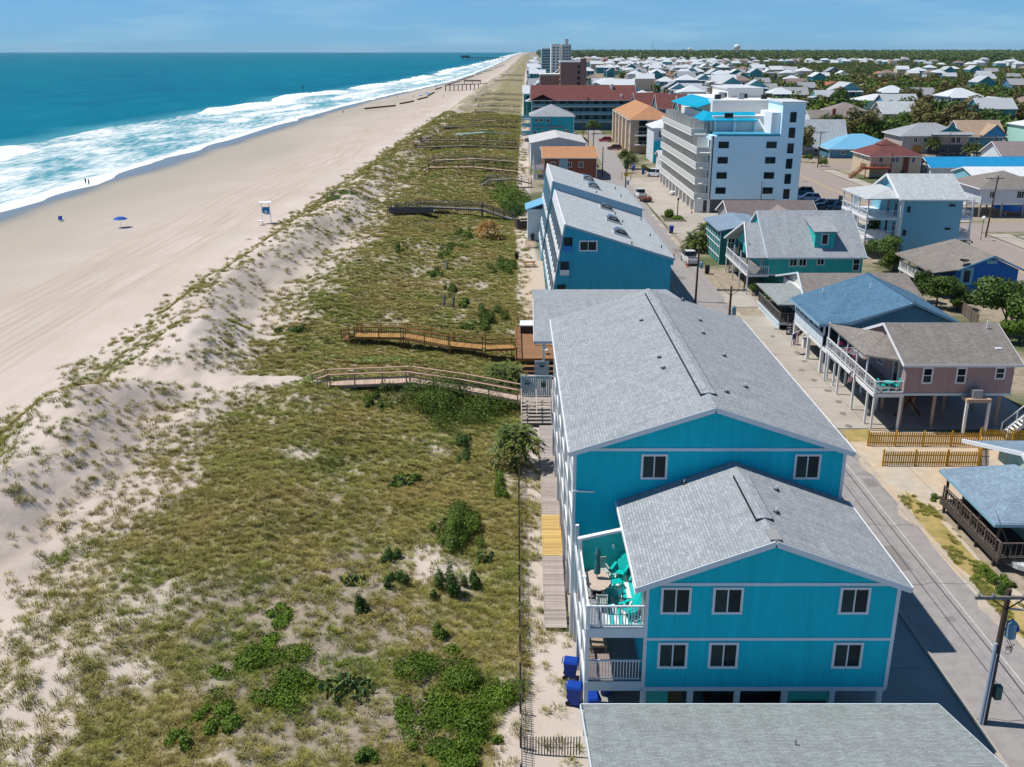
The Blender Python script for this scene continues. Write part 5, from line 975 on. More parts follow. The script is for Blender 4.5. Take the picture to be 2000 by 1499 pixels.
MB().box(39.6, 43.2, 276.6, 276.98, .2, 6.0).build('lower_wall', mat('teal_siding', ()), T); b = MB(); b.slab([(42, 275, 5.6), (48, 275, 5.6), (48, 277, 6.2), (42, 277, 6.2)], .12); b.build('porch_roof', METW, T)
for x in (43.4, 47.6): MB().box(x, x + .2, 275.1, 275.3, 0, 5.5).build('post', WHITE, T)
MB().box(42.4, 48, 275.1, 276.9, 2.7, 2.9).build('porch_floor', WHITE, T)
T = house('beach_house', 'small white porch house with pale roof and stairs close to the street, before the hotel', 38.6, 46, 256, 264, 0, 3.8, 'gx', 1.2, .5, WLAP, SHW, [('S', 41, 2.2, 2.2, 1.4), ('W', 259, 2.2, 1, 1.2)]); stairs(T, (37.6, 253, 0), (38.2, 256, 1.6), 1.4, 8, WHITE, WHITE)
# towers
T = thing('tower_block', 'plain brown brick tower with white parapet and lower brown annex', 'building', (32, 560, 0)); BRT = mat('brown_tower_brick', (.25, .155, .135), .9, .06, .15)
MB().box(26.5, 39.5, 555, 575, 0, 23.6).build('wall', BRT, T); MB().box(26.2, 37.2, 554.8, 575, 23.6, 24.2).build('parapet', WHITE, T); MB().box(37.4, 40.6, 554.6, 562, 0, 25.6).build('stair_tower', BRT, T); MB().box(15.6, 26.4, 562, 580, 0, 16.8).build('annex', BRT, T); MB().box(15.4, 26.4, 561.8, 580, 16.8, 17.5).build('annex_parapet', WHITE, T)
for j in range(7): MB().box(26.3, 26.48, 555.2, 574, 2.2 + 3 * j, 3.2 + 3 * j).build('balcony', TANS, T); window(T, (36.4, 554.98, 21.4 - 3.0 * j), 1.3, 1.7, 0, 1, BRT)
T = thing('tower_block', 'tall cream tower with dark window bands, highest building on the shore', 'building', (52, 1100, 0))
MB().box(42, 53, 1095, 1120, 0, 34.5).build('wall', HWW, T); MB().box(53, 63, 1090, 1115, 0, 35.5).build('wall', mat('pale_grey_concrete', (.58, .57, .53), .85, .05, .2), T); MB().box(56.5, 60, 1092, 1098, 35.5, 41).build('lift_tower', mat('pale_grey_concrete', ()), T); MB().box(42, 52, 1094.5, 1121, 34.5, 36).build('parapet', HWW, T)
for j in range(11):
    for x in (45, 49): MB().box(x - 1.1, x + 1.1, 1094.9, 1095, 2 + 2.95 * j, 3.7 + 2.95 * j).build('window', GLASSB, T)
    for x in (55.5, 58.5, 61.3): MB().box(x - .9, x + .9, 1089.9, 1090, 2 + 2.95 * j, 3.8 + 2.95 * j).build('window', GLASSB, T)
T = thing('tower_block', 'pale blue tower standing just seaward of the cream tower', 'building', (36, 1150, 0)); MB().box(33, 44, 1140, 1165, 0, 31).build('wall', mat('pale_blue_concrete', (.30, .48, .58), .85, .05), T)
for j in range(10): MB().box(33.5, 43.5, 1139.9, 1140, 1.8 + 2.95 * j, 3.4 + 2.95 * j).build('window_band', GLASSB, T)
MB().box(33, 44, 1139.8, 1165.2, 31, 31.8).build('parapet', WHITE, T)
# ---------------------------------------------------------------- houses inland of the avenue
HS = [
 ('two-storey cream house with maroon hip roof and rust-red stairs', 89, 101.5, 245, 258, 0, 5.3, 'hip', 2.9, .6, CREAM, SHR, [('S', 91.5, 4.2, .8, 1.2), ('S', 94.6, 4.2, .7, 1.1), ('S', 95.6, 4.2, .7, 1.1), ('S', 99.6, 4.2, .8, 1.2), ('S', 94, 1.3, .8, 1.1), ('S', 97, 1.3, .8, 1.1), ('W', 247.5, 4.2, .8, 1), ('W', 250.5, 4.2, .8, 1), ('W', 254, 4.2, .8, 1)]),
 ('long low house with sky-blue metal roof beyond the cream house', 93, 114.5, 290, 308, 0, 2.7, 'hip', 3.4, .6, mat('steel_blue_lap', ()), METS, [('S', 97, 1.6, 1, 1)]),
 ('house with one huge plain grey gable roof behind the hotel', 88.8, 101.4, 300, 312, 0, 2.2, 'gx', 7.6, .4, GREYL, mat('light_grey_membrane', ()), [('S', 92, 1.2, 1, 1)]),
 ('two-storey beige house with light grey hip roof and shaded garage', 119, 139, 303, 318, 0, 5.5, 'hip', 3.0, .8, mat('pink_grey_lap', (.48, .42, .40), .85, .05, 1, 'lap', pitch=.2), SHG, [('S', 123, 4, 1, 1.1), ('S', 126, 4, 1, 1.1), ('S', 136, 4, 1.2, 1.6), ('S', 134.4, 4, 1.2, 1.6)]),
 ('house with tan roof and blue front gable next to the beige two-storey', 138.5, 151, 306, 318, 1.8, 5.2, 'gx', 4.0, .8, BLUEW, SHT, [('S', 143, 4, 1, 1.2), ('S', 149, 4, 1, 1.4)]),
 ('mint green tall house cut off by the edge of the view', 154, 166, 297, 310, 0, 8.6, 'hip', 1.8, .5, MINT, METW, [('S', 157, 6.8, .9, 1.2), ('S', 157, 3.2, .9, 1.2)]),
 ('long low building with brilliant blue metal roof', 103.5, 137, 243, 252, 0, 2.7, 'gx', 1.9, .6, WLAP, METB, [('W', 246, 1.6, 1, 1), ('W', 249, 1.6, 1, 1)]),
 ('long shed with ribbed white roof in front of the brilliant blue roof', 104.5, 131, 222, 233, 0, 3.0, 'gx', 1.4, .4, SKYW, METW, []),
 ('white raised cottage with dark-shuttered windows and brown hip roof', 88.5, 101, 184, 196, 2.6, 5.6, 'hip', 2.2, .8, WLAP, SHD, [('S', 90.4, 4.2, .7, 1.1), ('S', 96.0, 4.2, .9, 1.2), ('S', 97.6, 4.2, .9, 1.2)]),
 ('white gabled bungalow with mauve-brown roof near the edge of the view', 130, 146, 262, 274, 0, 3.6, 'gx', 3.0, .6, WLAP, mat('mauve_shingle', (.29, .24, .24), .95, .1, .8, 'shingle', pitch=.15), [('W', 266, 1.8, 1.2, 1.2), ('S', 135, 2, 1.2, 1.2)]),
 ('aqua house with white hip roof alone above the tree clump', 167, 187, 480, 495, 0, 7.4, 'hip', 2.4, .8, MINT, METW, [('S', 178, 6, 2, 1.6), ('S', 182, 6, 2, 1.6), ('S', 185.4, 6, 1.4, 1.6)]),
 ('grey hip-roofed house below the aqua house', 150, 164, 405, 420, 0, 5.8, 'gx', 4.2, .6, GREYL, mat('light_grey_membrane', ()), [('S', 156, 4, 1.2, 1.2), ('S', 160, 4, 1.2, 1.2)]),
 ('brown-roofed house with a brick chimney behind the hotel', 118, 137, 395, 408, 0, 4.8, 'gx', 2.4, .6, WLAP, SHD, [('S', 121, 3, 1.2, 1.2), ('S', 126, 3, 1.2, 1.2), ('S', 131, 3, 1.2, 1.2)]),
 ('weathered grey house with two low hips behind the hotel', 137, 152, 430, 444, 0, 5.4, 'hip', 3.0, .6, SKYW, mat('taupe_shingle', ()), [('S', 141, 3.4, 1.4, 1.4), ('S', 147, 3.4, 1.4, 1.4)]),
]
for i, h in enumerate(HS):
    kw = dict(stilts=(3, 2)) if h[5] > 1 else {}
    T = house('beach_house', h[0], *h[1:], **kw)
    if i == 0:
        MB().box(97.2, 98.4, 244.6, 245, 0, 5.3).build('chimney_panel', mat('maroon_shingle', ()), T); RUST = mat('rust_timber', (.30, .07, .03), .85, .15)
        deck(T, 86.6, 93, 241.5, 245, 2.6, RUST, 'WS', 1.0, [(86.8, 241.7), (92.8, 241.7)], RUST, fasc=RUST, bal=.3); stairs(T, (83.4, 242.6, 0), (86.6, 242.6, 2.6), 1.3, 12, RUST, RUST); roofparts(T, 93, 96, 249.5, 253, 7.6, 'hip', 1.0, .4, SHR, None)
    if i == 3: MB().box(127, 138.5, 302.4, 302.99, 0, 2.6).build('garage', mat('dark_carport', ()), T); MB().box(122.5, 125, 302.8, 302.99, 0, 2.4).build('garage_door', mat('orange_door', (.45, .22, .05), .7), T); b = MB(); b.slab([(127, 299.5, 5.9), (140, 299.5, 5.9), (140, 303, 6.4), (127, 303, 6.4)], .15); b.build('porch_roof', SHG, T); b = MB(); b.wallpoly((130, 302.9), (137, 302.9), [(0, 6.5), (7, 6.5), (3.5, 8.2)], .1); b.build('front_gable', mat('dark_teal_base', ()), T)
    if i == 4: gable('front_gable', 144, 150.5, 303.5, 307, 5.0, 5.4, 8.4, mat('cobalt_lap', (.05, .25, .5), .8), T); b = MB(); b.slab([(143.5, 303, 5.4), (147.25, 303, 8.6), (147.25, 309, 8.6), (143.5, 307, 5.4)], .15); b.slab([(147.25, 303, 8.6), (151, 303, 5.4), (151, 307, 5.4), (147.25, 309, 8.6)], .15); b.build('gable_roof', SHT, T)
    if i == 8: deck(T, 86, 88.5, 184.5, 190, 2.6, GREYW, 'WS', 1.0, [(86.1, 184.7)], WHITE, bal=.2); [MB().box(x - .75, x - .5, 183.9, 183.98, 3.6, 4.8).build('shutter', DARKIN, T) for x in (96.0, 97.6, 98.85)]
    if i == 12: MB().box(126.2, 127.4, 394.6, 395.6, 0, 8.2).build('chimney', mat('red_brick', ()), T)
# ---------------------------------------------------------------- boardwalk, walkovers, fences
def zz(x, y): return float(tz(np.array([x]), np.array([y]))[0])
BOARD = mat('boardwalk_plank', (.40, .345, .315), .9, .16, 3, 'board'); BOARDY = mat('new_plank', (.60, .41, .15), .85, .1, 3, 'board'); BOARDT = mat('tan_plank', (.52, .39, .31), .85, .12, 3, 'board'); BOARDB = mat('brown_plank', (.44, .25, .085), .85, .14, 3, 'board')
T = thing('boardwalk', 'grey plank boardwalk along the turquoise blocks, with one stretch of new yellow planks', 'boardwalk', (2.4, 60, 0))
q = random.Random(5); n = 212
mg = shared(('bplank', 'g'), lambda: MB().box(-.62, .62, -.066, .066, -.04, 0), BOARD); my = shared(('bplank', 'y'), lambda: MB().box(-.64, .64, -.066, .066, -.04, 0), BOARDY)
for i in range(n):
    y = 45.5 + i * .1415; x = 2.38 + (y - 45.5) * .0175; yl = 53.3 < y < 58.9
    link('plank', my if yl else mg, T, None, None, Vector((x + q.uniform(-.012, .012), y, .30 + q.uniform(-.006, .006) + (.03 if yl else 0))) - offs(T), q.uniform(-.006, .006))
for dx in (-.5, .5): MB().beam((2.38 + dx, 45.5, .18), (2.9 + dx, 75.4, .18), .08, .16).build('joist', DARKW, T)
def walkover(label, pts, w, m, rm, hr=1.05, near=False, mid=True, post=2.2, wt=.1, gap=True, cat='boardwalk', mesh_=False):
    P = [Vector(p) for p in pts]; T = thing('walkover', label, cat, tuple(P[0]), 0)
    L_ = MB() if not near else None
    for a, b in zip(P, P[1:]):
        d = b - a; s = Vector((-d.y, d.x, 0)).normalized() * w / 2; ang = math.atan2(d.y, d.x); k = max(1, int(d.length / .15))
        if near:
            st = d.length / k; me = shared(('wplank', round(st, 3), round(w, 2), m.name), lambda: MB().box(-st / 2 + .006, st / 2 - .006, -w / 2, w / 2, -.045, 0), m)
            for i in range(k): link('plank', me, T, None, None, a + d * ((i + .5) / k) - offs(T), ang)
        else: L_.slab([a - s, b - s, b + s, a + s], .12)
        for sg in (-1, 1):
            o = s * sg; up = Vector((0, 0, hr)); MB().beam(a + o + up, b + o + up, wt, .05).build('top_rail', rm, T); MB().beam(a + o - Vector((0, 0, .15)), b + o - Vector((0, 0, .15)), .06, .22).build('stringer', rm, T)
            if mid: MB().beam(a + o + up * .55, b + o + up * .55, .05, .1).build('mid_rail', rm, T)
            pl = [p + Vector((0, 0, 0)) for p in pts_on(a + o, b + o, post)]
            copies(T, 'post', pl, ('wpost', rm.name, hr), lambda: MB().box(-.05, .05, -.05, .05, -1.4, hr), rm)
            if mesh_:
                nb = MB()
                for p in pts_on(a + o, b + o, .22): nb.box(p.x - .012, p.x + .012, p.y - .012, p.y + .012, p.z + .02, p.z + hr - .05)
                nb.build('picket', rm, T, None, 'stuff')
    if not near: L_.build('deck_planks', m, T, None, 'stuff')
    return T
T = walkover('tan plank walkover with pinkish handrails running from the grey gates to the sand path', [G(1016, 778, 1.25), G(905, 757, 1.7), G(800, 742, 1.95), G(640, 748, 1.95), G(616, 756, 1.75)], 1.5, BOARDT, mat('tan_rail', (.50, .33, .24), .85, .12), 1.0, True, True, 2.4, .22)
T = walkover('brown timber walkover with dark rails leading seaward from the hot tub deck', [G(1003, 676, 1.7), G(945, 678, 1.8), G(882, 672, 1.95), G(790, 655, 2.3), G(695, 654, 2.3), G(680, 660, 1.6)], 1.55, BOARDB, BROWN, 1.05, True, True, 2.6, .12, mesh_=True)
T = walkover('dark grey walkover with bench platform crossing the dune behind the shed-roofed block', [G(1003, 428, .6), G(985, 423, 1.0), G(942, 408, 2.4), G(842, 404, 2.5), G(772, 409, 2.4), G(764, 416, 1.5)], 1.5, GREYW, mat('slate_timber', (.11, .11, .12), .9, .2), 1.05, False, True, 2.4, .12, mesh_=True)
a = G(808, 408, 2.45); MB().box(a.x - 4, a.x + 4, a.y - 4.2, a.y - .9, 2.3, 2.45).build('platform', GREYW, T); MB().box(a.x - 4, a.x + 4, a.y - 4.3, a.y - 4.2, 2.4, 3.4).build('bench_back', mat('slate_timber', ()), T); MB().box(a.x - 3.8, a.x + 3.8, a.y - 4.15, a.y - 3.7, 2.85, 2.93).build('bench', mat('pale_bench', (.5, .5, .48), .8), T)
FW = [('pale-decked walkover in the middle distance, seaward end stepping down', 1010, 335, 838, 327, TANW, DARKW), ('tan-topped walkover with short bench beyond the pale-decked one', 1008, 316, 848, 313, TANW, GREYW), ('dark twin-railed walkover with seven posts, beyond the orange-roofed house', 1012, 289, 812, 288, GREYW, DARKW),
 ('dark walkover just beyond the twin-railed one', 1008, 279, 822, 274, GREYW, DARKW), ('pale aqua walkover ramp without rails', 994, 261, 892, 263, mat('aqua_paint', (.45, .62, .58), .8), mat('aqua_paint', ())), ('grey walkover reaching farthest down the dune beside the aqua ramp', 1010, 248, 845, 250, GREYW, DARKW),
 ('thin pale walkover before the turquoise house', 1012, 237, 922, 239, TANW, GREYW), ('low grey walkover opposite the turquoise house', 1014, 219, 930, 218, GREYW, GREYW), ('dark walkover level with the maroon roofs', 1014, 208, 935, 207, GREYW, DARKW), ('long dim walkover below the beach pier', 1016, 196, 930, 196, GREYW, DARKW), ('dim walkover below the green-roofed houses', 1018, 186, 945, 185, GREYW, DARKW), ('pale short walkover by the brown annex', 1020, 158, 965, 158, TANW, GREYW), ('pale far walkover under the tower blocks', 1022, 148, 978, 148, TANW, GREYW), ('grey walkover with kinked end near the palm shrubs', 1035, 357, 955, 352, GREYW, GREYW)]
for lb, u0, v0, u1, v1, m, rm in FW:
    a, c = G(u0, v0, 1.0), G(u1, v1, 2.2); md = a.lerp(c, .5); md.z = 2.2; walkover(lb, [a, md, c, c + Vector((-1.8, 0, -1.2))] if 'aqua' not in lb else [a, md, c], 1.6, m, rm, 1.0 if 'aqua' not in lb else .2, False, 'aqua' not in lb, 3.2, .14)
# gates and stairs at the end of the boardwalk
T = thing('gate_landing', 'grey board gates above wooden steps at the end of the boardwalk', 'gate', (2.1, 77, 0))
stairs(T, (2.05, 75.5, .32), (2.05, 78.2, 1.5), 2.5, 7, WOOD, WOOD, False); MB().box(.8, 3.4, 78.2, 80.2, 1.35, 1.5).build('landing', WOOD, T)
GPAN = mat('blue_grey_board', (.40, .47, .50), .8, .08, 2); SIGNG = mat('green_sign', (.01, .10, .075), .6, .3, 8)
for x0_, x1_, y, z0, z1 in ((.82, 2.05, 79.3, 1.55, 3.3), (2.08, 3.35, 79.35, 1.55, 3.3), (2.05, 3.4, 84.2, 1.6, 3.1)):
    k = int((x1_ - x0_) / .16); copies(T, 'board', [(x0_ + (i + .5) * (x1_ - x0_) / k, y, z0) for i in range(k)], ('gboard', round(z1 - z0, 2), k), lambda: MB().box(-.074, .074, -.02, .02, 0, z1 - z0), GPAN); MB().box(x0_, x1_, y - .03, y + .03, z1, z1 + .06).build('gate_rail', PALE, T)
for x, w_, h_, y, z in ((1.35, .42, .3, 79.24, 2.75), (2.75, .4, .55, 79.28, 2.6), (2.75, .42, .32, 84.14, 2.75)): MB().box(x - w_ / 2, x + w_ / 2, y - .03, y, z - h_ / 2, z + h_ / 2).build('sign', SIGNG, T); MB().box(x - w_ / 2 + .05, x + w_ / 2 - .05, y - .034, y - .03, z + h_ / 2 - .1, z + h_ / 2 - .05).build('sign_line', WHITE, T)
for x in (.8, 2.06, 3.4): MB().box(x - .06, x + .06, 79.2, 79.32, .3, 3.4).build('post', PALE, T); MB().beam((x, 75.6, 1.3), (x, 78.3, 2.5), .07, .07).build('handrail', mat('pinkish_rail', (.55, .45, .40), .8), T)
# sand fence
FENW = mat('fence_slat', (.17, .14, .12), .9, .2, 4, 'board')
T = thing('sand_fence', 'thin dark slat fence between the dune grass and the sandy strip', 'fence', (.45, 50, 0))
sl = [(.42 + .0035 * (y - 33), y) for y in np.arange(33.5, 71.5, .155)]
copies(T, 'slat', [(x, y, zz(x, y)) for x, y in sl], ('fslat',), lambda: MB().box(-.012, .012, -.022, .022, 0, .95), FENW)
copies(T, 'post', [(.38 + .0035 * (y - 33), y, zz(.4, y)) for y in np.arange(33.5, 72, 2.4)], ('fpost',), lambda: MB().tube((0, 0, -.1), (0, 0, 1.15), .05, n=7), DARKW)
for h in (.3, .75): MB().path([(.43 + .0035 * (y - 33), y, zz(.42, y) + h) for y in np.arange(33.5, 71.6, 2.4)], .012, 4).build('wire', STEEL, T)
T = thing('sand_fence', 'short slat fence crossing the sandy strip at the bottom edge', 'fence', (1.7, 35.6, 0))
copies(T, 'slat', [(.55 + .13 * i, 35.6, .1 + .02 * math.sin(i * 2.1)) for i in range(20)], ('fslat2',), lambda: MB().box(-.025, .025, -.012, .012, 0, 1.0), FENW); MB().path([(.5, 35.6, .5), (3.1, 35.6, .5)], .012, 4).build('wire', STEEL, T)
# yellow picket fences
YP = mat('yellow_pine', (.53, .31, .035), .8, .12, 4, 'board')
def picket(label, p, q, h, gap=.17, w=.11, m=None):
    m = m or YP
    p = Vector(p); q = Vector(q); T = thing('picket_fence', label, 'fence', tuple(p), 0); d = (q - p).normalized(); ang = math.atan2(d.y, d.x); off = offs(T)
    me = shared(('picket', h, w, m.name), lambda: MB().add([(-w / 2, -.01, .06), (w / 2, -.01, .06), (w / 2, -.01, h - .06), (0, -.01, h), (-w / 2, -.01, h - .06), (-w / 2, .01, .06), (w / 2, .01, .06), (w / 2, .01, h - .06), (0, .01, h), (-w / 2, .01, h - .06)], [(0, 1, 2, 3, 4), (9, 8, 7, 6, 5)] + [((i + 1) % 5, i, 5 + i, 5 + (i + 1) % 5) for i in range(5)]), m)
    for a in pts_on(p, q, gap): link('picket', me, T, None, None, a - off, ang)
    for z in (.3, h - .35): MB().beam(p + Vector((0, .04, z)), q + Vector((0, .04, z)), .05, .09).build('rail', m, T)
    copies(T, 'post', pts_on(p + Vector((0, .09, 0)), q + Vector((0, .09, 0)), 2.4), ('ypost', h, m.name), lambda: MB().box(-.055, .055, -.055, .055, 0, h + .1), m); return T
picket('yellow picket fence nearer the pink house', G(1695, 872), G(1912, 874), 1.25); picket('yellow picket fence nearer the blue-roofed porch house', G(1724, 911), G(1912, 911), 1.25)
picket('taller yellow picket fence running on past the two low ones', G(1912, 878), G(2040, 880), 1.7)
a = G(1912, 874); c = G(1912, 911); picket('short yellow picket return joining the two low fences', a, c, 1.3)
picket('weathered board fence beside the yard trees', G(1862, 598), G(1908, 640), 1.5, .2, .18, FENW)
# poles and wires
def pole(label, x, y, h, arm=True, lean=0, can=None, r=.15, m=None, armd=(1, 0)):
    T = thing('utility_pole', label, 'utility pole', (x, y, 0)); m = m or POLEM
    MB().tube((x, y, 0), (x + lean, y, h), r, r * .68, 10).build('pole', m, T)
    if arm:
        ax, ay = armd; z = h - .35; MB().beam((x - 1.5 * ax, y - 1.5 * ay - .14, z), (x + 1.5 * ax, y + 1.5 * ay - .14, z), .12, .14).build('crossarm', GREYW, T)
        for s in (-1, 1):
            MB().beam((x, y - .14, z - .6), (x + .75 * s * ax, y + .75 * s * ay - .14, z - .05), .04, .05).build('arm_brace', BLACK, T)
            for k in (.7, 1.35): MB().lathe([(.04, 0), (.06, .08), (.03, .16)], 7, (x + k * s * ax, y + k * s * ay - .14, z + .07)).build('insulator', STEEL, T)
    if can: MB().lathe([(.2, 0), (.24, .04), (.24, .75), (.12, .86), (.03, .98)], 12, (x + .42, y - .1, can)).build('transformer', mat('transformer_blue', (.18, .34, .42), .5), T); MB().beam((x, y, can + .4), (x + .3, y - .05, can + .4), .08, .08).build('bracket', STEEL, T)
    return T
T = pole('tall utility pole with grey conduit and transformer by the kerb, lower right', 22.25, 38, 7.15, True, .05, 4.7, .17)
MB().tube((22.02, 37.85, 0), (22.08, 37.88, 4.4), .075, n=8).build('conduit', mat('pale_conduit', (.42, .50, .58), .5), T); MB().tube((22.12, 37.78, 0), (22.17, 37.82, 3.9), .04, n=6).build('conduit', mat('pale_conduit', ()), T)
MB().lathe([(.1, 0), (.14, .1), (.08, .3)], 8, (22.85, 37.8, 5.1)).build('fuse', BIN, T); MB().box(22.45, 22.75, 37.75, 38.05, 1.4, 2.1).build('meter_box', mat('green_box', (.05, .14, .12), .6), T)
MB().beam((22.4, 37.9, 6.2), (24.0, 37.9, 6.05), .1, .06).build('lamp_arm', STEEL, T)
for i in range(4):
    b = MB(); b.path([(22.5 + .3 * math.sin(t) * (1 + .1 * i), 37.8, 4.5 - .5 * t / 3 + .25 * math.cos(t * 1.5 + i)) for t in np.linspace(0, 3.1, 8)], .014, 4); b.build('jumper_wire', BLACK, T)
pole('utility pole with low blue transformer beyond the long block roof', 22.5, 97, 7.1, True, 0, 4.1); pole('bare-topped dark pole beside the shed-roofed block with hanging transformer', 23.1, 118.6, 6.9, False, .05, 4.3)
pole('slim pole at the sea corner of the mint house', 30.5, 124.4, 6.3, False, .25, None, .1); pole('utility pole with pale transformer at the head of the hotel forecourt', 22.5, 194, 7.8, False, 0, 4.8); pole('dark pole right beside the orange-roofed brick house', 22.5, 245, 7.4, False, 0, None)
pole('thin street pole between the brick house and tan block, first of the far three', 23, 281, 8, False); pole('thin street pole, middle one of the far three along the narrow street', 23.3, 304, 8.5, False); pole('thin street pole, last of the far three before the maroon complex', 23.6, 331, 8.8, False)
pole('utility pole with small crossarm near the sky-blue metal roof', 82.5, 266, 9.6, True); pole('slim pole standing before the cream house', 92.9, 242, 6.2, False, .2, None, .11); pole('tall utility pole on the corner beside the tall sky-blue house', 80.2, 163, 10.2, True, .5); pole('slim dark pole in front of the white hotel wall', 46.2, 181, 7, False, 0, None, .1); pole('slim pole on the near lawn beyond the avenue', 118, 268, 9, False, 0, None, .11)
def wire(label, p, q, sag, r=.018):
    p = Vector(p); q = Vector(q); pts = [p.lerp(q, t) - Vector((0, 0, sag * 4 * t * (1 - t))) for t in np.linspace(0, 1, 15)]
    o = MB().path(pts, r, 5).build('power_line', mat('wire_black', (.03, .03, .035), .6)); tag(o, label, 'power line', 'overhead lines along the street'); return o
for dx, nm in ((-1.35, 'seaward'), (1.35, 'landward')): wire('thin overhead line on the ' + nm + ' insulators of the kerbside poles', (22.25 + dx, 37.8, 7.0), (22.5 + dx, 96.8, 6.95), .7, .007)
for z, r, nm in ((3.55, .028, 'thick low cable'),): wire(nm + ' slung along the kerb between the poles', (22.3, 38, z), (22.55, 97, z + .3), .35, r * .8); wire(nm + ' leaving the lower right pole toward the viewer', (22.3, 38, z), (22.2, 5, z), .2, r)
wire('sagging line from the low transformer pole to the dark pole', (22.6, 97, 6.2), (23.1, 118.6, 6.2), .4, .015); wire('sagging line past the shed-roofed block', (23.1, 118.6, 6.2), (22.5, 194, 7), 1.4, .015); wire('service line crossing down to the blue-roofed porch', (23.9, 37.9, 6.1), (31, 57, 2.9), .5, .012)
# ---------------------------------------------------------------- plants
def tone_attr(me, tones): a = me.attributes.new('tone', 'FLOAT', 'FACE'); a.data.foreach_set('value', np.asarray(tones, np.float32))
def quadmesh(name, V4, tones, m):
    n = len(V4); me = bpy.data.meshes.new(name); me.vertices.add(n * 4); me.vertices.foreach_set('co', V4.reshape(-1).astype(np.float32))
    me.loops.add(n * 4); me.loops.foreach_set('vertex_index', np.arange(n * 4, dtype=np.int32)); me.polygons.add(n); me.polygons.foreach_set('loop_start', np.arange(0, n * 4, 4, dtype=np.int32)); me.update(calc_edges=True)
    tone_attr(me, tones); me.materials.append(m); return me
def leaves(name, n, blobs, size, m, seed=1, up=.35, shell=.55, asp=.55):
    """n leaf faces spread through the volume of some ellipsoids"""
    r = np.random.RandomState(seed); B = np.array(blobs, float); vol = B[:, 3] * B[:, 4] * B[:, 5]; k = r.choice(len(B), n, p=vol ** .75 / (vol ** .75).sum())
    d = r.normal(size=(n, 3)); d /= np.linalg.norm(d, axis=1)[:, None]; rr = shell + (1 - shell) * r.rand(n) ** .6; rr = np.where(r.rand(n) < .2, r.rand(n) ** .4, rr) * r.uniform(.85, 1.12, n)
    c = B[k, :3] + d * B[k, 3:6] * rr[:, None]
    nn = d + r.normal(size=(n, 3)) * .7 + np.array([0, 0, up]); nn /= np.linalg.norm(nn, axis=1)[:, None]
    a = np.cross(nn, r.normal(size=(n, 3))); a /= np.linalg.norm(a, axis=1)[:, None]; b = np.cross(nn, a); s = size * r.uniform(.6, 1.35, n)[:, None]; a = a * s; b = b * s * asp
    V4 = np.stack([c - a, c - b * .9, c + a, c + b * .9], 1); cl = r.rand(len(B))[k]
    return quadmesh(name, V4, np.clip(.6 * cl + .4 * r.rand(n), 0, 1), m)
SHRUBM = mat('wax_myrtle_leaf', (.055, .10, .008), .6, .25, 1.0, 'leaf', (.12, .19, .016)); DARKL = mat('dark_cedar_leaf', (.028, .068, .010), .6, .25, 1, 'leaf', (.065, .12, .016)); VINE = mat('vine_leaf', (.065, .13, .008), .6, .25, .8, 'leaf', (.15, .235, .016))
LIVE = mat('live_oak_leaf', (.05, .10, .016), .6, .25, .3, 'leaf', (.12, .185, .028)); BROWNL = mat('bronzed_leaf', (.11, .105, .030), .65, .25, .3, 'leaf', (.18, .155, .045)); PALML = mat('palm_leaf', (.06, .10, .016), .55, .25, 1, 'leaf', (.16, .20, .04)); YUCL = mat('dead_yucca_leaf', (.46, .24, .045), .7, .2, 1, 'leaf', (.30, .17, .05))
BARK = mat('bark', (.11, .085, .065), .95, .25, 4)
def limbs(h, spread, q, n=5, r=.14):
    b = MB(); b.tube((0, 0, -.1), (q.uniform(-.1, .1), q.uniform(-.1, .1), h * .45), r, r * .7, 8); b.v = b.v
    for i in range(n):
        a = 6.28 * i / n + q.random(); z0 = h * q.uniform(.25, .45); b.tube((0, 0, z0), (spread * math.cos(a) * .6, spread * math.sin(a) * .6, h * q.uniform(.6, .85)), r * .5, r * .15, 6)
    return b
def shrub(label, loc, blobs, n, size, m, seed, cat='shrub', name='shrub', group=None, up=.35):
    n = int(n * 2.4); size *= .66
    T = thing(name, label, cat, loc, 0, group, local=True); link('foliage', leaves('foliage', n, blobs, size, m, seed, up), T); q = random.Random(seed); b = MB()
    for i in range(4):
        B = blobs[(i * 3) % len(blobs)]; b.tube((B[0] * .3, B[1] * .3, -.1), (B[0], B[1], B[2]), .035, .012, 5)
    b.build('stem', BARK, T, None, 'stuff'); return T
def patch(label, u, v, ru, rv, h, n, size, m, seed, k=16, cat='shrub', name='shrub', z=1.0, flat=.6, holes=.0):
    """a spreading shrub filling an ellipse of the photo's ground"""
    c = G(u, v, z); e = G(u + ru, v, z); f = G(u, v - rv, z); rx, ry = abs(e.x - c.x), abs(f.y - c.y); q = random.Random(seed); bl = []
    for i in range(k):
        a = q.random() * 6.283; r = q.random() ** .5 * .82; x, y = rx * r * math.cos(a), ry * r * math.sin(a); 
        if i % 3 == 0: r = q.uniform(.8, 1.18); x, y = rx * r * math.cos(a), ry * r * math.sin(a)
        hh = h * (1 - .55 * min(r, 1)) * q.uniform(.55, 1.3); w = q.uniform(.13, .23) if i % 3 == 0 else q.uniform(.24, .42)
        bl.append((x, y, zz(c.x + x, c.y + y) - zz(c.x, c.y) + hh * .45, max(.22, rx * w), max(.22, ry * w * q.uniform(.7, 1.3)), hh * flat))
    return shrub(label, (c.x, c.y, zz(c.x, c.y)), bl, n, size, m, seed, cat, name)
patch('large dark green wax myrtle thicket just below the tan walkover', 880, 785, 118, 42, 2.2, 9000, .13, SHRUBM, 11, 26)
patch('dark rounded bush growing beside the slat fence, midway along it', 893, 1045, 48, 55, 1.5, 4200, .11, SHRUBM, 12, 14)
patch('green vine-covered mound spreading beside the bottom of the slat fence', 880, 1345, 118, 78, .75, 9000, .10, VINE, 13, 26)
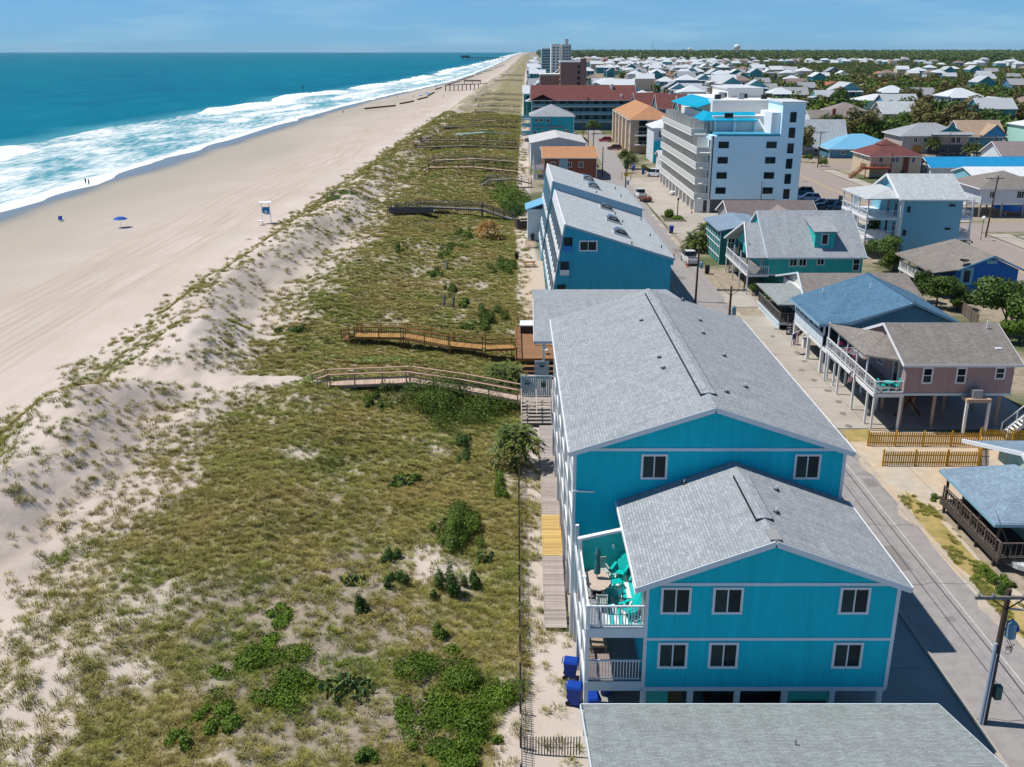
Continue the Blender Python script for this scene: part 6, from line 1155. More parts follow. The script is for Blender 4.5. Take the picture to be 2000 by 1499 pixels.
patch('bright green low patch on the bottom edge near the slat fence', 900, 1458, 85, 50, .6, 6000, .10, VINE, 14, 16); patch('green vine patch with trailing runners in the middle of the near dune', 520, 1325, 105, 62, .6, 7000, .10, VINE, 15, 22)
patch('narrow vine tongue reaching up from the larger vine patch', 535, 1235, 32, 42, .5, 2200, .10, VINE, 16, 9); patch('low dark vine patch farther down than the trailing one', 430, 1415, 50, 35, .5, 2400, .10, VINE, 17, 9); patch('small green clump near the bottom edge below the vine patch', 350, 1462, 35, 18, .5, 1200, .10, SHRUBM, 18, 6)
patch('slender dark bush leaning along the slope above the palm', 908, 868, 22, 24, 1.1, 1300, .1, DARKL, 19, 7); patch('bush at the slat fence just down from the palm tree', 968, 940, 22, 24, 1.0, 1400, .1, SHRUBM, 20, 7)
for i, (u, v, r, h) in enumerate(((766, 1090, 15, .9), (772, 1142, 20, 1.1), (697, 1196, 15, 1.0), (875, 1152, 27, 1.5), (921, 1135, 13, 1.1), (717, 1475, 16, .8), (860, 1232, 14, .6))):
    patch(['small round cedar on bare ground, upper one of a pair', 'small round cedar, lower one of a pair', 'little cedar standing alone on greyish bare sand', 'bushy cedar, largest of the small ones near the slat fence', 'pointed little cedar beside the bushy one', 'little bush at the bottom edge of the bare sand', 'tiny low bush above the fence-side vine mound'][i], u, v, r, r * .8, h, 900 + 500 * (i == 3), .09, DARKL if i < 5 else SHRUBM, 30 + i, 6, flat=.75)
patch('green shrub band along the path edge behind the hot tub deck', 960, 615, 34, 18, 1.3, 1800, .14, SHRUBM, 41, 9); patch('leafy shrub beside the sand path opposite the picnic table', 983, 519, 28, 14, 1.6, 1500, .16, SHRUBM, 42, 8); patch('big bright shrub mass beside the dark walkover stairs', 992, 388, 46, 24, 3.2, 3200, .24, VINE, 43, 14); patch('dark shrub under the bright shrub mass', 1005, 410, 24, 12, 2.0, 1200, .22, DARKL, 44, 7)
for i, (u, v, ru, rv) in enumerate(((905, 458, 20, 9), (890, 488, 26, 9), (870, 505, 16, 8), (850, 540, 14, 10), (890, 565, 22, 7), (912, 596, 12, 9), (700, 405, 70, 7), (662, 404, 26, 9), (960, 292, 34, 8), (965, 352, 36, 8), (960, 262, 28, 7), (985, 318, 24, 6), (780, 500, 12, 6), (930, 640, 30, 10), (560, 655, 40, 12), (735, 790, 24, 16), (790, 945, 30, 12))):
    patch('low green shrub patch in the dune grass, ' + ['by the brown dead palm', 'below the dead palm', 'by the lone stump', 'beyond the twin stumps', 'above the twin stumps', 'right of the twin stumps', 'on the ridge seaward of the bench platform', 'at the seaward end of the ridge', 'between two dark walkovers', 'under the kinked walkover', 'beside the aqua ramp', 'beside the tan-topped walkover', 'alone in open grass', 'above the hot tub deck', 'at the seaward edge of the grass', 'left of the myrtle thicket', 'above the fence-side bush'][i], u, v, ru, rv, .9, 700, .17, SHRUBM, 60 + i, 7)
patch('pale yellow-green pennywort patch above the tan walkover', 730, 712, 110, 9, .3, 2200, .13, mat('pennywort_leaf', (.20, .27, .05), .6, .2, 1, 'leaf', (.36, .40, .13)), 90, 20); patch('pale yellow-green pennywort patch below the tan walkover', 650, 762, 75, 10, .3, 1800, .13, mat('pennywort_leaf', (), 0), 91, 14)
# prickly pears: flat pads on pads
PAD = mat('cactus_pad', (.10, .16, .05), .6, .2, 2, 'board'); PADY = mat('yellowed_pad', (.30, .30, .07), .6, .2, 2, 'board')
def cactus(label, u, v, r, n, seed):
    c = G(u, v, 1.0); c.z = zz(c.x, c.y); T = thing('prickly_pear', label, 'cactus', c, 0, 'prickly pear clumps', local=True); q = random.Random(seed); n = min(n, 90)
    me = [shared(('pad', k), lambda: MB().slab([(.13 * math.cos(t), 0, .17 + .17 * math.sin(t)) for t in np.linspace(0, 6.283, 9)[:-1]], .04, (0, 1, 0)), mm) for k, mm in enumerate((PAD, PAD, PADY))]
    for i in range(n):
        a = q.random() * 6.28; rr = r * q.random() ** .6; o = link('pad', me[q.choice((0, 1, 1, 2))], T, None, None, (rr * math.cos(a), rr * math.sin(a) * .8, q.choice((0, 0, .22, .4)) * (1 - rr / r * .6))); o.rotation_euler = (q.uniform(-.5, .5), q.uniform(-.7, .7), q.random() * 6.28); o.scale = (q.uniform(.8, 1.3),) * 3
cactus('broad prickly pear clump between the two green vine patches', 680, 1345, 1.25, 90, 1); cactus('small yellowish prickly pear clump above the little lone cedar', 690, 1135, .7, 36, 2); cactus('prickly pear growing at the foot of the dark fence bush', 945, 1085, .55, 30, 3); cactus('prickly pear among grass up from the fence bush', 788, 945, .7, 34, 4)
# palms
def palm(label, loc, h, r, n, seed, m=None, trunk=True, droop=.5, name='palm_tree', w=.16, fr=7):
    m = m or PALML; T = thing(name, label, 'palm', loc, 0, None, local=True); q = random.Random(seed); b = MB()
    for i in range(7): b.tube((.03 * math.sin(i), .03 * math.cos(i * 1.3), h * i / 7 - .1 * (i == 0)), (.03 * math.sin(i + 1), .03 * math.cos((i + 1) * 1.3), h * (i + 1) / 7), .15 - .008 * i, .16 - .008 * i, 8)
    if trunk: b.build('trunk', BARK, T)
    r2 = np.random.RandomState(seed)
    for i in range(n):
        a = 2.399 * i; e = 1.25 - 1.75 * (i / n); L = r * q.uniform(.8, 1.1); d = Vector((math.cos(a) * math.cos(e), math.sin(a) * math.cos(e), math.sin(e))); s = Vector((-math.sin(a), math.cos(a), 0)); Q = []; tn = []
        P = [Vector((0, 0, h)) + d * (L * t) + Vector((0, 0, -droop * L * t * t)) for t in np.linspace(0, 1, fr)]
        for k in range(fr - 1):                                       # stalk
            Q.append([P[k] - s * .02, P[k + 1] - s * .015, P[k + 1] + s * .015, P[k] + s * .02]); tn.append(.3)
        for k in range(2, fr):                                        # leaflets fanning from the outer half
            for sg in (-1, 1):
                for z in range(2):
                    o = P[k]; t = (d * q.uniform(.4, .9) + s * sg * q.uniform(.5, 1.1) + Vector((0, 0, -.45 - .25 * z))).normalized() * (L * .42 * q.uniform(.7, 1.1)); wv = (t.cross(Vector((0, 0, 1)))).normalized() * (w * .28); Q.append([o - wv, o + t * .55 - wv * .8, o + t, o + t * .55 + wv * .8]); tn.append(q.random())
        link('frond', quadmesh('frond', np.array(Q, dtype=float), tn, m), T)
    return T
palm('sabal palm standing at the slat fence by the boardwalk', (.30, 67.0, .1), 2.5, 1.9, 40, 3, w=.34, fr=8); palm('broad palmetto clump beside the steps of the hot tub deck', (-.6, 86.2, .6), .5, 2.5, 40, 4, trunk=False, name='palmetto', w=.34)
g = G(953, 462, .8); palm('browned dead palm on the dune below the dark walkover', (g.x, g.y, zz(g.x, g.y)), 2.0, 2.6, 34, 5, YUCL, True, .9, w=.35)
g = G(1358, 490); palm('bushy palm in the yard next to the screened house', (g.x, g.y, 0), 1.6, 2.6, 44, 6, None, w=.55); g = G(1362, 478); palm('second bushy palm behind, beside the screened house', (g.x + 1.5, g.y, 0), 2.4, 2.4, 44, 7, None, w=.55)
for i, (u, v, h) in enumerate(((1868, 488, 2.2), (1858, 494, 1.8), (1822, 302, 4), (1890, 310, 3.5), (1905, 312, 3.5), (1232, 330, 3.0), (1213, 250, 5), (1170, 248, 5))):
    g = G(u, v); palm('palm ' + ['at the foot of the tall sky-blue house', 'beside the corner of the tall sky-blue house, shorter', 'before the beige two-storey house', 'before the tan roof with blue gable', 'beside another before the tan roof', 'next to the street bush before the hotel', 'at the roadside by the tan block', 'at the roadside before the maroon complex'][i], (g.x, g.y, 0), h, 2.0 + .3 * (h > 3), 32, 40 + i, None, w=.6)
# dead stumps
for i, (u, v, h) in enumerate(((872, 528, 1.3), (866, 600, 1.5), (884, 600, 1.5))):
    g = G(u, v, .9); T = thing('dead_stump', ['grey dead yucca stump alone on the grassy dune', 'thin dead stump, seaward one of two side by side', 'thin dead stump, landward one of two side by side'][i], 'stump', (g.x, g.y, zz(g.x, g.y)), 0, None, local=True); b = MB(); b.tube((0, 0, -.1), (.2, 0, h), .2, .12, 7); b.build('trunk', GREYW, T); b = MB(); b.tube((.1, 0, h * .5), (-.25, .1, h * .9), .09, .05, 6); b.build('branch', GREYW, T)
# ---------------------------------------------------------------- dune grass: tufts scattered over the dune
GRASS = mat('dune_grass_blade', (.165, .178, .026), .7, .35, .9, 'leaf', (.38, .335, .095), tr=1)
def tuft(name, n, r, h, seed, bend=.5):
    q = np.random.RandomState(seed); a = q.rand(n) * 6.283; rr = r * q.rand(n) ** .6; c = np.stack([rr * np.cos(a), rr * np.sin(a), np.full(n, -.03)], 1); b = a + q.normal(size=n) * .8
    H = h * q.uniform(.5, 1.15, n); d = np.stack([np.cos(b), np.sin(b), np.zeros(n)], 1) * (H * bend * q.uniform(.3, 1.5, n))[:, None]; d[:, 0] += H * .12; s = np.stack([-np.sin(b), np.cos(b), np.zeros(n)], 1) * .010
    m1 = c + d * .38 + np.stack([0 * H, 0 * H, H * .68], 1); tp = c + d * 1.15 + np.stack([0 * H, 0 * H, H * .92], 1)
    V4 = np.concatenate([np.stack([c - s, c + s, m1 + s, m1 - s], 1), np.stack([m1 - s, m1 + s, tp + s * .25, tp - s * .25], 1)]); t = q.rand(n) ** 1.3
    return bpy.data.objects.new(name, quadmesh(name, V4, np.concatenate([t, np.clip(t + .15, 0, 1)]), GRASS))
def scatter(name, label, pts, rot, sca, src):
    me = bpy.data.meshes.new(name); me.vertices.add(len(pts)); me.vertices.foreach_set('co', pts.astype(np.float32).ravel())
    for k, a in (('rot', rot), ('sca', sca)): me.attributes.new(k, 'FLOAT', 'POINT').data.foreach_set('value', a.astype(np.float32))
    o = link(name, me, None, label, 'stuff'); o['category'] = 'grass'
    t = bpy.data.node_groups.new(name, 'GeometryNodeTree'); t.interface.new_socket('Geometry', in_out='INPUT', socket_type='NodeSocketGeometry'); t.interface.new_socket('Geometry', in_out='OUTPUT', socket_type='NodeSocketGeometry'); l = t.links.new
    gi, go = N(t, 'NodeGroupInput'), N(t, 'NodeGroupOutput'); ip = N(t, 'GeometryNodeInstanceOnPoints'); oi = N(t, 'GeometryNodeObjectInfo'); oi.inputs['Object'].default_value = src
    ra = N(t, 'GeometryNodeInputNamedAttribute', data_type='FLOAT'); ra.inputs['Name'].default_value = 'rot'; sa = N(t, 'GeometryNodeInputNamedAttribute', data_type='FLOAT'); sa.inputs['Name'].default_value = 'sca'; cb = N(t, 'ShaderNodeCombineXYZ')
    l(ra.outputs['Attribute'], cb.inputs[2]); l(cb.outputs[0], ip.inputs['Rotation']); l(sa.outputs['Attribute'], ip.inputs['Scale']); l(gi.outputs[0], ip.inputs['Points']); l(oi.outputs['Geometry'], ip.inputs['Instance']); l(ip.outputs[0], go.inputs[0])
    md = o.modifiers.new('scatter', 'NODES'); md.node_group = t; return o
RS = np.random.RandomState(12)
def field(y0, y1, per, s0, s1, xr=(-47, 3.1), lowd=.05):
    n = int((y1 - y0) * (xr[1] - xr[0]) * per); y = RS.uniform(y0, y1, n); x = bline(y) - 1 + RS.uniform(*xr, n); k = veg(x, y); keep = RS.rand(n) < np.where(k > lowd, k ** 1.7, 0); x, y, k = x[keep], y[keep], k[keep]
    return np.stack([x, y, tz(x, y)], 1), RS.rand(len(x)) * 6.283, RS.uniform(s0, s1, len(x)) * (1.55 - .65 * k)
src = [tuft('grass_tuft', 46, .26, .30, 1), tuft('grass_tuft', 36, .20, .27, 2, .8), tuft('grass_tuft', 60, .36, .22, 3, .9)]
A = [field(26, 70, 25, .45, .95), field(70, 115, 18, .5, 1.0), field(115, 210, 8, .65, 1.25), field(210, 480, 2.2, 1.0, 2.0)]
P, Ro, Sa = (np.concatenate([a[i] for a in A]) for i in range(3)); kk = RS.randint(0, 3, len(P))
for i in range(3): scatter('dune_grass', 'olive and straw-coloured dune grass covering the dune' if i == 0 else None, P[kk == i], Ro[kk == i], Sa[kk == i], src[i])

xv = RS.uniform(27.4, 29.2, 2600); yv = RS.uniform(38, 62.5, 2600); kv = fbm(xv * .8, yv * .5, 3) > .5; xv, yv = xv[kv], yv[kv]
scatter('verge_grass', 'dry short grass tufts on the street verge', np.stack([xv, yv, 0 * xv + .01], 1), RS.rand(len(xv)) * 6.283, RS.uniform(.3, .7, len(xv)), src[1])
for i, (u, v, r) in enumerate(((1835, 978, 12), (1945, 1140, 30), (1975, 1160, 25), (1925, 1120, 12))): patch(['small green plant at the far corner of the dark porch', 'flower bed shrubs at the near corner of the dark porch', 'low plants beside the flower bed', 'yellow-green tuft below the dark porch'][i], u, v, r, r * .7, .6, 700, .09, [SHRUBM, SHRUBM, DARKL, VINE][i], 120 + i, 6, z=0.0)
# ---------------------------------------------------------------- vehicles
TYRE = mat('tyre', (.015, .015, .015), .85, .1); RIM = mat('wheel_rim', (.45, .46, .47), .35, .05, metal=.6); CARG = mat('car_glass', (.012, .018, .022), .04, .1, spec=.6); LAMP = mat('lamp_lens', (.7, .72, .72), .2, .05); TAIL = mat('tail_lens', (.35, .01, .01), .25, .05)
def paint(n, c): return mat(n, c, .25, .03, 1, spec=.6)
def loft(b, secs):
    """secs: list of (y, half width low, half width high, z low, z high); closed tapered hull along Y"""
    vs = []
    for y, a, c, z0, z1 in secs: vs += [(-a, y, z0), (a, y, z0), (c, y, z1), (-c, y, z1)]
    n = len(secs); fs = [(3, 2, 1, 0), tuple(4 * (n - 1) + i for i in (0, 1, 2, 3))]
    for k in range(n - 1):
        for i in range(4): fs.append((4 * k + i, 4 * k + (i + 1) % 4, 4 * k + 4 + (i + 1) % 4, 4 * k + 4 + i))
    return b.add(vs, fs)
def vehicle(label, loc, rz, m, kind='suv', cat='car', group='parked cars'):
    """front toward local +Y"""
    nm = {'suv': 'parked_car', 'sedan': 'parked_car', 'pickup': 'pickup_truck', 'van': 'parked_van'}[kind]; T = thing(nm, label, cat, loc, rz, group, local=True); L_ = 5.5 if kind == 'pickup' else 4.6; W = .93; b = MB(); hl = L_ / 2; bz = {'suv': 1.02, 'sedan': .86, 'pickup': 1.08, 'van': 1.1}[kind]
    loft(b, [(-hl, .80, .78, .42, bz - .12), (-hl + .12, W, W - .04, .32, bz - .02), (-hl + 1.2, W, W - .04, .28, bz), (hl - 1.5, W, W - .05, .28, bz), (hl - .35, W - .03, W - .12, .3, bz - .14), (hl, .74, .70, .42, bz - .3)]); b.build('body', m, T)
    cz = {'suv': 1.68, 'sedan': 1.42, 'pickup': 1.78, 'van': 1.95}[kind]
    ya, yb, yc, yd = {'suv': (-hl + .08, -hl + .5, .45, 1.25), 'sedan': (-hl + .7, -hl + 1.4, .3, 1.15), 'pickup': (-.75, -.5, .85, 1.55), 'van': (-hl + .06, -hl + .3, 1.2, 1.9)}[kind]
    rf = MB(); loft(rf, [(yb, .72, .68, cz - .05, cz), (yc, .72, .68, cz - .05, cz)]); rf.build('roof', m, T)
    P = lambda y, z, s: (s * (W - .06 if z < cz - .1 else .72), y, z)
    g = MB(); g.slab([P(yd, bz - .01, -1), P(yd, bz - .01, 1), P(yc, cz - .02, 1), P(yc, cz - .02, -1)], .03); g.build('windscreen', CARG, T)
    g = MB(); g.slab([P(ya, bz - .01, 1), P(ya, bz - .01, -1), P(yb, cz - .02, -1), P(yb, cz - .02, 1)], .03); g.build('rear_window', CARG, T)
    for s in (-1, 1): g = MB(); g.slab([P(ya, bz - .01, s), P(yd, bz - .01, s), P(yc, cz - .03, s), P(yb, cz - .03, s)], .03, (-s, 0, 0)); g.build('side_window', CARG, T); g = MB(); ym = (yb + yc) / 2; g.beam((s * (W - .05), ym, bz), (s * .73, ym, cz - .03), .1, .05); g.build('door_pillar', m, T)
    if kind == 'pickup':
        MB().box(-.74, .74, -hl + .15, -.85, bz - .03, bz + .012).build('bed', mat('truck_bed', (.05, .05, .055), .8, .15), T)
        for s in (-1, 1): MB().box(s * .82 - .07, s * .82 + .07, -hl + .1, -.8, bz - .02, bz + .1).build('bed_rail', m, T)
        MB().box(-.8, .8, -hl + .06, -hl + .14, bz - .4, bz + .1).build('tailgate', m, T)
    for s in (-1, 1):
        for y in (-hl + .95, hl - .95): wl = MB().tube((s * .74, y, .35), (s * .95, y, .35), .35, n=16).build('wheel', TYRE, T); MB().tube((s * .93, y, .35), (s * .965, y, .35), .21, n=10).build('rim', RIM, wl)
        MB().box(s * .62 - .17, s * .62 + .17, hl - .12, hl - .02, bz - .42, bz - .28).build('headlight', LAMP, T); MB().box(s * .72 - .09, s * .72 + .09, -hl - .02, -hl + .06, bz - .42, bz - .16).build('tail_light', TAIL, T)
    MB().box(-.8, .8, -hl - .05, -hl + .06, .38, .58).build('bumper', STEEL if kind == 'pickup' else m, T); MB().box(-.78, .78, hl - .1, hl + .04, .36, .55).build('bumper', m, T); return T
WHP, SILV, BLKP, TEALP, NAVY, REDC, MAR, GRYP = paint('white_car_paint', (.72, .73, .74)), paint('silver_car_paint', (.42, .45, .46)), paint('black_car_paint', (.012, .013, .015)), paint('teal_car_paint', (.03, .14, .17)), paint('navy_car_paint', (.012, .035, .09)), paint('red_car_paint', (.40, .005, .03)), paint('maroon_car_paint', (.12, .03, .03)), paint('grey_car_paint', (.12, .13, .14))
g = G(1347, 513); vehicle('white pickup with open bed parked beside the narrow street', (g.x, g.y, 0), R(2), WHP, 'pickup', 'pickup', None)
g = G(1255, 390); vehicle('white pickup hitched to a low trailer before the hotel forecourt', (g.x, g.y + 3.4, 0), R(4), WHP, 'pickup', 'pickup', None)
T = thing('trailer', 'low flat trailer loaded with reddish timber behind a white pickup', 'trailer', (g.x + .25, g.y - 2.6, 0), R(4), None, local=True); MB().box(-1, 1, -1.9, 1.9, .5, .6).build('bed', DARKW, T)
for x in (-1.03, 1.03): MB().box(x - .03, x + .03, -1.9, 1.9, .6, .95).build('side_rail', mat('maroon_shingle', ()), T); MB().tube((x - .1, 0, .32), (x + .1, 0, .32), .32, n=12).build('wheel', TYRE, T)
MB().beam((0, 1.9, .5), (0, 3.0, .45), .1, .1).build('drawbar', BLACK, T); q = random.Random(3)
for i in range(5): MB().box(-.8 + .33 * i, -.55 + .33 * i, -1.6, 1.5 - .3 * (i % 3), .6, .75 + .1 * (i % 2)).build('timber', mat('red_brown', ()), T)
vehicle('dark car with spoked wheel half hidden inside the garage bay', (11.6, 39.6, 0), R(-90), BLKP, 'suv', 'car', None)
g = G(1930, 596); vehicle('silver wagon parked before the royal blue house', (g.x, g.y + .8, 0), R(78), SILV, 'suv'); g = G(1992, 600); vehicle('red car parked beside the silver wagon', (g.x + .6, g.y + .6, 0), R(70), REDC, 'sedan')
g = G(1440, 455)
for u, v, m, k, a, lb in ((1580, 393, WHP, 'suv', 75, 'white hatchback in the lot beside the hotel'), (1602, 402, BLKP, 'sedan', 80, 'black car next to the white hatchback in the hotel lot'), (1620, 406, BLKP, 'suv', 85, 'tall black car beyond the navy one in the hotel lot'), (1600, 411, NAVY, 'sedan', 80, 'navy car with pale windscreen in the hotel lot'), (1568, 380, TEALP, 'suv', 70, 'dark teal car half behind the hotel corner'), (1642, 411, TEALP, 'pickup', 85, 'dark teal pickup at the avenue side of the hotel lot')):
    g = G(u, v); vehicle(lb, (g.x, g.y, 0), R(a), m, k, 'pickup' if k == 'pickup' else 'car', 'parked cars')
g = G(1182, 277); vehicle('bright red car by the kerb before the tan block', (g.x, g.y, 0), R(85), REDC, 'suv'); g = G(1200, 293); vehicle('maroon car with white roof at the tan block corner', (g.x, g.y, 0), R(80), MAR, 'suv'); g = G(1129, 270); vehicle('dark car beside the tall turquoise house', (g.x - 1, g.y, 0), R(10), BLKP, 'sedan'); g = G(1122, 262); vehicle('white car tucked between the turquoise house and the maroon complex', (g.x - .6, g.y, 0), 0, WHP, 'sedan')
g = G(1272, 345); vehicle('white van parked among hedges beside the hotel', (g.x + 1, g.y, 0), R(60), WHP, 'van', 'van'); g = G(1320, 381); vehicle('small white car under the hotel piers', (g.x + 1.0, g.y, 0), R(90), WHP, 'sedan')
for i, (u, v, m) in enumerate(((1822, 306, BLKP), (1842, 306, BLKP), (1862, 305, NAVY), (1880, 303, SILV))): g = G(u, v); vehicle('car in the row before the beige two-storey house, ' + ['first from the garage', 'second from the garage', 'third, dark blue', 'silver one at the end'][i], (g.x, g.y - 6, 0), R(10 * i), m, 'suv')
vehicle('small grey car on the lot beyond the avenue', (95, 140, .02), R(30), GRYP, 'sedan'); vehicle('dark car parked beneath the dark timber porch of the pale green house', (38.5, 50.4, 0), R(80), GRYP, 'suv')
g = G(1965, 425); T = thing('boat', 'bright blue boat hull under the raised white cottage, red at the keel', 'boat', (g.x + 2, g.y + 2, .7), R(75), None, local=True); b = MB(); loft(b, [(-3.2, .9, 1.1, .3, 1.3), (0, .9, 1.2, .2, 1.35), (2.2, .5, .9, .35, 1.5), (3.6, .05, .1, .9, 1.7)]); b.build('hull', mat('boat_blue', (.01, .16, .62), .35), T); MB().box(-.85, .85, -3.1, 2, .12, .24).build('keel', REDP, T); MB().box(-.9, .9, -2.8, .8, 1.32, 1.4).build('deck', WHITE, T)
for y in (-2, 1.2): MB().box(-.8, .8, y - .1, y + .1, -.7, .2).build('stand', STEEL, T)
# ---------------------------------------------------------------- street things
for u, v, lb in ((1311, 456, 'blue bin at the kerb across from the shed-roofed block'), (1236, 322, 'blue bin by the street bush, upper one'), (1237, 334, 'blue bin by the street bush, lower one'), (1256, 341, 'blue bin behind the street bush')): g = G(u, v); trashcan('wheelie_bin', lb, (g.x, g.y, 0), None, R(90), 'blue bins along the street', 1.3)
g = G(1367, 535); trashcan('wheelie_bin', 'dark bin beside the white pickup', (g.x + 1, g.y, 0), BLACK, 0, None, 1.2)
ORG = mat('cone_orange', (.62, .09, .02), .6, .05)
for u, v, lb in ((1343, 522, 'orange cone just behind the white pickup'), (1316, 503, 'orange cone on the street ahead of the white pickup'), (1328, 388, 'orange cone at the second hotel pier'), (1351, 417, 'orange cone at the corner pier of the hotel')): g = G(u, v); T = thing('traffic_cone', lb, 'traffic cone', (g.x, g.y, 0), 0, 'orange cones', local=True); MB().lathe([(.17, .03), (.03, .72)], 10).build('cone', ORG, T); MB().box(-.2, .2, -.2, .2, 0, .03).build('base', BLACK, T); MB().lathe([(.115, .3), (.085, .44)], 10).build('band', WHITE, T)
T = thing('dumpster', 'dark open dumpster on the sand beside the shed-roofed block', 'dumpster', (3.6, 160, .15), R(12), None, local=True)
g = G(1028, 448); T.location = (g.x, g.y, .15)
for a in ((-1.9, 1.9, -1.1, -1.0), (-1.9, 1.9, 1.0, 1.1), (-1.9, -1.8, -1, 1), (1.8, 1.9, -1, 1)): MB().box(*a, .1, 1.5).build('side', DARKW, T)
MB().box(-1.9, 1.9, -1.1, 1.1, 0, .1).build('floor', DARKW, T); MB().box(-1.0, 1.6, -.9, .9, .1, 1.3).build('rubbish', WOOD, T)
def picnic(label, u, v, m, rz=0):
    g = G(u, v, .14); T = thing('picnic_table', label, 'picnic table', (g.x, g.y, .14), rz, 'picnic tables', local=True)
    for i in range(4): MB().box(-.9, .9, -.38 + .19 * i, -.21 + .19 * i, .7, .74).build('board', m, T)
    for y in (-.75, .75): MB().box(-.9, .9, y - .13, y + .13, .42, .46).build('bench', m, T)
    for x in (-.65, .65):
        for s in (-1, 1): MB().beam((x, .65 * s, 0), (x, .25 * s, .72), .05, .1).build('leg', m, T)
        MB().box(x - .025, x + .025, -.8, .8, .34, .42).build('crossbeam', m, T)
picnic('yellowish picnic table on the sand by the shed-roofed block', 1036, 482, TANW); picnic('dark picnic table lower on the sand by the shed-roofed block', 1034, 521, BROWN, R(8))
trashcan('trash_barrel', 'black barrel bin at the seaward edge of the sand path', tuple(G(1009, 508, .14)), BLACK); trashcan('grill', 'small dark grill behind the yellowish picnic table', tuple(G(1040, 470, .14)), BLACK)
MB_ = MB(); g = G(1345, 428); T = thing('planting_bed', 'kerbed planting bed with a round bush on the hotel forecourt', 'planting bed', (g.x - 3, g.y, 0), 0, None, local=True); MB().box(-2.2, 2.2, -3, 3, 0, .18).build('kerb', CONC, T); MB().box(-2.0, 2.0, -2.8, 2.8, .17, .22).build('soil', mat('bed_soil', (.10, .085, .04), .95, .2), T); link('bush', leaves('bush', 900, [(-.6, .8, .9, .9, .9, .8)], .16, SHRUBM, 5), T); link('low_plants', leaves('low_plants', 500, [(.6, -1, .4, 1.2, 1.4, .3)], .14, VINE, 6), T, None, 'stuff'); MB().tube((1.1, 1.5, 0), (1.1, 1.5, 3.2), .09).build('lamp_post', DARKW, T); MB().lathe([(.08, 3.2), (.22, 3.3), (.2, 3.6), (.04, 3.75)], 8, (1.1, 1.5, 0)).build('lamp_head', DARKW, T)
# ---------------------------------------------------------------- people
SKIN = mat('skin', (.42, .24, .16), .6, .05)
def person(label, loc, rz, shirt, pants, pose=0, hair=(.03, .02, .015)):
    T = thing('person', label, 'person', loc, rz, 'people on the beach', local=True)
    J = {'p': (0, 0, .95), 'c': (0, .02, 1.2), 's': (0, .02, 1.42), 'n': (0, .03, 1.52), 'h': (0, .04, 1.62), 't': (0, .04, 1.74)}
    st = .18 if pose == 1 else .02
    for k, s in (('l', -1), ('r', 1)):
        J['u' + k] = (s * .19, .02, 1.40); J['e' + k] = (s * (.27 if pose != 2 else .4), .02 + (.08 if pose else 0), 1.14 if pose != 2 else 1.45); J['w' + k] = (s * (.29 if pose != 2 else .45), .12 if pose else .06, .9 if pose != 2 else 1.7)
        J['f' + k] = (s * (.30 if pose != 2 else .46), .15 if pose else .07, .80 if pose != 2 else 1.8); J['q' + k] = (s * .1, 0, .90); J['k' + k] = (s * .11, s * st * .6 + .03, .5); J['a' + k] = (s * .11, s * st - .02, .09); J['o' + k] = (s * .12, s * st + .15, .04)
    E = ['pc', 'cs', 'sn', 'nh', 'ht'] + [x for k in 'lr' for x in ('s u' + k, 'u%s e%s' % (k, k), 'e%s w%s' % (k, k), 'w%s f%s' % (k, k), 'p q' + k, 'q%s k%s' % (k, k), 'k%s a%s' % (k, k), 'a%s o%s' % (k, k))]
    key = list(J); idx = {a: i for i, a in enumerate(key)}; ed = [tuple(idx[y] for y in (x.split() if ' ' in x else (x[0], x[1]))) for x in E]
    RAD = {'p': .15, 'c': .14, 's': .13, 'n': .06, 'h': .105, 't': .07, 'u': .065, 'e': .045, 'w': .033, 'f': .03, 'q': .095, 'k': .06, 'a': .042, 'o': .035}
    me = bpy.data.meshes.new('body'); me.from_pydata([J[k] for k in key], ed, []); o = link('body', me, T)
    o.modifiers.new('skin', 'SKIN'); sv = me.skin_vertices[0].data if me.skin_vertices else None
    if sv:
        for i, k in enumerate(key): sv[i].radius = (RAD[k[0]],) * 2; sv[i].use_root = (k == 'p')
    sb = o.modifiers.new('sub', 'SUBSURF'); sb.levels = 1; sb.render_levels = 1; me.materials.append(SKIN)
    MB().lathe([(.165, .92), (.175, 1.0), (.16, 1.2), (.19, 1.38), (.09, 1.46)], 10, (0, .015, 0)).build('shirt', mat('cloth_' + shirt[0], shirt[1], .9), T)
    b = MB(); [b.tube((s * .095, .0, .95), (s * .11, s * st * .5 + .02, .52), .12, .09, 9) for s in (-1, 1)]; b.build('shorts', mat('cloth_' + pants[0], pants[1], .9), T); MB().lathe([(.112, 1.62), (.118, 1.70), (.07, 1.765), (.01, 1.78)], 10, (0, .03, 0)).build('hair', mat('dark_hair', hair, .8), T)
def sand(u, v, z=-2.0):
    g = G(u, v, z)
    for _ in range(5): g = G(u, v, zz(g.x, g.y))
    return (g.x, g.y, zz(g.x, g.y))
BLK, NV, WH, RD = ('black', (.02, .02, .025)), ('navy', (.02, .04, .12)), ('white', (.7, .7, .7)), ('red', (.4, .03, .04))
for lb, u, v, rz, sh, pa, po in (('wader in dark clothes at the foam edge, seaward one of two', 168, 361, 1.2, NV, BLK, 2), ('wader bending beside the other at the foam edge', 174, 363, -1, BLK, NV, 1), ('lone walker on wet sand far along the water edge', 670, 222, 0, BLK, BLK, 1), ('person in dark clothes standing near the first brown beach pipe', 776, 192, .4, BLK, NV, 0), ('person walking ahead of the blue beach shelter', 797, 184, 2, RD, BLK, 1), ('person on the sand between the pipe and the small pier', 866, 191, 1, BLK, BLK, 0), ('person near the blue shelter, by the water', 808, 191, 1, WH, NV, 0)):
    person(lb, sand(u, v), rz, sh, pa, po)
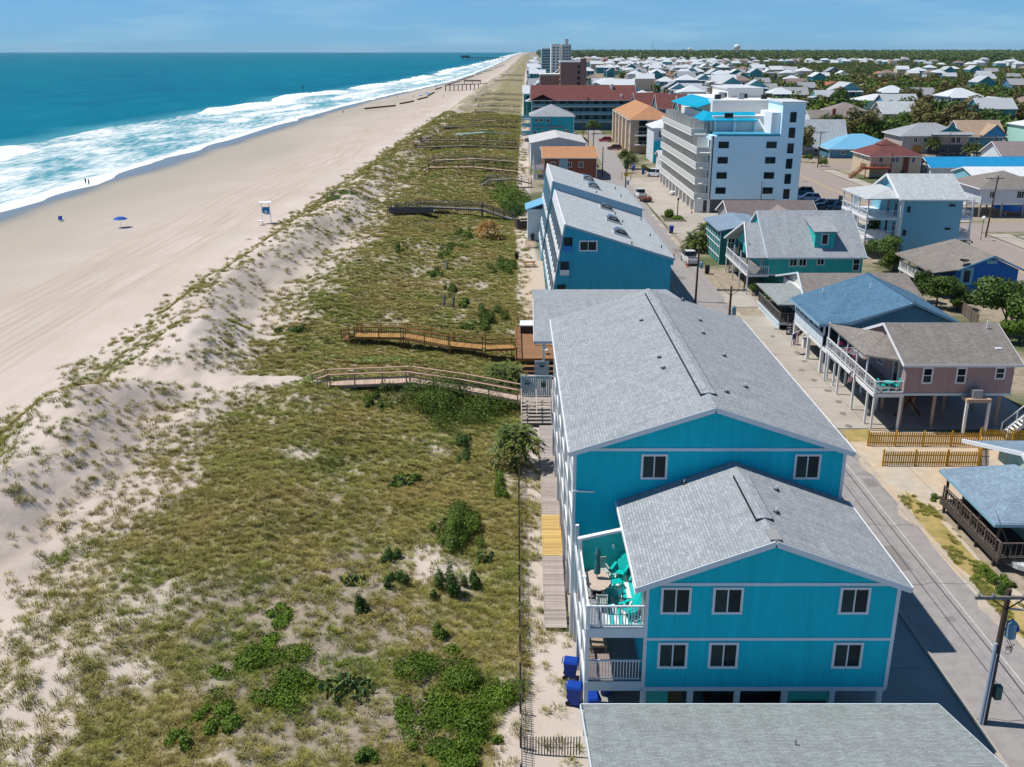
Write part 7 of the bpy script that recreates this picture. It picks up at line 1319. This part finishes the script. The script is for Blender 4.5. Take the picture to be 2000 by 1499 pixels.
# ---------------------------------------------------------------- beach things
T = thing('lifeguard_stand', 'white lifeguard stand with roof and blue panel on the beach', 'lifeguard stand', sand(521, 437), R(15), None, local=True); LB = mat('lifeguard_blue', (.03, .22, .50), .6)
for x in (-.75, .75):
    MB().beam((x * 1.15, -1.0, 0), (x * .9, -.55, 4.0), .1, .1).build('leg', WHITE, T); MB().beam((x * 1.15, 1.1, 0), (x * .9, .5, 4.0), .1, .1).build('leg', WHITE, T)
    for z in (.6, 1.2): MB().beam((x * 1.1, -.95, z), (x * 1.08, .95, z), .07, .1).build('side_rail', WHITE, T)
    MB().beam((x, -.7, 2.7), (x, .7, 2.7), .06, .08).build('arm_rail', WHITE, T)
MB().box(-.9, .9, -.8, .8, 1.75, 1.85).build('platform', WHITE, T); MB().box(-.65, .65, .1, .6, 2.15, 2.22).build('seat', WHITE, T); MB().box(-.7, .7, .55, .62, 1.9, 3.0).build('backrest', LB, T); MB().box(-.5, .5, -.66, -.6, 2.0, 2.7).build('front_panel', LB, T); MB().box(-.2, .2, -.68, -.66, 2.2, 2.5).build('emblem', WHITE, T)
b = MB(); b.slab([(-1.1, -.95, 4.0), (1.1, -.95, 4.0), (1.1, 0, 4.2), (-1.1, 0, 4.2)], .08); b.slab([(-1.1, 0, 4.2), (1.1, 0, 4.2), (1.1, .95, 4.0), (-1.1, .95, 4.0)], .08); b.build('roof', WHITE, T)
MB().box(-1.6, -.6, -2.0, -.9, .75, .85).build('step_platform', WHITE, T)
for x in (-1.5, -.7): MB().beam((x, -1.9, 0), (x, -1.9, .75), .08, .08).build('leg', WHITE, T); MB().beam((x, -1.0, 0), (x, -1.0, .75), .08, .08).build('leg', WHITE, T)
def parasol(label, loc, m, r=1.35, h=2.1):
    T = thing('beach_parasol', label, 'parasol', loc, 0, 'blue beach parasols', local=True); MB().tube((0, 0, -.2), (0, 0, h), .025).build('pole', WHITE, T)
    for i in range(8): a, c = 6.283 * i / 8, 6.283 * (i + 1) / 8; f = MB(); p = [(r * .55 * math.cos(a), r * .55 * math.sin(a), h - .14), (r * .55 * math.cos(c), r * .55 * math.sin(c), h - .14)]; f.slab([(r * math.cos(a), r * math.sin(a), h - .5), (r * math.cos(c), r * math.sin(c), h - .5), p[1], p[0]], .012); f.slab([p[0], p[1], (0, 0, h)], .012); f.build('canopy_panel', m, T)
BB = mat('beach_blue', (.005, .09, .42), .7, .1)
parasol('dark blue parasol alone on open sand', sand(237, 445), BB); parasol('blue parasol beside the brown pipe far along the beach', sand(822, 192), BB, 1.6); parasol('small blue parasol near the seaward end of the small pier', sand(851, 174), BB, 1.5)
T = thing('beach_chair', 'low blue beach chair near the wet sand', 'beach chair', sand(120, 433), R(40), None, local=True); MB().box(-.35, .35, -.35, .3, .25, .31).build('seat', BB, T); MB().beam((0, .3, .28), (0, .75, .95), .7, .06).build('backrest', BB, T)
for x in (-.33, .33): MB().tube((x, -.3, 0), (x, .35, .5), .025).build('leg', STEEL, T); MB().tube((x, .3, 0), (x, -.3, .5), .025).build('leg', STEEL, T)
T = thing('folding_chair', 'small dark chair facing the low blue beach chair', 'beach chair', sand(116, 431), R(-40), None, local=True); MB().box(-.3, .3, -.3, .3, .25, .3).build('seat', NAVY, T); MB().beam((0, .3, .28), (0, .6, .85), .6, .05).build('backrest', NAVY, T)
T = thing('beach_shelter', 'blue canopy shelter set up by the brown pipe', 'canopy', sand(835, 189), R(20), None, local=True)
for x in (-1.6, 1.6):
    for y in (-1.6, 1.6): MB().tube((x, y, 0), (x, y, 2.1), .03).build('leg', WHITE, T)
MB().add([(-1.8, -1.8, 2.0), (1.8, -1.8, 2.0), (1.8, 1.8, 2.0), (-1.8, 1.8, 2.0), (0, 0, 2.9)], [(0, 1, 4), (1, 2, 4), (2, 3, 4), (3, 0, 4), (3, 2, 1, 0)]).build('canopy', mat('canopy_blue', (.02, .22, .55), .7), T)
PIPE = mat('rusty_pipe', (.14, .055, .04), .85, .2, 1)
SEG = [((713, 214), (740, 211)), ((740, 211), (773, 208)), ((782, 204), (808, 199)), ((815, 196), (834, 191)), ((836, 188), (847, 182)), ((850, 176), (862, 172)), ((870, 168), (886, 163)), ((887, 162), (897, 160)), ((898, 158), (912, 154)), ((914, 153), (926, 149)), ((930, 147), (942, 143)), ((945, 141), (962, 137)), ((966, 134), (985, 127))]
for i, (a, c) in enumerate(SEG):
    p, q2 = Vector(sand(*a)), Vector(sand(*c)); T = thing('dredge_pipe', 'rusty brown pipe lying on the beach, ' + ['closest to the viewer', 'second', 'third', 'fourth, by the people', 'fifth, beside the blue shelter', 'sixth', 'seventh, at the small pier', 'eighth', 'ninth', 'tenth', 'eleventh', 'twelfth', 'last before the beach narrows'][i] + (' in the line' if i in (1, 2, 5, 7, 8, 9, 10, 11) else ''), 'pipe', tuple(p), 0, 'pipes laid along the beach')
    u_ = Vector((0, 0, .35)); k = max(1, int((q2 - p).length / 14)); P = [p.lerp(q2, j / k) + u_ + Vector((.4 * ((i + j) % 2), 0, 0)) for j in range(k + 1)]
    for j in range(k): MB().tube(P[j], P[j].lerp(P[j + 1], .97), .55, n=10).build('pipe', PIPE, T)
T = thing('fishing_pier', 'short dark timber pier with a roofed section standing on dry sand', 'pier', tuple(G(900, 172, -1)), 0); a, c = V(870, 167, 815), V(950, 164, 838); PM = mat('pier_timber', (.12, .075, .06), .9, .15)
for i in range(11):
    t = i / 10; p = a.lerp(c, t)
    if t > .85: continue
    for dy in (0, 4): MB().box(p.x - .25, p.x + .25, p.y + dy - .25, p.y + dy + .25, -2.4, p.z).build('pile', PM, T)
    MB().box(p.x - .2, p.x + .2, p.y, p.y + 4, p.z - .9, p.z - .4).build('cap_beam', PM, T)
MB().beam(a + Vector((0, 2, 0)), c + Vector((0, 2, 0)), 4.4, .4).build('deck', PM, T); MB().beam(a + Vector((0, -.2, 1.2)), c + Vector((0, -.2, 1.2)), .1, .12).build('handrail', PM, T)
p = a.lerp(c, .5); b = MB(); b.slab([(p.x - 2, p.y - .8, p.z + 2.6), (p.x + 12, p.y - .8, p.z + 2.6), (p.x + 12, p.y + 2, p.z + 3.6), (p.x - 2, p.y + 2, p.z + 3.6)], .2); b.slab([(p.x - 2, p.y + 2, p.z + 3.6), (p.x + 12, p.y + 2, p.z + 3.6), (p.x + 12, p.y + 4.8, p.z + 2.6), (p.x - 2, p.y + 4.8, p.z + 2.6)], .2); b.build('roof', DARKW, T)
copies(T, 'post', [(p.x + x, p.y + y, p.z) for x in (-1.5, 5, 11.5) for y in (-.3, 4.3)], ('pierpost',), lambda: MB().box(-.12, .12, -.12, .12, 0, 2.8), PM)
T = thing('ocean_pier', 'long thin pier reaching out into the sea near the horizon', 'pier', tuple(G(930, 113, -3)), 0); a, c = G(905, 113, 5), G(985, 114, 5); c.y = a.y
MB().beam(a, c, 12, 1.6).build('deck', mat('far_pier', (.06, .085, .10), .9), T); MB().box(a.x - 8, a.x + 22, a.y - 9, a.y + 9, 5, 12).build('pier_head', mat('far_pier', ()), T)
copies(T, 'pile', [(a.x + (c.x - a.x) * i / 14, a.y + y, -8) for i in range(14) for y in (-4, 4)], ('farpile',), lambda: MB().box(-.8, .8, -.8, .8, 0, 13), mat('far_pier', ()))
g = G(592, 181, -3); T = thing('sea_marker', 'dark marker post standing in the water off the beach', 'marker', (g.x, g.y, -4)); MB().tube((g.x, g.y, -5), (g.x, g.y, .8), .3, .22, 8).build('post', mat('far_pier', ()), T); MB().box(g.x - .5, g.x + .5, g.y - .1, g.y + .1, .8, 2.6).build('board', mat('far_pier', ()), T)

g = G(1915, 470); T = thing('street_lamp', 'white globe street lamp at the corner by the tall sky-blue house', 'street lamp', (g.x, g.y, 0), 0, None, local=True); MB().tube((0, 0, 0), (0, 0, 3.4), .06, n=8).build('post', GREYW, T); MB().lathe([(.1, 3.4), (.3, 3.55), (.34, 3.75), (.2, 4.0), (.03, 4.08)], 10).build('globe', WHITE, T)
g = G(1640, 408); T = thing('street_sign', 'small dark sign on a post at the avenue edge', 'sign', (g.x, g.y, 0), 0, None, local=True); MB().tube((0, 0, 0), (0, 0, 2.6), .05, n=6).build('post', STEEL, T); MB().box(-.45, .45, -.04, 0, 1.7, 2.6).build('panel', mat('grey_car_paint', ()), T)
g = G(1223, 352); T = thing('height_bar', 'yellow barrier sign on posts at the mouth of the hotel forecourt', 'sign', (g.x, g.y, 0), 0, None, local=True)
for x in (-1.1, 1.1): MB().box(x - .09, x + .09, -.09, .09, 0, 1.9).build('post', mat('sign_yellow', (.60, .42, .02), .6), T)
MB().box(-.6, .6, -.05, .05, 1.0, 1.8).build('panel', mat('sign_yellow', ()), T)
# ---------------------------------------------------------------- the far town: kinds of houses, each house its own thing
FARW = {'white': mat('far_white_wall', (.62, .66, .68), .85, .05), 'aqua': mat('far_aqua_wall', (.16, .45, .48), .85, .05), 'blue': mat('far_blue_wall', (.08, .26, .40), .85, .05), 'cream': mat('far_cream_wall', (.60, .52, .40), .85, .05), 'grey': mat('far_grey_wall', (.34, .36, .38), .85, .05), 'coral': mat('far_coral_wall', (.60, .24, .17), .85, .05), 'teal': mat('far_teal_wall', (.04, .28, .32), .85, .05), 'sage': mat('far_sage_wall', (.22, .36, .28), .85, .05)}
FARR = {'white': mat('far_white_roof', (.60, .64, .67), .7, .08), 'pale grey': mat('far_pale_roof', (.44, .47, .50), .85, .08), 'grey': mat('far_grey_roof', (.32, .33, .35), .9, .08), 'brown': mat('far_brown_roof', (.25, .19, .165), .9, .08), 'tan': mat('far_tan_roof', (.46, .36, .27), .9, .08), 'terracotta': mat('far_terracotta_roof', (.42, .18, .11), .9, .08), 'blue': METS}
PROTO = []
def proto(wall, roof, form, w, d, h, rise, porch=False, group='far houses of the town', shp=None):
    fm = {'hip': 'hip-roofed', 'gx': 'gabled', 'gy': 'gable-fronted', 'flat': 'flat-topped'}[form]
    T = thing('far_house', '%s %s house with %s roof' % (wall, fm, roof), 'house', (0, 0, -500), 0, '%s %s houses with %s roofs in the distance' % (wall, fm, roof), local=True)
    zf = 0.; body(T, -w / 2, w / 2, -d / 2, d / 2, 0, h, form, rise, FARW[wall]); roofparts(T, -w / 2, w / 2, -d / 2, d / 2, h, form, rise, .6, FARR[roof], None, .25)
    b = MB()
    for z in np.arange(1.6, h - .6, 2.7):
        for x in np.arange(-w / 2 + 1.5, w / 2 - 1, 2.6): b.box(x - .5, x + .5, -d / 2 - .04, -d / 2 + .02, z - .65, z + .65)
        for y in np.arange(-d / 2 + 1.8, d / 2 - 1, 3.2): b.box(-w / 2 - .04, -w / 2 + .02, y - .5, y + .5, z - .65, z + .65)
    b.build('window', GLASS, T, None, 'stuff')
    if porch:
        b = MB(); b.slab([(-w / 2, -d / 2 - 2.4, h - .5), (w / 2, -d / 2 - 2.4, h - .5), (w / 2, -d / 2, h + .1), (-w / 2, -d / 2, h + .1)], .15); b.build('porch_roof', FARR[roof], T)
        for x in np.linspace(-w / 2 + .2, w / 2 - .2, 4): MB().box(x - .1, x + .1, -d / 2 - 2.3, -d / 2 - 2.1, 0, h - .5).build('post', WHITE, T)
        for z in np.arange(2.8, h - 1, 2.8): MB().box(-w / 2, w / 2, -d / 2 - 2.35, -d / 2, z - .2, z).build('porch_floor', WHITE, T)
    PROTO.append(T); return T
for a in (('aqua', 'white', 'hip', 12, 10, 8.4, 2.4, True), ('white', 'pale grey', 'gx', 12, 10, 6.5, 3.0, False), ('blue', 'white', 'hip', 11, 11, 9.0, 2.6, True), ('teal', 'pale grey', 'gy', 10, 13, 7.5, 3.2, False), ('white', 'white', 'hip', 13, 11, 8.8, 2.6, True), ('cream', 'brown', 'gx', 13, 9, 4.6, 2.4, False), ('grey', 'grey', 'gx', 12, 10, 5.6, 3.0, False), ('white', 'brown', 'hip', 12, 10, 6.2, 2.6, False), ('blue', 'grey', 'gx', 12, 10, 6.8, 3.0, True),
          ('blue', 'pale grey', 'gx', 13, 9, 6.2, 2.8, True), ('aqua', 'pale grey', 'gy', 10, 12, 8.2, 3.0, True), ('white', 'tan', 'hip', 14, 10, 5.2, 2.5, False), ('teal', 'white', 'gx', 12, 9, 8.6, 2.6, False), ('cream', 'white', 'gy', 10, 12, 8.6, 3.0, True), ('white', 'terracotta', 'gx', 13, 9, 4.8, 2.2, False), ('sage', 'brown', 'hip', 12, 11, 5.4, 2.5, False)): proto(*a)
q = random.Random(21); placed = []
def zone(x, y):
    u = 1000 + FX * x / (CP * y + 9.8); z_ = 30 / y; b_ = (SP - CP * z_) / (CP + SP * z_); 
    c = 'in the seaside row' if u < 1075 else 'behind the maroon complex' if u < 1200 else 'beyond the tan block' if u < 1320 else 'over the hotel roof' if u < 1480 else 'beyond the stair tower' if u < 1600 else 'beyond the plain grey gable' if u < 1700 else 'around the aqua house' if u < 1800 else 'inland of the tree clump' if u < 1900 else 'at the inland edge'
    return c + (', front rank' if y < 400 else ', second rank' if y < 460 else ', third rank' if y < 530 else ', fourth rank' if y < 620 else ', middle rank' if y < 900 else ', far rank' if y < 1250 else ', farthest rank')
def number_off(objs):
    by = {}
    for o in objs: by.setdefault(o['label'], []).append(o)
    for lb, v in by.items():
        if 1 < len(v) <= 8:
            v.sort(key=lambda o: o.location.x / o.location.y); nm = {2: ('more seaward', 'more inland'), 3: ('most seaward', 'middle', 'most inland'), 4: ('most seaward', 'second inland', 'third inland', 'most inland'), 5: ('most seaward', 'second inland', 'third inland', 'fourth inland', 'most inland')}.get(len(v)) or [w_ + ' inland' for w_ in ('first', 'second', 'third', 'fourth', 'fifth', 'sixth', 'seventh', 'eighth')]
            for o, w_ in zip(v, nm): o['label'] = lb + ', ' + w_
FARH, FART = [], []
OCC = [(36, 60, 300, 356), (6, 62, 392, 420), (86, 140, 238, 262), (88, 170, 286, 325), (165, 190, 478, 500), (148, 166, 402, 424), (115, 154, 392, 446), (14, 42, 552, 585), (31, 66, 1085, 1170), (36, 56, 185, 240), (128, 148, 258, 278), (85, 136, 215, 258)]
def free(x, y, m):
    return not any(a - m < x < b_ + m and c - m < y < d_ + m for a, b_, c, d_ in OCC) and not any(abs(x - px) < m and abs(y - py) < m for px, py in placed)
def treeness(x, y): return float(vn(x * .009 + 3.3, y * .006 + 1.7)) * .55 + .45 * float(sst(.10, .30, x / y)) 
spots = []; y = 300.
while y < 3100:
    xs = float(bline(y)) + 12; xm = .56 * y + 30; x = xs
    while x < xm:
        jx, jy = x + q.uniform(-4, 4), y + q.uniform(-5, 5)
        if not (abs(jx - (73 + max(0, y - 330) * .03)) < 15) and not (abs(jx - np.interp(y, [200, 280, 400, 600], [24.5, 28, 32, 41])) < 8.5 and y < 620) and free(jx, jy, 13):
            near_sea = x - xs < 26
            if (y > 405 or x > 150 or near_sea and y > 420) and (q.random() > (treeness(jx, jy) - .30) * 2.1): spots.append((jx, jy)); placed.append((jx, jy))
        x += q.uniform(17, 26) * (1 + y / 4000)
    y += q.uniform(18, 25) * (1 + y / 2500)
spots.sort(key=lambda s: s[1]); used = [0] * len(PROTO); near_spots, rest = spots[:285], spots[285:]
def put(T, x, y, s, rz):
    i = PROTO.index(T)
    base = T.name + 'L'
    if used[i] == 0: T['base'] = T['label']; T.location = (x, y, -.03); T.rotation_euler = (0, 0, rz); T.scale = (s, s, s); o = T
    else: o = dup(T, (x, y, -.03), rz, sc=s)
    o['label'] = T['base'] + ' ' + zone(x, y); FARH.append(o)
    used[i] += 1
for x, y in near_spots: put(q.choice(PROTO) if q.random() < .93 else q.choice(PROTO), x, y, q.uniform(.85, 1.25), q.choice((0, 0, 1.57, -1.57, .08, -.1)))
for i, T in enumerate(PROTO):
    if not used[i]: put(T, 120 + 40 * i, 700 + 13 * i, 1, 0)
number_off(FARH)
mats_ = [FARR['white'], FARR['pale grey'], FARW['aqua'], FARW['blue'], FARW['white'], FARR['brown'], FARW['cream']]; b = MB()
for x, y in rest:
    s = q.uniform(.9, 1.35); w_, d_, h = 6 * s, 5.5 * s, q.uniform(5, 9) * s; b.m = q.choice((2, 3, 4, 4, 6)); b.box(x - w_, x + w_, y - d_, y + d_, -.1, h); b.m = q.choice((0, 0, 0, 1, 1, 5)); r = h + 2.6 * s
    A_, B_ = (x - w_ * .5, y, r), (x + w_ * .5, y, r); c = [(x - w_ - .6, y - d_ - .6, h), (x + w_ + .6, y - d_ - .6, h), (x + w_ + .6, y + d_ + .6, h), (x - w_ - .6, y + d_ + .6, h)]; b.face(c[0], c[1], B_, A_); b.face(c[2], c[3], A_, B_); b.face(c[3], c[0], A_); b.face(c[1], c[2], B_)
o = b.build('far_houses', mats_, None, 'rooftops of the town fading toward the tree line', 'stuff')
T = house('far_hotel', 'coral and blue hotel among the far white roofs', 150, 190, 1700, 1722, 0, 13, 'flat', 0, .5, FARW['coral'], METW, [('S', 155 + 7 * i, z, 2.4, 1.8) for i in range(5) for z in (3, 6.5, 10)], cat='hotel', corner=False); MB().box(164, 186, 1697, 1699.9, 0, 9).build('blue_wing', FARW['blue'], T); MB().box(152, 160, 1698, 1706, 13, 16).build('roof_block', FARW['coral'], T)
for i, (xa, ya, w_, h) in enumerate(((7, 470, 11, 7.5), (19, 480, 9, 9.0))): house('beach_house', ['green-walled beach house with pale hip roof, seaward of its taller neighbour', 'taller green-walled beach house with pale hip roof'][i], xa, xa + w_, ya, ya + 12, 0, h, 'hip', 2.6, .7, mat('deep_green_wall', (.03, .22, .20), .85, .05), SHW, [('S', xa + 3, h - 2, 1.2, 1.4), ('S', xa + 7, h - 2, 1.2, 1.4)])
# water towers and mast
def watertower(label, x, y, zt, r):
    T = thing('water_tower', label, 'water tower', (x, y, 0)); m = mat('tower_white', (.68, .74, .76), .6, .04); s = r
    MB().lathe([(s * .32, 0), (s * .2, 4), (s * .17, zt - s * 2.2), (s * .3, zt - s * 1.7)], 14, (x, y, 0)).build('shaft', m, T); MB().lathe([(s * .3, -s * 1.7), (s * .85, -s * 1.25), (s, -s * .75), (s * .85, -s * .3), (s * .4, 0), (.3, .05 * s)], 18, (x, y, zt)).build('tank', m, T, smooth=True); MB().tube((x, y, zt), (x, y, zt + r * .25), r * .03).build('mast', STEEL, T)
p = V(1440, 87, 3400); watertower('large white mushroom water tower rising above the tree line', p.x, p.y, p.z, 11.5); p = V(1347, 93.5, 5200); watertower('small distant white water tower barely clearing the trees', p.x, p.y, p.z, 9)
p = V(1275, 84, 2900); T = thing('radio_mast', 'thin lattice radio mast above the far roofs', 'mast', (p.x, p.y, 0))
for a in range(3): t = 2.09 * a; MB().tube((p.x + 1.1 * math.cos(t), p.y + 1.1 * math.sin(t), 0), (p.x + .5 * math.cos(t), p.y + .5 * math.sin(t), p.z), .22, n=5).build('leg', STEEL, T)
for k in range(12): z = p.z * (k + .5) / 12; MB().beam((p.x - 1, p.y, z), (p.x + 1, p.y, z + 2), .15, .15).build('brace', STEEL, T)
# ---------------------------------------------------------------- trees
def treeproto(label, group, r, h, n, size, m, seed, tr=.16):
    T = thing('tree', label, 'tree', (0, 0, -600), 0, group, local=True); qq = random.Random(seed); bl = []
    for i in range(9):
        a = qq.random() * 6.283; rr = r * .62 * qq.random() ** .6; bl.append((rr * math.cos(a), rr * math.sin(a), h * qq.uniform(.42, .85), r * qq.uniform(.3, .5), r * qq.uniform(.3, .5), h * qq.uniform(.12, .22)))
    link('crown', leaves('crown', n, bl, size, m, seed), T); limbs(h, r, qq, 5, tr).build('trunk', BARK, T); return T
TK = [('dark green live oak', 'dark live oaks', 3.6, 5.5, LIVE), ('bright green shrubby tree', 'bright shrubby trees', 3.0, 4.2, SHRUBM), ('bronze-tinged pine', 'bronze pines', 3.4, 7.0, BROWNL), ('blackish green cedar', 'dark cedars', 2.6, 6.5, DARKL)]
TN = [treeproto(a + ' in a yard', b + ' near the houses', r, h, 3600, .17, m, 200 + i, .14) for i, (a, b, r, h, m) in enumerate(TK)]
TF = [treeproto(a, b + ' in the town', r * 1.25, h * 1.25, 900, .42, m, 300 + i, .2) for i, (a, b, r, h, m) in enumerate(TK)]
tu = {}
def plant(T, x, y, s, rz, label=None):
    if T.name not in tu: T.location = (x, y, -.05); T.rotation_euler = (0, 0, rz); T.scale = (s, s, s); o = T
    else: o = dup(T, (x, y, -.05), rz, sc=s)
    tu[T.name] = 1
    if label: o['label'] = label; o['group'] = 'trees singled out near the houses'
    return o
for u, v, k, s, lb in ((1720, 520, 0, .9, 'dark oak between the mint house and the tall sky-blue house'), (1708, 485, 3, .95, 'blackish tree in the gap below the double porch'), (1745, 530, 1, .8, 'bright bushy tree before the royal blue house porch'), (1828, 600, 0, .85, 'broad dark oak before the royal blue house'), (1868, 606, 1, .75, 'green tree overlapping the front of the royal blue house'), (1800, 590, 3, .7, 'low dark tree beside the steel-blue roof'), (1960, 650, 0, 1.25, 'dark tree behind the pink house'), (1990, 670, 1, 1.0, 'bright tree behind the pink house at the edge of the view'), (1975, 625, 3, .8, 'dark cedar near the red car'),
                          (1222, 315, 1, .85, 'round bright street bush beside the hotel forecourt'), (1225, 338, 3, .6, 'dark round bush below the bright street bush'), (1262, 338, 1, .5, 'low hedge bush beside the white van'), (1605, 325, 1, .55, 'bush at the corner beyond the avenue'), (1578, 318, 0, .5, 'dark bush beside the plain grey gable roof'), (1395, 455, 0, .5, 'dark shrub behind the kerbside bin'), (1500, 590, 1, .3, 'small yard shrub below the mint house porch'), (1470, 575, 0, .35, 'low dark shrub under the mint house stilts'), (1160, 262, 0, 1.0, 'street tree before the maroon complex')):
    g = G(u, v); plant(TN[k], g.x, g.y, s, q.random() * 6.28, lb)
placed2 = [(x, y) for x, y in placed]; nt = 0; tries = 0; cand = []
while tries < 9000:
    tries += 1; y = 290 + 1500 * q.random() ** 1.5; x = q.uniform(float(bline(y)) + 40, .56 * y + 20)
    if abs(x - (73 + max(0, y - 330) * .03)) < 11 or q.random() > (treeness(x, y) - .22) * 2.0: continue
    if any(a - 3 < x < b_ + 3 and c - 3 < y < d_ + 3 for a, b_, c, d_ in OCC) or any(abs(x - px) < 9 and abs(y - py) < 8 for px, py in placed): continue
    cand.append((y, x))
# the clump of trees right of the hotel
for i in range(110):
    u = q.uniform(1600, 1985); v = q.uniform(205, 268) if u > 1740 else q.uniform(190, 232); g = G(u, v); cand.append((g.y * .5, g.x, g.y))
cand.sort(); 
for c in cand[:285]:
    y = c[2] if len(c) > 2 else c[0]; x = c[1]
    if any(a - 1 < x < b_ + 1 and cc - 1 < y < d_ + 1 for a, b_, cc, d_ in OCC): continue
    k = q.choice((0, 0, 1, 2, 2, 3)); o = plant(TF[k], x, y, q.uniform(.8, 1.5), q.random() * 6.28); o['label'] = TK[k][0] + ' ' + zone(x, y); FART.append(o)
number_off(FART)
# far wood and hedges as one mass of crowns
def wood(name, label, pts, sca, m, seed, n=160, size=1.0):
    bl = [(q.uniform(-1.6, 1.6), q.uniform(-1.6, 1.6), q.uniform(2.0, 4.6), q.uniform(1.2, 2.2), q.uniform(1.2, 2.2), q.uniform(.9, 1.6)) for _ in range(7)]
    src = bpy.data.objects.new('tree_crown', leaves('tree_crown', n, bl, size * .75, m, seed)); o = scatter(name, label, pts, RS.rand(len(pts)) * 6.283, sca, src); o['category'] = 'wood'
def wpts(n, y0, y1, fn, pw=1.0):
    y = y0 + (y1 - y0) * RS.rand(n) ** pw; x = bline(y) + 40 + RS.rand(n) * (.58 * y + 40 - bline(y)); k = fn(x, y); keep = RS.rand(n) < k; return x[keep], y[keep]
f1 = lambda x, y: np.clip((vn(x * .009 + 3.3, y * .006 + 1.7) * .55 + .45 * sst(.10, .30, x / y) - .25) * 1.7, .04, 1) * (np.abs(x - 73 - np.maximum(0, y - 330) * .03) > 12)
x, y = wpts(7000, 420, 3000, f1, 1.25); hs = np.array([p for p in placed]); hx = hs[:, 0]; hy = hs[:, 1]
ok = np.array([np.min(np.maximum(np.abs(hx - a), np.abs(hy - c))) > 8 for a, c in zip(x, y)]) & ~np.array([any(a1 - 4 < a < b1 + 4 and c1 - 4 < c < d1 + 4 for a1, b1, c1, d1 in OCC) for a, c in zip(x, y)])
x, y = x[ok], y[ok]; kk = RS.randint(0, 3, len(x))
for i, m in enumerate((LIVE, SHRUBM, BROWNL)): s = kk == i; wood('town_trees', 'tree crowns between the far houses', np.stack([x[s], y[s], 0 * x[s]], 1), RS.uniform(.9, 1.7, s.sum()), m, 400 + i)
x, y = wpts(6500, 2300, 8500, lambda x, y: np.clip(sst(2200, 3000, y) * sst(.06, .16, x / y + .00002 * (y - 2300)) + sst(3000, 3700, y), 0, 1), 1.6)
wood('far_forest', 'dark forest along the horizon behind the town', np.stack([x, y, 0 * x], 1), RS.uniform(2.6, 4.4, len(x)) * np.interp(y, [2300, 5000, 8500], [.75, 1.15, 1.5]), LIVE, 410, 150, 1.15)
# ---------------------------------------------------------------- the air
b = MB(); b.box(-13000, 13000, -150, 13500, -12, 75); hm_ = bpy.data.materials.new('thin_haze'); hm_.use_nodes = True; t = hm_.node_tree; t.nodes.remove(t.nodes['Principled BSDF'])
pv = N(t, 'ShaderNodeVolumePrincipled'); pv.inputs['Density'].default_value = 2.2e-5; pv.inputs['Color'].default_value = (.72, .88, 1, 1); pv.inputs['Anisotropy'].default_value = .2; t.links.new(pv.outputs[0], t.nodes['Material Output'].inputs['Volume'])
b.build('haze', hm_, None, 'thin blue sea haze softening the far town and horizon', 'stuff')
